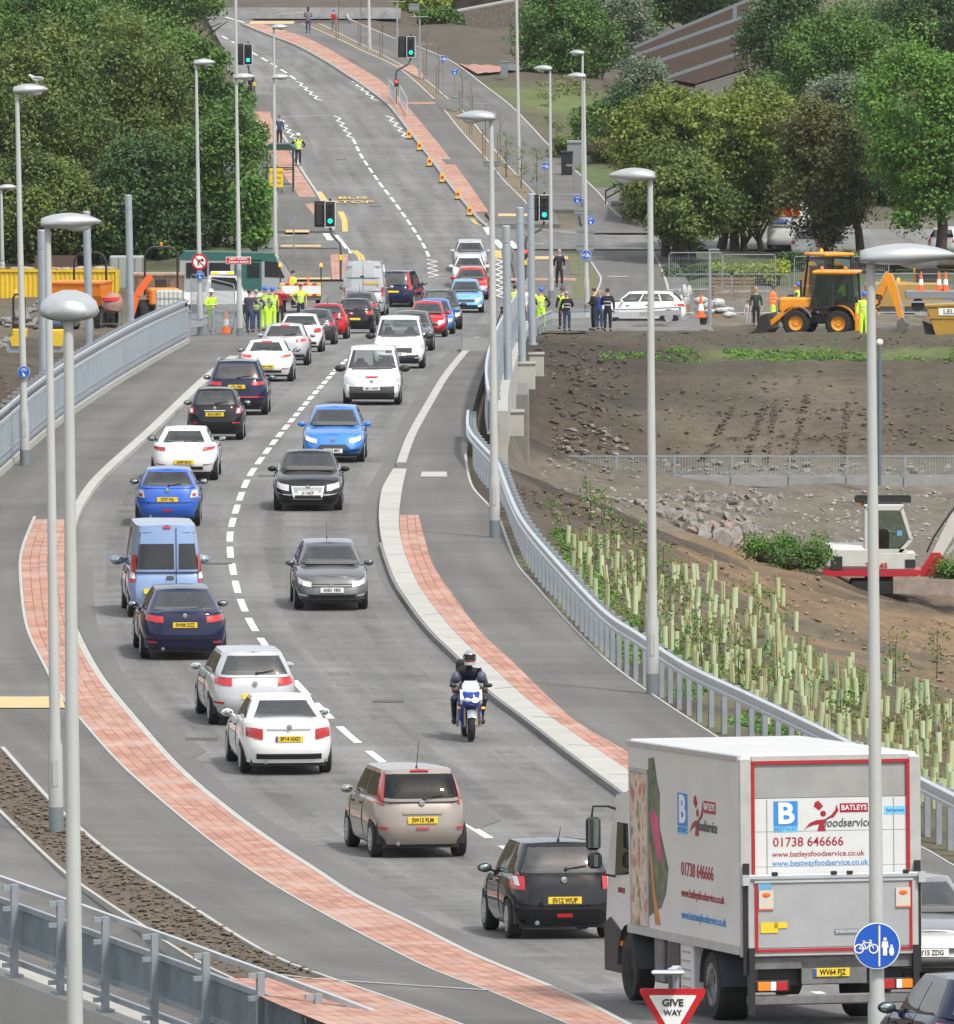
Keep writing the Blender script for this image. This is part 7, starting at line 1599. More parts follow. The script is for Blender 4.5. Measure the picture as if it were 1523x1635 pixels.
for sx in (-.3,.3): MB().bar((sx,.03,-1.2),(sx,.03,-.5),.04).build('leg', M_black, t)
# ---- bins, cabinets
def bin_(px, py, w_, h_, lab, m, name='litter_bin', cat='bin'):
 p = GP(px, py); t = thing(name, lab, cat, tuple(p)); MB().prism([(-w_/2,0),(w_/2,0),(w_/2*1.06,h_*.86),(-w_/2*1.06,h_*.86)], -w_*.4, w_*.4, plane='XZ').build('bin_body', m, t); MB().box((0,0,h_*.92), (w_*1.15,w_*.95,h_*.12), bev=.03).build('lid', m, t)
bin_(805,122,.44,.98,'dark grey litter bin at the end of the brick branch path', M_cdark); bin_(726,178,.34,.95,'pale grey cabinet in the far verge below a blue sign', M_grey, 'cabinet', 'cabinet')
bin_(905,279,.62,1.35,'black rounded litter bin beside the grey cabinet', mat('bin_black', (.012,.012,.02), .4)); bin_(918,262,.85,1.35,'large grey service cabinet behind the black bin', M_grey, 'cabinet', 'cabinet')
# ---- gull
p = W(57,131,G(40,743,KH).y)
t = thing('gull', 'grey and white gull standing on the left lamp head', 'bird', tuple(p)); ky = .003
b = skinmesh('body', [[(Vector((-.20,0,.185)), .010),(Vector((-.17,0,.19)), .030),(Vector((-.13,0,.165)), .034),(Vector((-.06,0,.10)), .060),(Vector((.05,0,.085)), .062),(Vector((.15,0,.085)), .032),(Vector((.23,0,.09)), .010)], [('@',4),(Vector((.03,-.02,.02)),.007),(Vector((.03,-.02,-.05)),.005)], [('@',4),(Vector((.04,.02,.02)),.007),(Vector((.04,.02,-.05)),.005)]], mat('gull_white', (.7,.7,.68), .7), t)
MB().ball((.06,-.045,.115), (.14,.03,.04), 12, 8).build('wing', mat('gull_grey', (.30,.32,.34), .7), b, smooth=True); MB().ball((.06,.045,.115), (.14,.03,.04), 12, 8).build('wing', MATS['gull_grey'], b, smooth=True); MB().tube([(-.195,0,.185),(-.235,0,.175)], [.009,.003], 6).build('beak', M_plY, b)
# ================================================================= construction machines
def wheel(t, x, y, r, w_, rimm=None, name='wheel', sx=1):
 o = MB().lathe([(r*.55,-w_/2),(r*.86,-w_/2),(r,-w_*.34),(r,w_*.34),(r*.86,w_/2),(r*.55,w_/2)], 22, axis='X', cap=False).build(name, M_rub, t, smooth=30); o.location = (x, y, r)
 mb = MB()
 for k in range(18): a = 2*PI*k/18; mb.box((0,math.cos(a)*r*.99,math.sin(a)*r*.99), (w_*.95,.05,.05))
 mb.build('tread', M_rub, o)
 MB().lathe([(.001,-w_*.30),(r*.22,-w_*.34),(r*.24,-w_*.2),(r*.55,-w_*.36),(r*.58,-w_*.30),(r*.58,w_*.30),(r*.55,w_*.36),(r*.24,w_*.2),(r*.22,w_*.34),(.001,w_*.30)], 20, axis='X').build('rim', rimm or M_jcb, o, smooth=30)
 return o
M_jcab = mat('digger_black', (.02,.021,.022), .45); M_dirtm = mat('muddy_steel', (.13,.12,.11), .7, .2, nvar=.25, nscale=5)
M_cabg = seeglass('cab_glass', (.55,.66,.62), 1.6)
def backhoe():
 # side-on with front loader to the left of the picture: built along X, nose at -X, side facing -Y
 p = G(1325,536,.0); t = thing('backhoe_loader', 'yellow and black backhoe loader with its driver, nearest digger on the right', 'digger', (p.x,p.y,p.z), R(-12))
 def X(c, d, bev=.03, m=M_jcb, n='panel'): return MB().box(c, d, bev=bev).build(n, m, t)
 for y in (-.95,.95):
  w1 = wheel(t, 0, 0, .56, .36); w1.rotation_euler = (0,0,PI/2); w1.location = (-1.25,y,.56)
  w2 = wheel(t, 0, 0, .56, .40); w2.rotation_euler = (0,0,PI/2); w2.location = (.55,y,.56)
 X((-.3,0,.72), (3.4,.9,.42), .05, M_jcab, 'chassis'); X((-1.35,0,1.28), (1.5,.95,.62), .08, M_jcb, 'bonnet'); X((-2.08,0,1.22), (.1,.8,.5), .02, M_jcab, 'radiator_grille')
 # mudguards
 for y in (-.95,.95):
  P = [[Vector((.55+math.cos(a)*.70, y+dy, .60+math.sin(a)*.66)) for dy in (-.24,.24)] for a in [R(8)+R(150)*k/9 for k in range(10)]]
  MB().grid(P).grid([[q+Vector((0,0,.05)) for q in r_] for r_ in P]).build('rear_mudguard', M_jcb, t, smooth=True)
  P = [[Vector((-1.25+math.cos(a)*.66, y+dy, .58+math.sin(a)*.64)) for dy in (-.2,.2)] for a in [R(20)+R(120)*k/9 for k in range(10)]]
  MB().grid(P).grid([[q+Vector((0,0,.04)) for q in r_] for r_ in P]).build('front_mudguard', M_cdark, t, smooth=True)
 # cab
 fr = MB()
 for y in (-.72,.72):
  for a, b in (((-.72,y,1.15),(-.42,y*.94,2.58)), ((.28,y,1.15),(.24,y*.94,2.58)), ((1.15,y,1.3),(1.08,y*.94,2.58)), ((-.72,y,1.2),(1.15,y,1.25)), ((-.42,y*.94,2.56),(1.08,y*.94,2.56))): fr.bar(a, b, .08, .08)
 fr.build('cab_frame', M_jcab, t)
 for y in (-.715,.715): MB().prism([(-.68,1.2),(1.12,1.27),(1.06,2.54),(-.40,2.54)], y-.01, y+.01, plane='XZ').build('cab_window', M_cabg, t)
 MB().prism([(-.74,1.2),(-.72,1.2),(-.43,2.55),(-.45,2.55)], -.68, .68, plane='XZ').build('windscreen', M_cabg, t)
 X((.32,0,1.12), (1.7,1.4,.12), .03, M_jcab, 'cab_floor'); X((.30,0,2.66), (1.85,1.6,.16), .06, M_jcb, 'cab_roof')
 X((.55,0,1.5), (.5,.5,.12), .04, M_jcab, 'seat'); X((.78,0,1.85), (.12,.5,.6), .04, M_jcab, 'seat_back')
 for x in (-.25,.75): o = MB().lathe([(.06,0),(.07,.04),(.06,.16),(.03,.18)], 10, Matrix.Translation((x,-.5,2.73))).build('beacon', M_amber, t)
 # loader arms and bucket
 for y in (-.62,.62): MB().bar((-.55,y,1.35),(-1.5,y,1.25),.12,.2).bar((-1.5,y,1.25),(-2.5,y,.45),.12,.2).build('loader_arm', M_jcb, t); MB().bar((-.7,y*.8,1.0),(-1.7,y*.8,.95),.08).build('ram', M_steel2, t)
 P = [(-2.45,.95),(-2.75,.85),(-2.95,.25),(-3.3,.10),(-2.55,.06),(-2.35,.3)]
 MB().prism(P, -1.1, 1.1, plane='XZ').build('front_bucket', M_jcab, t)
 # exhaust
 MB().tube([(-1.3,.35,1.5),(-1.3,.35,2.3)], .05, 8).build('exhaust_stack', M_jcab, t)
 # stabilisers and backhoe
 X((1.45,0,.9), (.25,2.1,.4), .03, M_jcb, 'kingpost_frame')
 for y in (-.98,.98): X((1.35,y,.78), (.20,.2,1.25), .02, M_jcb, 'stabiliser_leg'); X((1.35,y,.10), (.45,.4,.08), .02, M_dirtm, 'stabiliser_foot')
 bm_ = MB(); bm_.prism([(1.55,.6),(1.85,.6),(2.35,1.9),(2.55,2.55),(2.35,2.6),(2.05,2.0),(1.5,1.0)], -.14, .14, plane='XZ'); bm_.build('boom', M_jcb, t)
 MB().prism([(2.35,2.65),(2.62,2.6),(2.85,2.0),(3.12,.75),(2.95,.72),(2.6,1.7),(2.3,2.4)], -.12, .12, plane='XZ').build('dipper', M_jcb, t)
 MB().bar((1.9,0,1.9),(2.4,0,2.7),.07).bar((2.75,0,2.3),(3.05,0,1.2),.06).build('hydraulic_ram', M_steel2, t)
 MB().prism([(3.1,.8),(3.3,.55),(3.25,.25),(2.95,.05),(2.65,.15),(2.6,.35),(2.85,.35),(2.9,.65)], -.3, .3, plane='XZ').build('digging_bucket', M_dirtm, t)
 text('JCB', .30, 'boom_lettering', M_ink, t, Matrix.Translation((2.02,-.15,1.45)) @ FACE @ Matrix.Rotation(R(68), 4, 'Z'), bold=.04)
 q = thing('person', 'digger driver in lime jacket seated in the nearest digger cab', 'person', (p.x,p.y,p.z), R(-12)); V = Vector
 hd = [[(V((.55,0,1.62)),.15),(V((.58,0,1.85)),.15),(V((.58,0,2.05)),(.16,.13)),(V((.57,0,2.14)),.06),(V((.55,0,2.24)),.08),(V((.55,0,2.33)),.07)],[('@',0),(V((.30,-.12,1.62)),.09),(V((.05,-.14,1.58)),.07),(V((.0,-.14,1.22)),.05),(V((-.10,-.14,1.18)),.04)],[('@',0),(V((.30,.12,1.62)),.09),(V((.05,.14,1.58)),.07),(V((.0,.14,1.22)),.05),(V((-.10,.14,1.18)),.04)],[('@',2),(V((.55,-.22,2.05)),.07),(V((.38,-.26,1.82)),.055),(V((.12,-.18,1.84)),.035)],[('@',2),(V((.55,.22,2.05)),.07),(V((.38,.26,1.82)),.055),(V((.12,.18,1.84)),.035)]]
 b = skinmesh('body', hd, M_skin, q); skinmesh('jacket', [[(a, (r_ if not isinstance(r_, tuple) else r_[0])*1.2) for a, r_ in hd[0][:3]]]+[[('@',2)]+[(a, r_*1.25) for a, r_ in ch[1:3]] for ch in hd[3:]], M_hiv, q); MB().ball((.55,0,2.36), (.10,.11,.08), 10, 6).build('hair', HAIRB, q, smooth=True)
 skinmesh('trousers', [[(V((.55,0,1.62)),.16)]]+[[('@',0)]+[(a, r_*1.2) for a, r_ in ch[1:4]] for ch in hd[1:3]], M_hivo, q)
 # second backhoe behind, cab above the first one's bonnet
 p2 = G(1318,514,.0); t2 = thing('backhoe_loader', 'second yellow backhoe standing behind the nearest one, only cab and arm showing', 'digger', (p2.x,p2.y,p2.z), R(-60))
 for y in (-.95,.95):
  for x in (-1.25,.55): w1 = wheel(t2, 0, 0, .6, .4); w1.rotation_euler = (0,0,PI/2); w1.location = (x,y,.6)
 MB().box((-.3,0,.85), (3.2,.9,.5), bev=.05).build('chassis', M_jcab, t2); MB().box((-1.35,0,1.35), (1.4,.95,.6), bev=.08).build('bonnet', M_jcb, t2)
 fr = MB()
 for y in (-.72,.72):
  for a, b in (((-.72,y,1.15),(-.42,y*.94,3.0)), ((1.15,y,1.3),(1.08,y*.94,3.0)), ((-.42,y*.94,2.9),(1.08,y*.94,2.9))): fr.bar(a, b, .09, .09)
 fr.build('cab_frame', M_jcab, t2); MB().box((.32,0,2.1), (1.35,1.35,1.6)).build('cab_window', M_cabg, t2); MB().box((.30,0,3.08), (1.85,1.6,.16), bev=.05).build('cab_roof', M_jcb, t2)
 MB().prism([(-1.2,1.4),(-1.0,2.5),(-1.35,2.7),(-1.75,1.9),(-2.2,1.0),(-2.0,.9)], -.2, .2, plane='XZ').build('loader_arm', M_jcb, t2); o = MB().lathe([(.06,0),(.07,.14),(.03,.17)], 10, Matrix.Translation((.3,-.4,3.16))).build('beacon', M_amberlit, t2)
backhoe()
def mini_digger():
 p = W(1403,948,391); t = thing('excavator', 'white and red tracked mini excavator with dozer blade in the excavation', 'excavator', (p.x,p.y,p.z)); wm = mat('excavator_white', (.50,.50,.47), .4, nvar=.08, nscale=3); rm = mat('excavator_red', (.38,.015,.025), .4, nvar=.1, nscale=3)
 for y in (-.75,.75):
  P = [(-.95,.25),(-.85,.45),(.95,.45),(1.12,.28),(1.0,.06),(-.8,.04)]
  MB().prism(P, y-.2, y+.2, plane='XZ').build('track', M_rub, t)
 MB().lathe([(.45,0),(.45,.14)], 16, Matrix.Translation((0,0,.45))).build('slew_ring', M_black, t)
 MB().prism([(-1.75,.68),(-1.70,.60),(1.15,.60),(1.30,.68),(1.30,.80),(-1.75,.80)], -.95, .95, plane='XZ').build('lower_skirt', rm, t)
 MB().box((-.88,-.0,1.17), (1.75,1.88,.78), bev=.14).build('engine_cover', wm, t); MB().box((.35,-.55,1.08), (1.5,.75,.58), bev=.05).build('side_cover', wm, t); MB().box((-1.35,-.96,1.02), (.36,.02,.42), bev=.0).build('vent', M_jcab, t)
 MB().box((.95,-.93,1.0),(.32,.04,.26)).build('step_window', M_jcab, t)
 fr = MB()
 for y in (-.86,.05):
  for a, b in (((-.42,y,1.35),(-.42,y,2.72)), ((.62,y,1.35),(.98,y,1.75)), ((.98,y,1.75),(.68,y,2.72)), ((-.42,y,2.72),(.68,y,2.72)), ((-.42,y,1.4),(.85,y,1.4))): fr.bar(a, b, .11, .11)
 fr.build('cab_frame', wm, t); MB().prism([(-.36,1.45),(.85,1.45),(.93,1.8),(.66,2.66),(-.36,2.66)], -.87, -.84, plane='XZ').build('cab_window', M_cabg, t); MB().prism([(.90,1.75),(.94,1.75),(.68,2.68),(.64,2.68)], -.82, 0, plane='XZ').build('windscreen', M_cabg, t)
 MB().box((.1,-.4,1.7),(.4,.45,.7),bev=.08).build('seat', M_jcab, t); MB().box((.62,-.87,1.95), (.16,.02,.16)).build('blue_sticker', SKY, t); MB().box((.12,-.4,2.80), (1.25,.98,.10), bev=.03).build('cab_roof', wm, t)
 MB().box((.1,-.4,3.0), (1.75,.9,.20), bev=.02).bar((-.75,-.85,3.12),(.95,-.85,3.12),.03).build('roof_rack', M_jcab, t); MB().lathe([(.05,0),(.06,.12),(.03,.14)], 8, Matrix.Translation((-.55,-.7,2.78))).build('beacon', M_amber, t)
 MB().prism([(1.3,.55),(1.95,.55),(2.15,1.0),(1.9,1.3),(1.65,1.3),(1.35,.85)], -.22, .22, plane='XZ').build('boom_swing_post', rm, t)
 MB().prism([(1.62,1.2),(1.95,1.15),(2.55,2.2),(3.25,3.25),(4.4,3.6),(4.35,3.85),(3.05,3.55),(2.2,2.4)], -.14, .14, plane='XZ').build('boom', wm, t); MB().bar((2.0,-.02,1.0),(2.95,-.02,2.45),.09).build('hydraulic_ram', M_steel2, t)
 for y in (-.17,.17): MB().tube([(1.5,y,1.3),(1.7,y,1.75),(2.1,y,2.35),(2.8,y,3.3)], .02, 6).build('hose', M_black, t)
 MB().prism([(4.3,3.85),(4.5,3.6),(4.2,2.2),(4.0,2.2)], -.1, .1, plane='XZ').build('dipper', wm, t)
 MB().bar((.9,-.6,.3),(1.9,-.6,.25),.1,.14).bar((.9,.6,.3),(1.9,.6,.25),.1,.14).build('blade_arm', M_dirtm, t)
 o = MB().prism([(-1.1,.5),(1.1,.42),(1.1,-.06),(-1.1,.0)], -.06, .06, plane='XZ').build('dozer_blade', mat('worn_blade', (.30,.24,.21), .6, .3, nvar=.2, nscale=4), t); o.location = (1.5,-1.5,.1)
 text('TB145', .17, 'model_lettering', rm, t, Matrix.Translation((-.1,-.955,.93)) @ FACE, bold=.03, sx=1.1)
mini_digger()
# ---- machines on the left
def simple_machines():
 # yellow container
 p = W(85,512,618); M_con = mat('container_yellow', (.60,.40,.02), .5, nvar=.12, nscale=1.5); M_rust = mat('rusty_soil', (.32,.27,.22), .9, nvar=.3, nscale=4)
 t = thing('shipping_container', 'yellow corrugated container with soil along its roof behind the roller', 'container', (p.x,p.y,p.z), R(-2))
 L_ = 6.3; mb = MB(); P = []; n = 110
 for i in range(n+1):
  x = -L_/2+L_*i/n; d = .04 if (i//2) % 2 else 0
  P.append([Vector((x,-d,.12)), Vector((x,-d,2.42))])
 mb.grid(P); mb.box((0,1.2,1.27), (L_,2.3,2.3)); mb.build('corrugated_walls', M_con, t)
 mb = MB().box((0,-.03,2.47), (L_+.04,.12,.14)).box((0,-.03,.06), (L_+.04,.12,.14))
 for x in (-L_/2,L_/2): mb.box((x,-.03,1.27), (.14,.12,2.5))
 mb.build('frame', M_con, t)
 mb = MB(); random.seed(3)
 for i in range(40): x = random.uniform(-L_/2,L_/2*.96); mb.ball((x,random.uniform(.1,1.5),2.56), (random.uniform(.1,.3),.25,random.uniform(.04,.10)), 7, 5)
 mb.build('roof_debris', M_rust, t)['kind'] = 'stuff'
 MB().box((.1,.6,2.85), (2.1,.05,.7)).build('rusty_mesh_panel', mat('rusty_mesh', (.08,.05,.04), .9), t)
 t = thing('site_cabin', 'pale grey steel store beside the yellow container', 'cabin', tuple(W(203,500,622))); MB().box((0,1,1.4), (1.75,2,2.8), bev=.03).build('walls', mat('cabin_grey', (.26,.29,.28), .6, nvar=.08), t); mb = MB()
 for x in (-.8,-.4,0,.4,.8): mb.box((x,-.02,1.4), (.03,.05,2.7))
 mb.build('ribs', M_grey, t)
 # orange dumper with roll hoop
 def dumper(px, py, D, lab, body, s=1.0, rz=0, skip=None):
  p = W(px, py, D); t = thing('site_dumper', lab, 'dumper', (p.x,p.y,p.z), R(rz), 'site dumpers on the left')
  for y in (-.85,.85):
   for x in (-1.1,.9): w1 = wheel(t, 0, 0, .55, .4, M_black); w1.rotation_euler = (0,0,PI/2); w1.location = (x,y,.55)
  MB().box((-.1,0,.75), (2.9,1.0,.4), bev=.04).build('chassis', M_jcab, t); MB().prism([(-1.9,1.15),(-.2,1.0),(-.2,1.45),(.0,2.15),(-2.2,2.15),(-2.1,1.6)], -1.1, 1.1, plane='XZ').build('skip', skip or body, t)
  MB().prism([(-2.24,2.12),(.04,2.12),(.04,2.2),(-2.24,2.2)], -1.14, 1.14, plane='XZ').build('skip_rim', skip or body, t)
  MB().box((.95,0,1.25), (1.2,1.3,.75), bev=.08).build('engine_cover', body, t); mb = MB()
  for z in (1.1,1.25,1.4): mb.box((.95,-.66,z), (.6,.02,.06))
  mb.build('vents', M_black, t)
  MB().box((.35,0,1.75), (.1,.5,.5), bev=.03).build('seat', M_black, t)
  MB().tube([(.45,-.72,1.3),(.45,-.72,3.0),(.45,-.6,3.25),(.45,-.4,3.38),(.45,.4,3.38),(.45,.6,3.25),(.45,.72,3.0),(.45,.72,1.3)], .05, 8).build('roll_hoop', M_black, t, smooth=True)
  MB().lathe([(.06,0),(.07,.12),(.03,.15)], 8, Matrix.Translation((.45,0,3.44))).build('beacon', M_amber, t)
  return t
 om = mat('dumper_orange', (.72,.20,.015), .45, nvar=.1, nscale=3); mud = mat('muddy_skip', (.28,.21,.16), .85, nvar=.25, nscale=4)
 dumper(140, 528, 545, 'orange site dumper standing in front of the container', om, rz=78)
 dumper(255, 518, 545, 'muddy skip dumper with amber beacon behind the left parapet end', om, rz=-80, skip=mud)
 # roller
 p = W(60,570,497); t = thing('road_roller', 'small yellow and blue roller with black roll bar on the soil at left', 'roller', (p.x,p.y,p.z), R(0)); ym = mat('roller_yellow', (.60,.42,.03), .45, nvar=.08); bm2 = mat('roller_blue', (.03,.05,.10), .45)
 for x in (-.85,.85): o = MB().lathe([(.02,-.5),(.38,-.5),(.38,.5),(.02,.5)], 24, axis='Z').build('drum', M_steel, t, smooth=30); o.rotation_euler = (PI/2,0,0); o.location = (x,0,.38)
 for y in (-.56,.56): MB().prism([(-1.0,.45),(-.7,.45),(-.4,.95),(-.6,1.1),(-1.1,.8)], y-.03, y+.03, plane='XZ').prism([(.7,.45),(1.0,.45),(1.1,.9),(.4,1.05),(.2,.7)], y-.03, y+.03, plane='XZ').build('drum_frame', ym, t)
 MB().box((.55,0,.95), (1.1,.95,.35), bev=.06).build('rear_body', ym, t); MB().box((.75,0,1.28), (1.1,.9,.34), bev=.12).build('bonnet', bm2, t); MB().box((-.7,0,.95), (.6,.9,.4), bev=.06).build('front_body', ym, t); MB().box((-.75,0,1.25), (.4,.85,.25), bev=.05).build('water_tank', M_black, t); MB().box((0,0,1.15), (.4,.5,.1), bev=.03).build('seat', M_black, t)
 MB().tube([(-.95,-.3,.9),(-.95,-.3,2.35),(-.88,-.3,2.5),(-.6,-.3,2.5),(-.5,-.3,2.35),(-.5,-.3,.9)], .045, 8).build('roll_bar', M_black, t, smooth=True); MB().lathe([(.05,0),(.06,.1),(.03,.13)], 8, Matrix.Translation((-.85,-.3,2.54))).build('beacon', M_amberlit, t); MB().lathe([(.14,-.01),(.14,.01)], 12, Matrix.Translation((-.2,0,1.6))).build('steering_wheel', M_black, t)
 # cement mixer
 p = W(178,521,515); t = thing('cement_mixer', 'small mixer with red drum beside the left masts', 'cement mixer', tuple(p)); MB().lathe([(.12,0),(.36,.12),(.42,.35),(.36,.62),(.22,.82)], 16, Matrix.Translation((0,0,.55)) @ Matrix.Rotation(R(10),4,'Y')).build('drum', mat('mixer_drum', (.33,.20,.17), .7, nvar=.25, nscale=6), t, smooth=True); MB().lathe([(.38,.58),(.43,.60),(.43,.74),(.38,.76)], 16, Matrix.Translation((0,0,.45))).build('red_collar', mat('mixer_red', (.6,.04,.02), .5), t)
 mb = MB(); 
 for x in (-.4,.4): mb.bar((x,0,.95),(x*1.1,0,0),.05)
 mb.bar((-.42,0,.1),(.42,0,.1),.05); mb.build('stand', M_dirtm, t)
 t = thing('concrete_block', 'pale plastic water tank in a wire cage near the left parapet', 'tank', tuple(W(270,500,540))); t.name = 'caged_tank'; MB().box((0,.5,.5), (1.15,1,.95), bev=.08).build('tank', mat('tank_plastic', (.55,.56,.52), .5), t); mb = MB()
 for k in range(7): mb.box((-.57+.19*k,-.03,.5), (.02,.02,1.0))
 for z in (.05,.35,.65,.98): mb.box((0,-.03,z), (1.18,.02,.02))
 mb.build('cage', M_steel, t)
 t = thing('conveyor_chute', 'orange chute leaning up beside the muddy dumper', 'chute', tuple(W(218,505,540))); MB().bar((-.25,0,0),(.0,0,.9),.12,.3).bar((.0,0,.9),(.6,0,1.75),.12,.3).build('chute_body', M_orange, t)
 # gravel heap and grey blocks at far left
 for i, (px, py, D, s) in enumerate(((35,520,530,1.0),(62,500,575,.8),(10,560,515,.8))):
  p = W(px, py, D); t = thing('rubble_heap', ('grey rubble heap beside the roller','small grey heap behind the roller','low rubble heap at the left edge')[i], 'heap', tuple(p)); mb = MB(); random.seed(i)
  for k in range(60): a = random.uniform(0,2*PI); r_ = random.uniform(0,1.3)*s; mb.ball((r_*math.cos(a), r_*math.sin(a), max(.05,(1.1*s-r_*.8)*random.uniform(.4,.9)*.7)), (random.uniform(.08,.22),random.uniform(.08,.2),random.uniform(.06,.16)), 6, 4)
  mb.build('rubble', mat('rubble_grey', (.20,.19,.18), .9, nvar=.3, nscale=3), t)['kind'] = 'stuff'
 # green and white minibus, side on
 p = G(385,482,.0); gm = mat('bus_green', (.02,.10,.09), .4, coat=.3)
 t = thing('minibus', 'green and white minibus crossing behind the group of workers', 'bus', (p.x,p.y,p.z), 0)
 MB().prism([(-2.9,.4),(2.35,.4),(2.65,.75),(2.55,1.15),(2.0,1.95),(1.55,2.35),(-2.7,2.42),(-2.9,2.2)], -1.0, 1.0, plane='XZ').build('body', GRYP if False else mat('bus_silver', (.30,.32,.32), .4), t)
 MB().prism([(-2.91,2.05),(1.75,1.98),(1.60,2.36),(-2.70,2.44),(-2.91,2.2)], -1.02, 1.02, plane='XZ').build('roof_band', gm, t); MB().prism([(-.3,.42),(1.0,.42),(1.0,2.05),(-.3,2.05)], -1.02, 1.02, plane='XZ').build('green_panel', gm, t)
 for a, b in ((-2.6,-1.6),(-1.5,-.5),(.3,.9)): MB().box(((a+b)/2,-1.03,1.55), (b-a,.02,.72)).build('side_window', M_glass2, t)
 MB().prism([(1.15,1.25),(2.1,1.2),(1.75,1.95),(1.15,1.98)], -1.03, -1.01, plane='XZ').build('cab_window', M_glass2, t); MB().prism([(2.54,1.2),(2.58,1.2),(1.90,2.15),(1.84,2.15)], -.9, .9, plane='XZ').build('windscreen', M_glass, t)
 for x in (-1.9,1.55):
  for y in (-.88,.88): o = MB().lathe([(.18,-.1),(.33,-.1),(.35,0),(.33,.1),(.18,.1)], 18, axis='X').build('wheel', M_rub, t, smooth=30); o.rotation_euler = (0,0,PI/2); o.location = (x,y,.35)
 # white pickup with light bar
 p = G(355,500,.0); t = thing('pickup_truck', 'white works pickup with amber light bar, seen from behind the fence', 'pickup', (p.x,p.y,p.z), 0)
 MB().prism([(-1.9,.45),(1.9,.45),(1.95,.95),(1.0,1.05),(.7,1.75),(-.6,1.8),(-.8,1.05),(-1.95,1.0)], -.9, .9, plane='XZ').build('body', WHT, t); MB().prism([(-.52,1.1),(.85,1.1),(.62,1.68),(-.48,1.72)], -.92, -.9, plane='XZ').build('side_window', M_glass2, t)
 o = MB().box((0,0,1.88), (1.1,.3,.14), bev=.04).build('light_bar', M_conew, t); MB().box((-.35,-.16,1.88), (.3,.03,.12)).build('amber_lamp', M_amberlit, o); MB().box((.38,-.16,1.88), (.3,.03,.12)).build('amber_lamp', M_amberlit, o)
 for x in (-1.2,1.2):
  for y in (-.8,.8): o = MB().lathe([(.18,-.1),(.33,-.1),(.35,0),(.33,.1),(.18,.1)], 18, axis='X').build('wheel', M_rub, t, smooth=30); o.rotation_euler = (0,0,PI/2); o.location = (x,y,.35)
 # dropside bed with striped tail and beacons, its cab left off
 p = G(480,500,.0); t = thing('dropside_bed', 'cabless works dropside bed with striped tailgate, cones and two amber beacons', 'trailer', (p.x,p.y,p.z), 0)
 MB().box((0,1.6,.75), (1.9,3.2,.3), bev=.02).build('bed', M_dirtm, t); o = MB().box((0,0,1.1), (1.9,.06,.62)).build('tailgate', WHT, t); mb = MB(); my = MB()
 for k in range(9): (mb if k % 2 else my).prism([(-.95+.21*k,1.30),(-.74+.21*k,1.30),(-.70+.21*k,1.40),(-.91+.21*k,1.40)], -.045, -.031, plane='XZ').prism([(-.95+.21*k,.80),(-.74+.21*k,.80),(-.70+.21*k,.90),(-.91+.21*k,.90)], -.045, -.031, plane='XZ')
 mb.build('red_stripes', M_signr, o); my.build('yellow_stripes', M_plY, o); pass
 for x in (-.95,.95): a_ = MB().bar((x,.05,.8),(x,.05,2.15),.06).build('beacon_post', M_jcab, t); MB().lathe([(.07,0),(.08,.1),(.04,.18)], 10, Matrix.Translation((x,.05,2.15))).build('beacon', M_amberlit, a_)
 for x in (-.8,.8): o = MB().lathe([(.18,-.1),(.33,-.1),(.35,0),(.33,.1),(.18,.1)], 18, axis='X').build('wheel', M_rub, t, smooth=30); o.location = (x,.6,.35)
 for i, x in enumerate((-.55,.35)): cone((p.x+x, p.y+.5, p.z+.95), ('left','right')[i]+' hand traffic cone standing in the works dropside bed', .75)
 # right side: skip with lettering, trailer, cones, orange machine
 p = W(1520,540,527); t = thing('hopper', 'mustard yellow hopper with a white lettered board at the right edge', 'hopper', (p.x,p.y,p.z)); MB().prism([(-1.1,1.35),(1.6,1.5),(1.6,.1),(-.7,.1)], -.7, .7, plane='XZ').build('hopper_body', mat('hopper_mustard', (.36,.21,.03), .5, nvar=.12, nscale=3), t)
 MB().prism([(-1.12,.85),(1.6,.85),(1.6,.93),(-1.1,.93)], -.74, .74, plane='XZ').prism([(-1.15,1.33),(1.6,1.48),(1.6,1.56),(-1.15,1.41)], -.75, .75, plane='XZ').build('rim', MATS['hopper_mustard'], t)
 o = MB().box((.25,-.72,1.14), (1.7,.03,.30)).build('lettered_board', M_signw, t); text('LELLIOT', .2, 'lettering', M_cdark, o, Matrix.Translation((.15,-.745,1.14)) @ FACE, bold=.02, sx=1.1); MB().prism([(-1.1,.0),(-.6,.0),(-.7,.5),(-1.25,.75)], -.5, .5, plane='XZ').build('hitch', M_black, t)
 p = W(1497,497,560); t = thing('trailer', 'grey flat trailer board with barrier frame under the striped cones', 'trailer', (p.x,p.y,p.z)); MB().box((0,0,.75), (2.9,1.2,.35), bev=.02).build('side_board', M_grey, t); MB().box((-.2,-.75,.45), (3.0,.05,.08)).build('rail', M_steel, t)
 for x in (-1.55,-.2,1.2): MB().box((x,-.75,.0), (.08,.08,.95)).build('leg', M_steel, t)
 for x in (-.9,.9): o = MB().lathe([(.1,-.1),(.28,-.1),(.3,0),(.28,.1),(.1,.1)], 16, axis='X').build('wheel', M_rub, t, smooth=30); o.rotation_euler = (0,0,PI/2); o.location = (x,-.3,.3)
 for i, x in enumerate((-.75,.05,.35)): cone((p.x+x, p.y-.1, p.z+.93), ('leftmost','middle','rightmost')[i]+' orange and white cone standing on the grey trailer', .85)
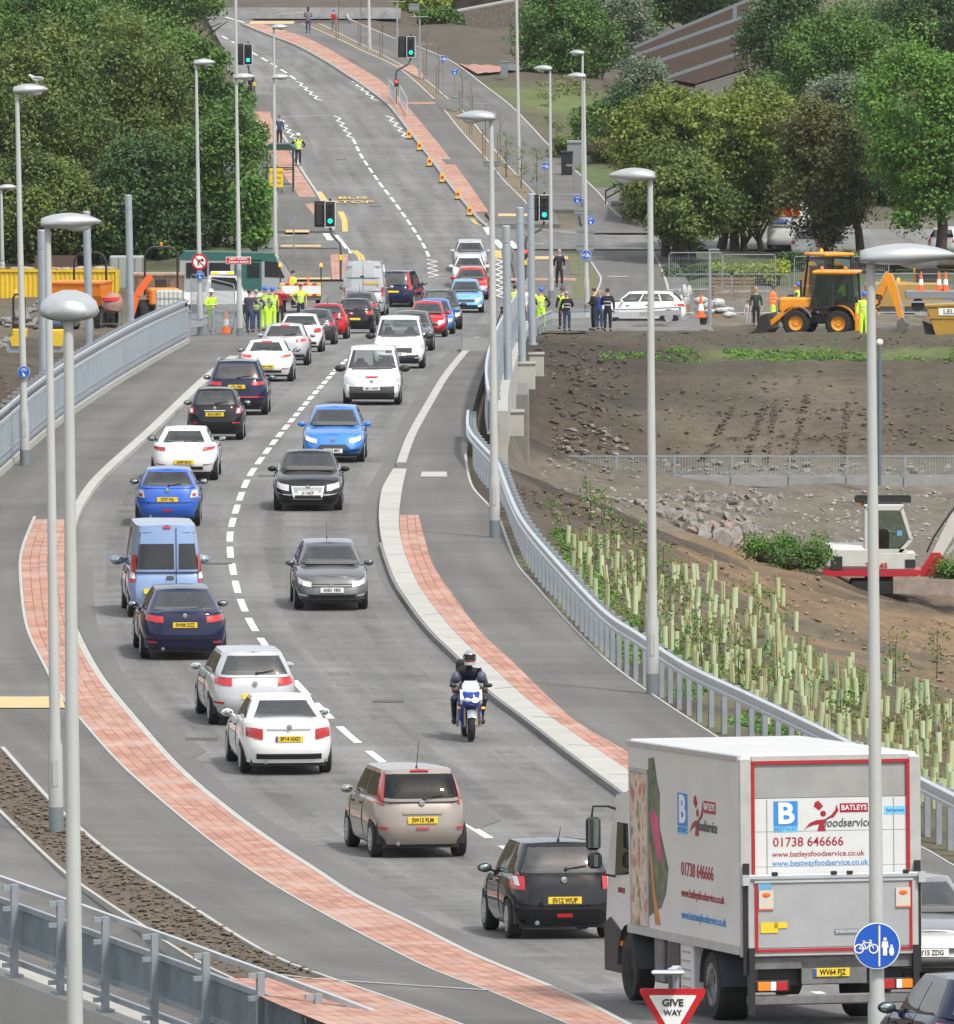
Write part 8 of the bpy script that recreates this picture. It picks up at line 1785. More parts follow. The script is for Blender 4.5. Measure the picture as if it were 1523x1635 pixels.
 p = W(1442,505,585); t = thing('tracked_machine', 'mustard machine with amber beacon behind the site fence at right', 'digger', (p.x,p.y,p.z)); MB().box((0,0,1.0), (3.6,1.6,1.2), bev=.1).build('body', MATS['hopper_mustard'], t); MB().box((1.1,0,1.9), (1.0,1.2,.9), bev=.08).build('cab', M_jcab, t); MB().bar((.5,0,1.6),(.55,0,2.9),.1).build('mast', M_jcb, t); MB().lathe([(.07,0),(.08,.12),(.04,.2)], 10, Matrix.Translation((-.25,-.5,1.62)) ).build('beacon', M_amberlit, t); MB().box((0,0,.25),(3.2,1.6,.4),bev=.1).build('tracks', M_rub, t)
 p = W(1102,384,655); t = thing('orange_machine', 'orange machine parked behind the tree trunks', 'digger', (p.x,p.y,p.z)); MB().box((0,0,.9), (1.3,1.4,1.1), bev=.08).build('body', mat('machine_orange', (.65,.07,.02), .5), t); MB().box((1.5,0,1.3), (1.0,1.2,.9), bev=.06).build('cab', MATS['machine_orange'], t); MB().box((0.5,0,.25),(3.0,1.2,.4),bev=.1).build('tracks', M_rub, t)
 # pallets, rolls, wrapped goods
 p = W(1180,510,575); t = thing('pallet_stack', 'upright timber pallets behind the site fence', 'pallets', (p.x-.3,p.y,p.z+.9)); mb = MB()
 for k in range(6): mb.box((0,0,.12+.17*k), (2.0,.08,.10))
 for x in (-.9,0,.9): mb.box((x,.08,.5), (.10,.10,1.05))
 mb.bar((.1,-.06,.1),(.5,-.06,1.05),.12,.04).build('boards', M_wood, t)
 for i, (px, py, D, w_, h_) in enumerate(((1132,500,570,1.3,.75),(1092,505,575,.6,1.5),(1146,508,560,1.3,.5))):
  p = W(px, py, D); t = thing('wrapped_pallet', ('white wrapped pallet behind the traffic cone','tall white bagged stack at the fence corner','low pile of grey wrapped goods beside the cone')[i], 'wrapped goods', tuple(p)); mb = MB(); random.seed(20+i)
  for k in range(9): mb.ball((random.uniform(-w_/2,w_/2)*.8, random.uniform(-.3,.3), h_*random.uniform(.3,.8)), (w_*.24,.3,h_*.22), 6, 5)
  mb.build('bags', mat('white_wrap', (.40,.41,.40), .6, nvar=.3, nscale=5), t); MB().box((0,0,h_*.2), (w_,.8,h_*.35)).build('load', M_wood, t)
 t = thing('bucket', 'black bucket standing beside the small lamp post', 'bucket', tuple(G(1123,518,.12))); MB().lathe([(.14,0),(.19,.34),(.17,.34),(.12,.03)], 14).build('bucket_body', M_black, t)
 p = GP(1133,519); t = thing('site_lamp_post', 'short grey lamp post in front of the wrapped pallets', 'street lamp', tuple(p)); MB().tube([(0,0,0),(0,0,1.1)], .085, 10).tube([(0,0,1.1),(0,0,3.25)], .055, 10).build('post', M_steel, t); MB().box((.18,0,3.3), (.5,.16,.08), bev=.02).build('lamp_head', M_grey, t)
 for i,(px,py,h_) in enumerate(((331,533,1.15),(1403,775,6.0))):
  if i == 0: t = thing('bollard', 'short grey steel bollard beside the tall cone', 'bollard', tuple(GP(331+9,533))); MB().lathe([(.075,0),(.075,1.1),(.05,1.13)], 12).build('bollard_tube', M_steel, t)
  else:
   p = W(1404,776,470); t = thing('camera_pole', 'thin dark pole with a white dome beside the right lamp column', 'camera pole', tuple(p)); MB().tube([(0,0,0),(0,0,5.3)], .07, 10).build('pole', mat('pole_blue_grey', (.10,.13,.17), .5), t); MB().ball((-.0,0,5.4), (.13,.13,.13), 12, 8).build('dome', M_signw, t, smooth=True)
simple_machines()
# ---- temporary mesh fences: every panel a thing
def heras(a, b, lab, n, h=1.95, group='temporary mesh fence panels around the site'):
 v = (b-a)/n
 for i in range(n):
  p = a+v*i; t = thing('fence_panel', lab[i] if i < len(lab) else lab[-1], 'fence', tuple(p), group=group)
  q = v*.98
  MB().tube([(0,0,0),(0,0,h-.12),(0,0,h-.02)+tuple() if False else (q.x*.03,q.y*.03,h), (q.x*.97,q.y*.97,h),(q.x,q.y,h-.12),(q.x,q.y,0)], .021, 6).tube([(0,0,.18),(q.x,q.y,.18)], .02, 6).build('frame', M_steel, t)
  mb = MB(); m_ = int(q.length/.10)
  for k in range(1, m_): mb.box((q.x*k/m_, q.y*k/m_, h/2), (.008,.008,h-.3))
  for k in range(1, 7): mb.bar((0,0,h*k/7), (q.x,q.y,h*k/7), .008)
  mb.build('wire_mesh', M_steel, t)
  MB().box((0,0,.07), (.6,.2,.13), bev=.02).build('foot_block', M_conc, t)
hl = lambda s, n: [('%s %s' % (w_, s)) for w_ in ('leftmost','second','third','fourth','fifth','sixth','seventh')[:n]]
heras(W(1076,506,572), W(1262,506,572), hl('mesh fence panel from the left in front of the pallets',2), 2)
heras(W(1068,468,604), W(1240,474,604), hl('mesh fence panel of the rear row before the yellow hedge',2), 2)
heras(W(1268,474,604), W(1420,474,604), hl('panel behind the two diggers',2), 2)
heras(W(1395,505,575), W(1545,505,575), hl('mesh fence panel behind the grey trailer',2), 2)
heras(W(305,515,530)+Vector((0,0,.1)), W(376,520,518)+Vector((0,0,.1)), hl('mesh fence panel beside the worker in the white helmet',1), 1)
# ================================================================= vegetation
def leafmat(name, c1, c2, c3=None, tr=.25):
 m = bpy.data.materials.new(name); m.use_nodes = True; nt = m.node_tree; N = nt.nodes.new; L = nt.links.new; b = nt.nodes['Principled BSDF']; b.inputs['Roughness'].default_value = .6
 ge = N('ShaderNodeNewGeometry'); cr = N('ShaderNodeValToRGB'); e = cr.color_ramp.elements; e[0].color = (*c1,1); e[1].color = (*c2,1); e[0].position = .1; e[1].position = .9
 if c3: q = e.new(.97); q.color = (*c3,1)
 tc = N('ShaderNodeTexCoord'); nz = N('ShaderNodeTexNoise'); nz.inputs['Scale'].default_value = .45; nz.inputs['Detail'].default_value = 3; L(tc.outputs['Object'], nz.inputs['Vector'])
 mx = N('ShaderNodeMath'); mx.operation = 'MULTIPLY_ADD'; L(ge.outputs['Random Per Island'], mx.inputs[0]); mx.inputs[1].default_value = .38; mr = N('ShaderNodeMapRange'); mr.inputs[1].default_value = .35; mr.inputs[2].default_value = .65; mr.inputs[3].default_value = 0; mr.inputs[4].default_value = .6; L(nz.outputs[0], mr.inputs[0]); L(mr.outputs[0], mx.inputs[2])
 L(mx.outputs[0], cr.inputs[0]); L(cr.outputs[0], b.inputs['Base Color'])
 tl = N('ShaderNodeBsdfTranslucent'); L(cr.outputs[0], tl.inputs[0]); ms = N('ShaderNodeMixShader'); ms.inputs[0].default_value = tr; L(b.outputs[0], ms.inputs[1]); L(tl.outputs[0], ms.inputs[2]); L(ms.outputs[0], nt.nodes['Material Output'].inputs[0])
 return m
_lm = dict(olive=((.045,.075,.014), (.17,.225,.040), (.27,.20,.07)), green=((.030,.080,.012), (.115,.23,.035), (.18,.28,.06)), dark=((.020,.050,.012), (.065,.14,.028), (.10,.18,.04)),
 greyg=((.07,.10,.055), (.20,.25,.16), (.34,.38,.27)), cherry=((.06,.095,.014), (.235,.29,.040), (.36,.26,.07)), bronze=((.045,.055,.016), (.15,.155,.040), (.24,.14,.045)),
 bright=((.045,.12,.012), (.15,.31,.04), (.22,.37,.07)), lime=((.12,.18,.02), (.30,.36,.04), (.42,.46,.07)), yel=((.09,.13,.03), (.21,.25,.07), (.28,.27,.09)))
LM = {k: leafmat(k+'_leaves', *v) for k, v in _lm.items()}
M_bark = mat('bark', (.055,.042,.032), .9, nvar=.3, nscale=6, bump=.6, bscale=9)
def leaves(name, cent, rad, per, size, m, parent, rng, flat=.8, droop=0.0, org=None):
 """cent: clump centres, rad: clump radii; small leaf faces over each clump"""
 cent = np.asarray(cent); n = len(cent); k = per; 
 d = rng.normal(size=(n*k, 3)); d /= np.linalg.norm(d, axis=1)[:,None]; rr = np.repeat(rad, k)[:,None]*(.35+.85*rng.random((n*k,1))); P = np.repeat(cent, k, 0) + d*rr*np.array([1,1,flat]); P[:,2] -= droop*(d[:,0]**2+d[:,1]**2)*rr[:,0]
 nrm = d*.6 + rng.normal(size=(n*k,3))*.5 + np.array([0,0,.45]); nrm /= np.linalg.norm(nrm, axis=1)[:,None]
 t = rng.normal(size=(n*k,3)); u = np.cross(nrm, t); u /= np.linalg.norm(u, axis=1)[:,None]; v = np.cross(nrm, u); s = (size*(.6+.8*rng.random(n*k)))[:,None]
 V = np.stack([P+u*s, P+v*s*.55, P-u*s, P-v*s*.55], 1).reshape(-1, 3)
 me = bpy.data.meshes.new(name); nv = len(V); me.vertices.add(nv); me.vertices.foreach_set('co', V.ravel().astype('f')); nf = nv//4
 me.loops.add(nv); me.loops.foreach_set('vertex_index', np.arange(nv, dtype='i')); me.polygons.add(nf); me.polygons.foreach_set('loop_start', np.arange(0, nv, 4, dtype='i')); me.update(calc_edges=True); me.validate()
 me.materials.append(m); o = bpy.data.objects.new(name, me); COL.objects.link(o)
 if parent is not None: o.parent = parent
 return o
def tree(label, box, D, m, seed, base=None, trunks=1, clumpr=1.0, dens_=1.0, leaf=.105, group=None, name='tree', per=230, vd=.9, flat=.8):
 """crown given by its outline box in the photograph and its distance; built as a real crown of leaf clumps round limbs"""
 x0, y0, x1, y1 = box; rng = np.random.default_rng(seed); k = D/F
 c = W((x0+x1)/2, (y0+y1)/2, D); rx = max(.8, (x1-x0)/2*k-clumpr*.3); rz = max(.8, (y1-y0)/2*k-clumpr*.25); ry = min(rx, 6.5)*vd
 gz = TZ(c.x, D) if base is None else W(base[0], base[1], D).z; bx = c.x if base is None else W(base[0], base[1], D).x
 t = thing(name, label, 'tree', (bx, D, gz), group=group); O = np.array([bx, D, gz])
 n = int(26*dens_*(rx*rz*ry)**(2/3)/clumpr**2/1.6)+18
 d = rng.normal(size=(n,3)); d /= np.linalg.norm(d, axis=1)[:,None]; rr = .40+.60*rng.random((n,1))**.5
 lump = 1+.16*np.sin(d[:,:1]*3.1+seed)+.14*np.sin(d[:,2:]*4.3+seed*2)+.10*np.sin(d[:,1:2]*5+seed)
 P = d*rr*lump*np.array([rx,ry,rz])*.92 + np.array([c.x, c.y, c.z]) - O
 zmin = .6; P[:,2] = np.maximum(P[:,2], zmin+rng.random(n)*.5)
 crown = leaves('crown', P, clumpr*.9*(.5+.8*rng.random(n)), per, leaf, m, t, rng, flat=flat)
 H = c.z-gz+rz*.4; tr_ = []
 for q in range(trunks):
  bx_ = (q-(trunks-1)/2)*.9; mb = MB(); r0 = .10+.018*H
  top = Vector((c.x-bx+bx_*.5, rng.normal()*.3, H)); pts = [Vector((bx_,0,-.3)), Vector((bx_*.95+rng.normal()*.15,0,H*.2)), Vector((bx_*.8+(c.x-bx)*.4,0,H*.45)), top]
  mb.tube(pts, [r0*1.25,r0,r0*.7,r0*.2], 9); mb.build('trunk', M_bark, t, smooth=60)
  for j in range(6):
   a = rng.random()*2*PI; s_ = pts[1].lerp(pts[2], rng.random()); e = s_+Vector((math.cos(a)*rx*.6, math.sin(a)*ry*.6, rz*(.2+.8*rng.random()))); MB().tube([s_, s_.lerp(e,.5)+Vector((0,0,.4)), e], [r0*.45,r0*.3,r0*.08], 6).build('limb', M_bark, t, smooth=60)
 return t
gl_ = 'trees massed on the left bank'; gr_ = 'trees on the right bank'
tree('olive bronze tipped tree at the far left edge behind the gull', (-90,50,190,330), 652, LM['olive'], 1, (40,425), group=gl_, clumpr=1.1, dens_=1.2)
tree('tall olive tree in the middle of the left mass, above the orange dumper', (90,40,330,310), 660, LM['olive'], 2, (210,425), group=gl_, clumpr=1.1, dens_=1.2)
tree('bright green broad leaved tree behind the no right turn sign column', (190,22,378,270), 668, LM['green'], 3, (320,420), group=gl_, clumpr=1.1, dens_=1.2)
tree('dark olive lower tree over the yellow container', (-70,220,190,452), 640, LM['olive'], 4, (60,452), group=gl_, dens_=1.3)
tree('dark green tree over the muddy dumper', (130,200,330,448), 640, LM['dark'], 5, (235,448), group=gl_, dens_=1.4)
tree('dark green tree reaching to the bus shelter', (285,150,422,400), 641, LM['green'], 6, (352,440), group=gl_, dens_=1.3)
tree('pale green tree at the top left, beyond the others', (130,-90,372,70), 745, LM['green'], 7, (300,150), group=gl_, clumpr=1.2)
tree('yellowish tree at the top left corner', (-90,-110,180,100), 755, LM['yel'], 8, (40,150), group=gl_, clumpr=1.2)
tree('small bright bush at the right foot of the left tree mass', (372,285,436,392), 632, LM['bright'], 9, (404,405), group=gl_, clumpr=.6, leaf=.12)
tree('green bushy branch beside the far green signal', (345,128,402,225), 700, LM['green'], 31, (372,250), group=gl_, clumpr=.7, leaf=.13)
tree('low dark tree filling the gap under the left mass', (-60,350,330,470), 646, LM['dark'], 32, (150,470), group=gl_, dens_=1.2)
tree('dark green tree on the hill right of the tall pole', (826,-50,985,190), 792, LM['green'], 10, (905,215), group=gr_)
tree('grey green tree beside the tiled roofs', (915,-60,1048,180), 820, LM['greyg'], 11, (1000,200), group=gr_)
tree('dark evergreen mass above the tiled roofs', (1010,-120,1200,48), 860, LM['dark'], 33, (1100,120), group=gr_)
tree('wide flat crowned cherry tree in front of the roofs', (958,128,1150,345), 634, LM['cherry'], 12, (1078,415), trunks=2, group=gr_, flat=.55)
tree('yellow tipped cherry tree in the middle of the right bank', (1070,106,1290,335), 640, LM['cherry'], 13, (1160,415), trunks=2, group=gr_, flat=.55)
tree('lower dark branches of the cherry trees over the orange machine', (985,235,1190,402), 630, LM['olive'], 14, (1095,418), trunks=2, group=gr_, flat=.55)
tree('olive tree over the chevron van', (1120,250,1262,366), 640, LM['olive'], 34, (1200,420), trunks=2, group=gr_, flat=.6)
tree('small grey green tree at the lower left corner of the tiled roofs', (985,85,1075,200), 750, LM['greyg'], 61, (1030,230), group=gr_, clumpr=.8)
tree('dark tree on the skyline left of the roofs', (820,-90,960,90), 850, LM['dark'], 62, (890,60), group=gr_)
tree('mid green tree behind the left end of the roofs', (930,-80,1080,80), 860, LM['green'], 63, (1000,60), group=gr_)
tree('green tree at the very top above the roofs', (1080,-110,1230,20), 900, LM['green'], 64, (1150,40), group=gr_)
tree('dark green tree on the slope below the grey green one', (940,150,1060,290), 715, LM['dark'], 65, (1000,300), group=gr_)
tree('mid green tree between the cherries and the top right mass', (1180,100,1300,250), 715, LM['green'], 66, (1240,270), group=gr_)
tree('broad green tree at the top left, highest on the bank', (-60,-60,240,150), 735, LM['green'], 67, (90,200), group=gl_, clumpr=1.2)
tree('green tree filling the gap left of the grey cabinet and cherry', (905,165,1010,262), 735, LM['green'], 71, (960,285), group=gr_, clumpr=.8)
tree('bronze olive tree left of the bright green one', (1238,150,1405,385), 634, LM['bronze'], 15, (1375,402), group=gr_)
tree('large bright green tree at the right edge', (1375,15,1600,370), 628, LM['bright'], 16, (1500,420), group=gr_, clumpr=1.2, dens_=1.2)
tree('dark green tree right of the tiled roofs', (1185,-70,1330,180), 745, LM['dark'], 17, (1250,230), group=gr_, clumpr=1.2)
tree('mid green tree in the centre of the right bank skyline', (1240,5,1430,190), 705, LM['green'], 18, (1335,260), group=gr_, clumpr=1.1)
tree('pale grey green bush between the cherry and the mid green tree', (1290,110,1400,215), 690, LM['greyg'], 19, (1345,240), group=gr_, clumpr=.8)
tree('dark tree at the top right corner', (1380,-80,1620,120), 790, LM['dark'], 20, (1500,200), group=gr_, clumpr=1.2)
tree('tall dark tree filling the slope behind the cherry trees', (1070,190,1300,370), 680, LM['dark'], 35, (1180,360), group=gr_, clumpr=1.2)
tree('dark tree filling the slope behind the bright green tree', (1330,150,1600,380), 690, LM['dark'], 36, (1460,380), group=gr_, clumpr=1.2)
# hedges and bushes
def bush(label, pts, D, h_, m, seed, name='hedge', leaf=.09, depth=1.6, per=110, cat='hedge', group=None):
 rng = np.random.default_rng(seed); a = W(*pts[0], D); b = W(*pts[1], D); L_ = (b-a).length; t = thing(name, label, cat, tuple(a), group=group); n = int(L_*h_*6)+8
 P = np.stack([rng.random(n)*(b.x-a.x), rng.random(n)*depth, .2+rng.random(n)**.6*(h_-.3) + rng.random(n)*(b.z-a.z)*0 + (b.z-a.z)*.5], -1)
 leaves('foliage', P, .42*np.ones(n), per, leaf, m, t, rng); MB().box(((b.x-a.x)/2,depth/2,h_*.35), (L_*.9,depth*.6,h_*.6), bev=.2).build('inner_twigs', M_bark, t); return t
bush('yellow green hedge behind the site fence and pallets', ((1132,462),(1252,462)), 612, 1.25, LM['lime'], 41)
bush('dark green low hedge under the cherry trees', ((1064,462),(1140,462)), 618, 1.1, LM['dark'], 42)
bush('dark hedge behind the white estate and the parked hatchback', ((1250,432),(1560,432)), 622, .8, LM['dark'], 43)
bush('yellow green hedge at the top beside the pedestrian lamps', ((628,48),(712,60)), 862, 2.8, LM['lime'], 44, leaf=.12, depth=3)
bush('dark green bush under the stone wall near the top', ((672,72),(735,78)), 845, 2.6, LM['green'], 45, leaf=.12, depth=2)
bush('mid green hedge along the top of the photograph', ((560,18),(640,20)), 905, 1.6, LM['green'], 46, leaf=.12, depth=3)
bush('green hedge above the stone retaining wall', ((715,22),(835,20)), 880, 2.4, LM['bright'], 47, leaf=.12, depth=4)
bush('green hedge beyond the top junction at left', ((360,2),(470,2)), 905, 1.4, LM['green'], 48, leaf=.12, depth=3)
bush('bank of mixed shrubs beyond the top junction', ((470,4),(640,4)), 925, 1.3, LM['olive'], 49, leaf=.12, depth=4)
bush('yellow green bush between the bus shelter and the lamp column', ((398,345),(428,345)), 640, 1.9, LM['bright'], 50, name='bush', cat='bush')
bush('green bush at the foot of the hill beside the grey cabinet', ((880,250),(990,262)), 712, 1.3, LM['olive'], 51, name='bush', cat='bush')
bush('reeds and nettles behind the excavator', ((1198,905),(1312,912)), 388, 1.0, LM['bright'], 52, name='reed_clump', cat='plant', leaf=.05, per=170, depth=.8)
bush('dark dock leaves beside the reeds', ((1240,912),(1315,920)), 386, .7, LM['green'], 53, name='dock_clump', cat='plant', leaf=.06, per=150, depth=.6)
bush('reeds right of the excavator boom', ((1500,930),(1570,935)), 390, .7, LM['bright'], 54, name='reed_clump', cat='plant', leaf=.05, per=170, depth=.8)
# grass blades on the banks
def grass(name, quad, n, h_, m, seed, w_=.03, ter=True):
 rng = np.random.default_rng(seed); V = []; pts = []
 (xa, ya), (xb, yb) = quad
 for i in range(n): pts.append((xa+(xb-xa)*rng.random(), ya+(yb-ya)*rng.random()))
 vs = []; fs = []
 P = [TP(*p) for p in pts]
 for p in P:
  for q in range(9):
   b = p+Vector((rng.normal()*.18, rng.normal()*.25, -.03)); hh = h_*(.5+rng.random()); a = rng.random()*PI; dx, dy = math.cos(a)*w_, math.sin(a)*w_; l = Vector((rng.normal()*.25*hh, rng.normal()*.25*hh, hh)); i = len(vs); vs += [b-Vector((dx,dy,0)), b+Vector((dx,dy,0)), b+l]; fs.append((i,i+1,i+2))
 o = mesh(name, vs, fs, m, None, fixn=False); o['kind'] = 'stuff'; return o
# ================================================================= planted slope
poly = [(896,860),(930,850),(1000,880),(1110,905),(1180,925),(1245,945),(1300,1050),(1400,1080),(1480,1110),(1523,1130),(1560,1160),(1560,1290),(1480,1280),(1350,1210),(1250,1165),(1180,1120),(1100,1060),(1020,1010),(960,960),(915,910)]
def inside(x, y, pl):
 c = False; j = len(pl)-1
 for i in range(len(pl)):
  if (pl[i][1] > y) != (pl[j][1] > y) and x < (pl[j][0]-pl[i][0])*(y-pl[i][1])/(pl[j][1]-pl[i][1])+pl[i][0]: c = not c
  j = i
 return c
M_tube = [mat('tree_tube_pale', (.42,.49,.29), .5, nvar=.08), mat('tree_tube_green', (.28,.35,.20), .5, nvar=.08), mat('tree_tube_lime', (.38,.45,.24), .5, nvar=.08)]
M_stake = mat('stake_wood', (.30,.20,.09), .8, nvar=.2)
tm = []
for m_ in M_tube:
 o = MB().lathe([(.060,0),(.064,.6),(.057,.6),(.053,.02)], 10).build('x', m_, None, smooth=30); tm.append(o.data); bpy.data.objects.remove(o)
o = MB().box((.06,0,.37), (.022,.022,.78)).build('x', M_stake, None); stk = o.data; bpy.data.objects.remove(o)
random.seed(11); rows = ['in the top part of the planted slope','in the upper middle of the planted slope','in the lower middle of the planted slope','at the bottom of the planted slope near the lorry']
pts = []; tries = 0
while len(pts) < 265 and tries < 20000:
 tries += 1; x = random.uniform(890,1560); y = random.uniform(845,1295)
 if inside(x, y, poly) and all((x-a)**2+((y-b)*1.3)**2 > 120 for a, b in pts): pts.append((x, y))
P3 = [TP(x, y+14) for x, y in pts]
for (x, y), p in zip(pts, P3):
 k = random.choice((0,0,0,1,2,2)); r_ = 0 if y < 950 else (1 if y < 1040 else (2 if y < 1130 else 3))
 t = thing('tree_guard', ('pale green','mid green','lime green')[k]+' plastic tree guard tube '+rows[r_], 'tree guard', tuple(p), group='plastic tree guards on the planted slope'); t.rotation_euler = (random.gauss(0,.05), random.gauss(0,.06), random.uniform(0,6)); s = random.uniform(.7,1.1); t.scale = (1,1,s)
 a = bpy.data.objects.new('guard_tube', tm[k]); COL.objects.link(a); a.parent = t; b = bpy.data.objects.new('stake', stk); COL.objects.link(b); b.parent = t
# saplings with leaves
rng = np.random.default_rng(5); smd = []
for q in range(4):
 n = 14; P = np.stack([rng.normal(size=n)*.13, rng.normal(size=n)*.13, .25+rng.random(n)*.75], -1); o = leaves('x', P, .10*np.ones(n), 9, .035, LM['bright'] if q % 2 else LM['yel'], None, rng); smd.append(o.data); bpy.data.objects.remove(o)
o = MB().tube([(0,0,0),(.02,0,.5),(0,.02,1.0)], [.012,.01,.004], 5).build('x', M_bark, None); sst = o.data; bpy.data.objects.remove(o)
spots = [(937,800),(942,840),(960,830),(975,860),(985,905),(1010,890),(1018,945),(1040,900),(1000,960),(1060,930),(1090,985),(1120,1010),(1060,1010),(1150,1040),(1180,1080),(1240,1100),(1120,1060),(1300,1120),(1420,1060),(1430,1090),(1495,1075),(1340,1170),(1460,1160),(1290,1060),(1210,1010),(950,900),(1070,975),(1100,1040),(1500,1210)]
for i, (x, y) in enumerate(spots):
 p = TP(x, y+12); t = thing('sapling', 'young leafy sapling '+('at the top of' if y < 900 else 'in the middle of' if y < 1050 else 'low on')+' the planted slope', 'sapling', tuple(p), group='young saplings on the planted slope'); s = random.uniform(.9,1.4); t.scale = (s,s,s); t.rotation_euler = (0,0,random.uniform(0,6))
 a = bpy.data.objects.new('leaves', smd[i % 4]); COL.objects.link(a); a.parent = t; b = bpy.data.objects.new('stem', sst); COL.objects.link(b); b.parent = t
# weeds along the barrier and on the slope: ground cover
def patchcover(name, poly_, n, m, seed, r_=.16, leaf=.045, per=14):
 rng = np.random.default_rng(seed); random.seed(seed); P = []
 xs_ = [p[0] for p in poly_]; ys_ = [p[1] for p in poly_]
 while len(P) < n:
  x = random.uniform(min(xs_), max(xs_)); y = random.uniform(min(ys_), max(ys_))
  if inside(x, y, poly_) and noise.noise(Vector((x*.012, y*.02, seed))) > -.05: P.append((x, y))
 P = [TP(*p)+Vector((0,0,.03)) for p in P]; o = leaves(name, [tuple(p) for p in P], r_*np.ones(len(P)), per, leaf, m, None, rng, flat=.45); o['kind'] = 'stuff'; return o
patchcover('green_weeds', [(880,850),(905,850),(960,930),(1040,1000),(1130,1070),(1230,1130),(1380,1200),(1340,1215),(1200,1168),(1095,1118),(1010,1060),(930,980)], 1000, LM['bright'], 1)
patchcover('sparse_weeds', poly, 1900, LM['yel'], 2, r_=.16, leaf=.045, per=11)
patchcover('crest_grass', [(960,562),(1600,560),(1600,580),(960,576)], 620, LM['bright'], 3, r_=.12, leaf=.06, per=10)
patchcover('bank_scrub', [(850,740),(900,760),(960,800),(940,860),(890,850),(860,800)], 60, LM['yel'], 4, r_=.12, leaf=.04, per=10)
patchcover('left_bank_grass', [(392,385),(430,370),(462,400),(470,438),(395,440)], 420, LM['bright'], 5, r_=.2, leaf=.09, per=14)
patchcover('hill_grass', [(855,135),(915,120),(1000,190),(1010,280),(930,250),(870,190)], 500, LM['yel'], 6, r_=.25, leaf=.10, per=14)
# ================================================================= rocks and clods
rk = []
for q in range(6):
 rg = np.random.default_rng(q+60); b = bmesh.new(); pp = rg.normal(size=(16,3)); pp /= np.linalg.norm(pp, axis=1)[:,None]; pp *= (.8+.35*rg.random((16,1)))*np.array([1,.8,.65])
 for p in pp: b.verts.new(p)
 r_ = bmesh.ops.convex_hull(b, input=b.verts); bmesh.ops.delete(b, geom=[v for v in b.verts if not v.link_faces], context='VERTS'); b.verts.index_update(); rk.append((np.array([v.co[:] for v in b.verts]), [tuple(v.index for v in f.verts) for f in b.faces])); b.free()
M_rock = mat('grey_rock', (.20,.185,.17), .85, nvar=.25, nscale=2.5, bump=.4, bscale=6); M_rockp = mat('pinkish_rock', (.25,.185,.155), .85, nvar=.2, nscale=2.5, bump=.4, bscale=6); M_clod = mat('earth_clod', (.11,.088,.066), .95, nvar=.3, nscale=3); M_clodd = mat('dark_clod', (.075,.058,.045), .95, nvar=.3, nscale=3); M_clodt = mat('tan_clod', (.20,.145,.095), .95, nvar=.3, nscale=3); M_gravel = mat('pale_stones', (.27,.25,.225), .9, nvar=.3, nscale=3)
rmesh = []
for i, (v, f) in enumerate(rk):
 for m_ in (M_rock, M_rockp):
  me = bpy.data.meshes.new('boulder'); me.from_pydata(v.tolist(), [], f); me.materials.append(m_); rmesh.append(me)
random.seed(5); n = 0; pl = [(1010,812),(1060,795),(1140,790),(1260,797),(1235,815),(1190,830),(1205,850),(1195,878),(1150,878),(1100,850),(1040,830)]; sp_ = []
tr = 0
while len(sp_) < 125 and tr < 9000:
 tr += 1; x, y = random.uniform(1010,1260), random.uniform(790,880)
 if inside(x, y, pl) and all((x-a)**2+((y-b)*1.6)**2 > 75 for a, b in sp_): sp_.append((x, y))
for i, (x, y) in enumerate(sorted(sp_, key=lambda q: q[1])):
 big = y > 845; p = TP(x, y); t = bpy.data.objects.new('boulder', rmesh[random.randrange(6)*2+(1 if (big and random.random() < .6) else 0)]); COL.objects.link(t); s = random.uniform(.26,.42) if big else random.uniform(.15,.30); t.location = p+Vector((0,0,s*.25)); t.rotation_euler = (random.uniform(0,6),random.uniform(0,6),random.uniform(0,6)); t.scale = (s,s,s)
 tag(t, ('large angular boulder at the lower right end of the rock pile' if big else 'grey angular boulder in the rock pile left of the excavator'), 'boulder', 'boulders in the rock pile')
def clods(name, poly_, n, m, seed, s0, s1):
 rg = np.random.default_rng(seed); random.seed(seed); VV = []; FF = []; o_ = 0
 xs_ = [p[0] for p in poly_]; ys_ = [p[1] for p in poly_]; c = 0
 pts = []
 while len(pts) < n:
  x = random.uniform(min(xs_), max(xs_)); y = random.uniform(min(ys_), max(ys_))
  if inside(x, y, poly_): pts.append((x, y))
 for x, y in pts:
  p = TP(x, y); v, f = rk[random.randrange(6)]; s = s0+(s1-s0)*random.random()**3; a = random.uniform(0,6.28); ca, sa = math.cos(a), math.sin(a)
  q = v*s; q = np.stack([q[:,0]*ca-q[:,1]*sa, q[:,0]*sa+q[:,1]*ca, q[:,2]], -1)+np.array([p.x,p.y,p.z+s*.15]); VV.append(q); FF += [tuple(i+o_ for i in ff) for ff in f]; o_ += len(v)
 o = mesh(name, np.concatenate(VV).tolist(), FF, m, None, fixn=False); o['kind'] = 'stuff'
clods('bank_clods', [(860,590),(1523,595),(1523,725),(860,725)], 900, M_clod, 1, .03, .16)
clods('dark_bank_clods', [(858,545),(1010,560),(960,700),(1000,730),(850,730)], 500, M_clodd, 2, .04, .20)
clods('bank_foot_stones', [(850,690),(980,680),(1010,735),(1523,740),(1523,765),(850,765)], 420, M_rock, 3, .04, .22)
clods('bank_top_clods', [(870,532),(1523,540),(1523,556),(870,552)], 300, M_clodd, 4, .03, .09)
clods('valley_stones', [(880,782),(1523,782),(1523,900),(1310,900),(1240,880),(1180,840),(1000,820),(950,830)], 1300, M_gravel, 5, .03, .14)
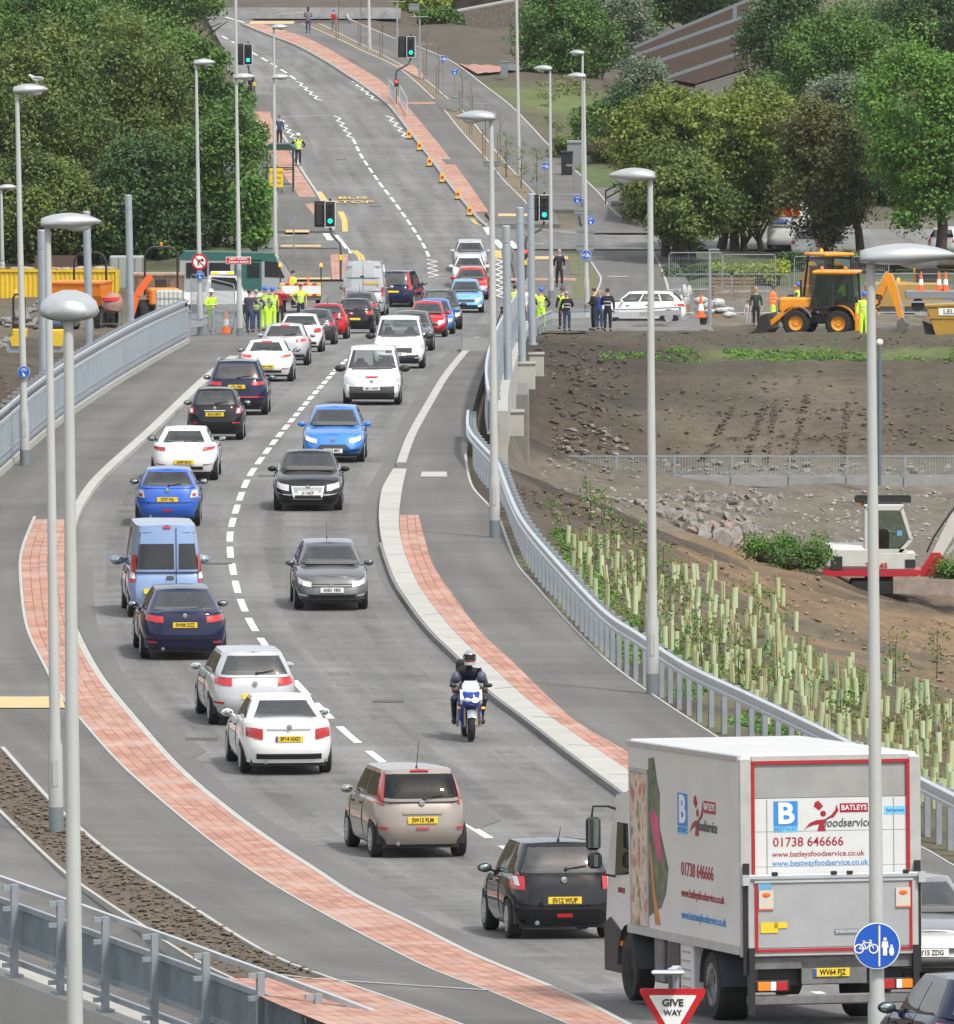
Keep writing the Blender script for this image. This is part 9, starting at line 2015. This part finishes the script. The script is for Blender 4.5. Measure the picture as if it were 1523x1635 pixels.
clods('mound_clods', [(880,800),(1000,840),(1150,905),(1300,930),(1400,985),(1523,1000),(1523,1130),(1400,1075),(1250,960),(1000,880)], 1100, M_clodt, 6, .02, .12)
clods('slope_stones', poly, 900, M_clod, 7, .02, .08)
for i, (a, b) in enumerate([((1120,738),(1172,645)),((1190,738),(1222,640)),((1222,738),(1240,640)),((1262,735),(1290,630)),((1345,730),(1352,640)),((1160,700),(1480,690)),((1100,660),(1500,655))]):
 (x0, y0), (x1, y1) = a, b; w_ = 5 if i < 5 else 3; L_ = [(x0-w_,y0),(x0+w_,y0+1),(x1+w_,y1+1),(x1-w_,y1)] if i < 5 else [(x0,y0-3),(x1,y1-3),(x1,y1+3),(x0,y0+3)]; clods('track_ridge', L_, 230 if i < 5 else 160, M_clodd, 30+i, .03, .12)
clods('left_soil_clods', [(0,600),(180,560),(280,545),(60,670),(0,710)], 260, M_clod, 8, .03, .12)
clods('mound_dark_clods', [(800,770),(900,780),(1000,830),(1100,880),(960,850),(870,830)], 400, M_clodd, 9, .03, .15)
random.seed(2); vs = []; fs = []; o_ = 0       # lumpy soil of the near verge
for i in range(1500):
 t_ = random.random(); y = random.uniform(1200,1556); nl = float(np.interp(y, [p[1] for p in NL], [p[0] for p in NL])); ns = float(np.interp(y, [1235]+[p[1] for p in NS], [-60]+[p[0] for p in NS])); x = ns+8+(nl-ns-14)*t_
 p = G(x, y, KH-.03); v, f = rk[random.randrange(6)]; s = .02+.06*random.random()**2; vs += [tuple(q*s+np.array([p.x,p.y,p.z+s*.35])) for q in v]; fs += [tuple(k+o_ for k in ff) for ff in f]; o_ += len(v)
mesh('verge_clods', vs, fs, M_clod, None, fixn=False)['kind'] = 'stuff'
# ================================================================= far hill details
t = thing('terraced_house', 'row of stepped brown tiled roofs among the right hand trees', 'house', tuple(W(1090,130,790)))
O = Vector(t.location); M_tile = mat('brown_roof_tiles', (.10,.075,.062), .8); nt = M_tile.node_tree; nt.nodes['Principled BSDF'].inputs['Specular IOR Level'].default_value = 0; nt.nodes['Principled BSDF'].inputs['Roughness'].default_value = 1; wv = nt.nodes.new('ShaderNodeTexWave'); wv.bands_direction = 'Y'; wv.inputs['Scale'].default_value = .9; wv.inputs['Distortion'].default_value = 1.2; wv.inputs['Detail'].default_value = 3; tc = nt.nodes.new('ShaderNodeTexCoord'); nt.links.new(tc.outputs['Object'], wv.inputs['Vector'])
cr = nt.nodes.new('ShaderNodeValToRGB'); cr.color_ramp.elements[0].color = (.030,.022,.018,1); cr.color_ramp.elements[1].color = (.095,.072,.06,1); nt.links.new(wv.outputs[0], cr.inputs[0]); nt.links.new(cr.outputs[0], nt.nodes['Principled BSDF'].inputs['Base Color'])
lines = [((1012,78),(1195,2)), ((1008,93),(1195,26)), ((1010,113),(1195,52)), ((1066,126),(1195,82)), ((1110,134),(1195,108))]
for i in range(4):
 (a, b), (c_, d) = lines[i], lines[i+1]; D1 = 806-i*9; q = [W(*a, D1)-O, W(*b, D1)-O, W(*d, D1-7)-O, W(*c_, D1-7)-O]; P = [[q[0].lerp(q[1], u/12).lerp(q[3].lerp(q[2], u/12), v/4) for u in range(13)] for v in range(5)]
 o = MB().grid(P).grid([[p-Vector((0,0,.25)) for p in r_] for r_ in P]).build('roof', M_tile, t); MB().bar(q[0]+Vector((0,0,.05)), q[1]+Vector((0,0,.05)), .3, .25).build('ridge_fascia', M_cdark, o)
 zb = q[3].z; MB().add([q[3]-Vector((0,.0,.1)), q[2]-Vector((0,0,.1)), q[2]-Vector((0,-.3,4.5)), q[3]-Vector((0,-.3,4.5))], [(0,1,2,3)]).build('wall', mat('render_wall', (.16,.155,.145), .8, nvar=.1), t)
MB().box(W(1173,30,800)-O, (.25,.3,1.6)).build('chimney', M_cdark, t)
# stone walls
def stonewall(lab, a, b, D0, D1, h_, th=.5):
 A_ = W(*a, D0); B_ = W(*b, D1); t = thing('stone_wall', lab, 'wall', tuple(A_)); v = B_-A_; v.z = 0; n = v.cross(Vector((0,0,1))).normalized()*th/2; z = B_.z-A_.z
 P = []
 for k in range(13):
  q = v*k/12; zz = z*k/12; P.append([q-n+Vector((0,0,zz-.5)), q-n+Vector((0,0,zz+h_)), q+n+Vector((0,0,zz+h_)), q+n+Vector((0,0,zz-.5))])
 o = MB().grid(P, True).build('masonry', mat('rough_stone', (.12,.10,.085), .9, nvar=.35, nscale=4, bump=1.0, bscale=5), t); MB().bar(Vector((0,0,h_+.06)), v+Vector((0,0,z+h_+.06)), th*1.1, .12).build('coping', M_conc, t); return t
stonewall('dark stone retaining wall below the railings near the top', (712,62), (835,38), 858, 868, 1.7)
stonewall('curved stone wall beside the steps under the lamp head', (1000,352), (1058,368), 660, 655, 2.0)
stonewall('short end of the stone wall beside the steps', (1000,352), (1004,330), 660, 674, 1.8)
t = thing('iron_railing', 'black iron railings above the dark stone wall', 'railing', tuple(W(730,24,866))); mb = MB(); v = W(830,6,868)-W(730,24,866)
for k in range(40): mb.bar(v*k/39, v*k/39+Vector((0,0,1.5)), .04)
mb.bar((0,0,1.35), v+Vector((0,0,1.35)), .05).bar((0,0,.2), v+Vector((0,0,.2)), .05); mb.build('bars', M_black, t)
t = thing('step_handrail', 'black handrails and pale steps beside the curved stone wall', 'handrail', tuple(G(985,332)))
for y in (0,1.2): mb = MB(); mb.bar((-.6,y,.9),(1.5,y+1.5,2.0),.06).bar((-.6,y,.5),(1.5,y+1.5,1.6),.04).bar((-.6,y,0),(-.6,y,.95),.06).bar((.4,y+.7,.3),(.4,y+.7,1.45),.06).bar((1.5,y+1.5,.6),(1.5,y+1.5,2.05),.06); mb.build('handrail', M_black, t)
mb = MB()
for k in range(5): mb.box((-.5+.42*k,.6+.35*k,.08+.17*k), (.45,1.4,.2))
mb.build('steps', M_conc, t)
# stakes and saplings of the far verge
random.seed(9)
for i, (x, y) in enumerate([(537,62),(573,73),(607,92),(677,127),(697,149),(734,187),(750,215),(771,252),(795,262)]):
 p = GP(x, y); t = thing('tree_stake', ('brown timber stake in the far soil verge, '+('near the walking child','beside the tall pale pole','left of the first pedestrian lamp','below the second pedestrian lamp','left of the upper blue sign','right of the grey cabinet','above the grey sign back','beside the small lamp column','nearest the leafy saplings')[i]), 'stake', tuple(p), group='timber stakes in the far verge')
 MB().tube([(0,0,0),(0,0,1.6)], .05, 7).build('stake_post', M_wood, t); rg = np.random.default_rng(i); mb = MB(); mb.tube([(.12,0,0),(.15,0,2.0),(.1,0,3.0)], [.02,.015,.005], 5)
 for k in range(8): z = 1.3+.2*k; a = rg.random()*6; mb.bar((.14,0,z),(.14+.4*math.cos(a),.4*math.sin(a),z+.35),.012)
 mb.build('bare_sapling', M_bark, t)
for i, (x, y) in enumerate([(808,283),(832,300),(857,308)]):
 p = GP(x, y); rg = np.random.default_rng(i+90); t = thing('young_tree', ('leftmost','middle','rightmost')[i]+' of three slender leafy young trees in the far verge', 'tree', tuple(p), group='slender young trees in the far verge')
 n = 40; P = np.stack([rg.normal(size=n)*.22, rg.normal(size=n)*.22, .5+rg.random(n)*2.0], -1); leaves('foliage', P, .14*np.ones(n), 8, .05, LM['yel'], t, rg); MB().tube([(0,0,0),(0,0,2.4)], [.035,.01], 6).build('stem', M_bark, t)
for i, (bx, by, ty) in enumerate([(634,70,3),(670,123,27)]):
 p = GP(bx, by); H = (W(bx, ty, p.y).z-p.z); t = thing('pedestrian_lamp', ('upper','lower')[i]+' T shaped pedestrian lamp in the far verge', 'street lamp', tuple(p), group='T shaped pedestrian lamps'); MB().tube([(0,0,0),(0,0,1.0)], .09, 10).tube([(0,0,1.0),(0,0,H)], .055, 10).build('post', M_steel, t); MB().box((0,0,H), (1.1,.25,.07), bev=.02).build('lamp_arm', M_grey, t)
for i, (bx, by, ty, lab) in enumerate([(917,300,264,'short T topped post right of the black bin'),(857,330,293,'short T topped post behind the right masts')]):
 p = GP(bx, by); H = (W(bx, ty, p.y).z-p.z); t = thing('finger_post', lab, 'post', tuple(p)); MB().tube([(0,0,0),(0,0,H)], .05, 8).build('post', M_grey, t); MB().box((-.1,0,H), (.7,.08,.10)).build('arm', M_grey, t)
# top junction
rib('road_crest', [(330,11),(330,31)], [(640,8),(640,31)], M_road, .01, y0=12, y1=30, sm=False)
mb = MB(); paint_line(mb, [G(413,24), G(430,24)], .4, .03); paint_line(mb, [G(440,24), G(488,20)], .2, .03); paint_line(mb, [G(360,28), G(390,37)], .2, .03); mb.build('junction_markings', M_white)['kind'] = 'structure'
# ================================================================= thin summer haze
m = bpy.data.materials.new('haze_air'); m.use_nodes = True; nt = m.node_tree; nt.nodes.remove(nt.nodes['Principled BSDF']); v = nt.nodes.new('ShaderNodeVolumePrincipled'); v.inputs['Color'].default_value = (.86,.90,.93,1); v.inputs['Density'].default_value = .00003; nt.links.new(v.outputs[0], nt.nodes['Material Output'].inputs['Volume'])
o = MB().box((0, 3900, 22), (8400, 8400, 84)).build('haze', m); o['kind'] = 'stuff'
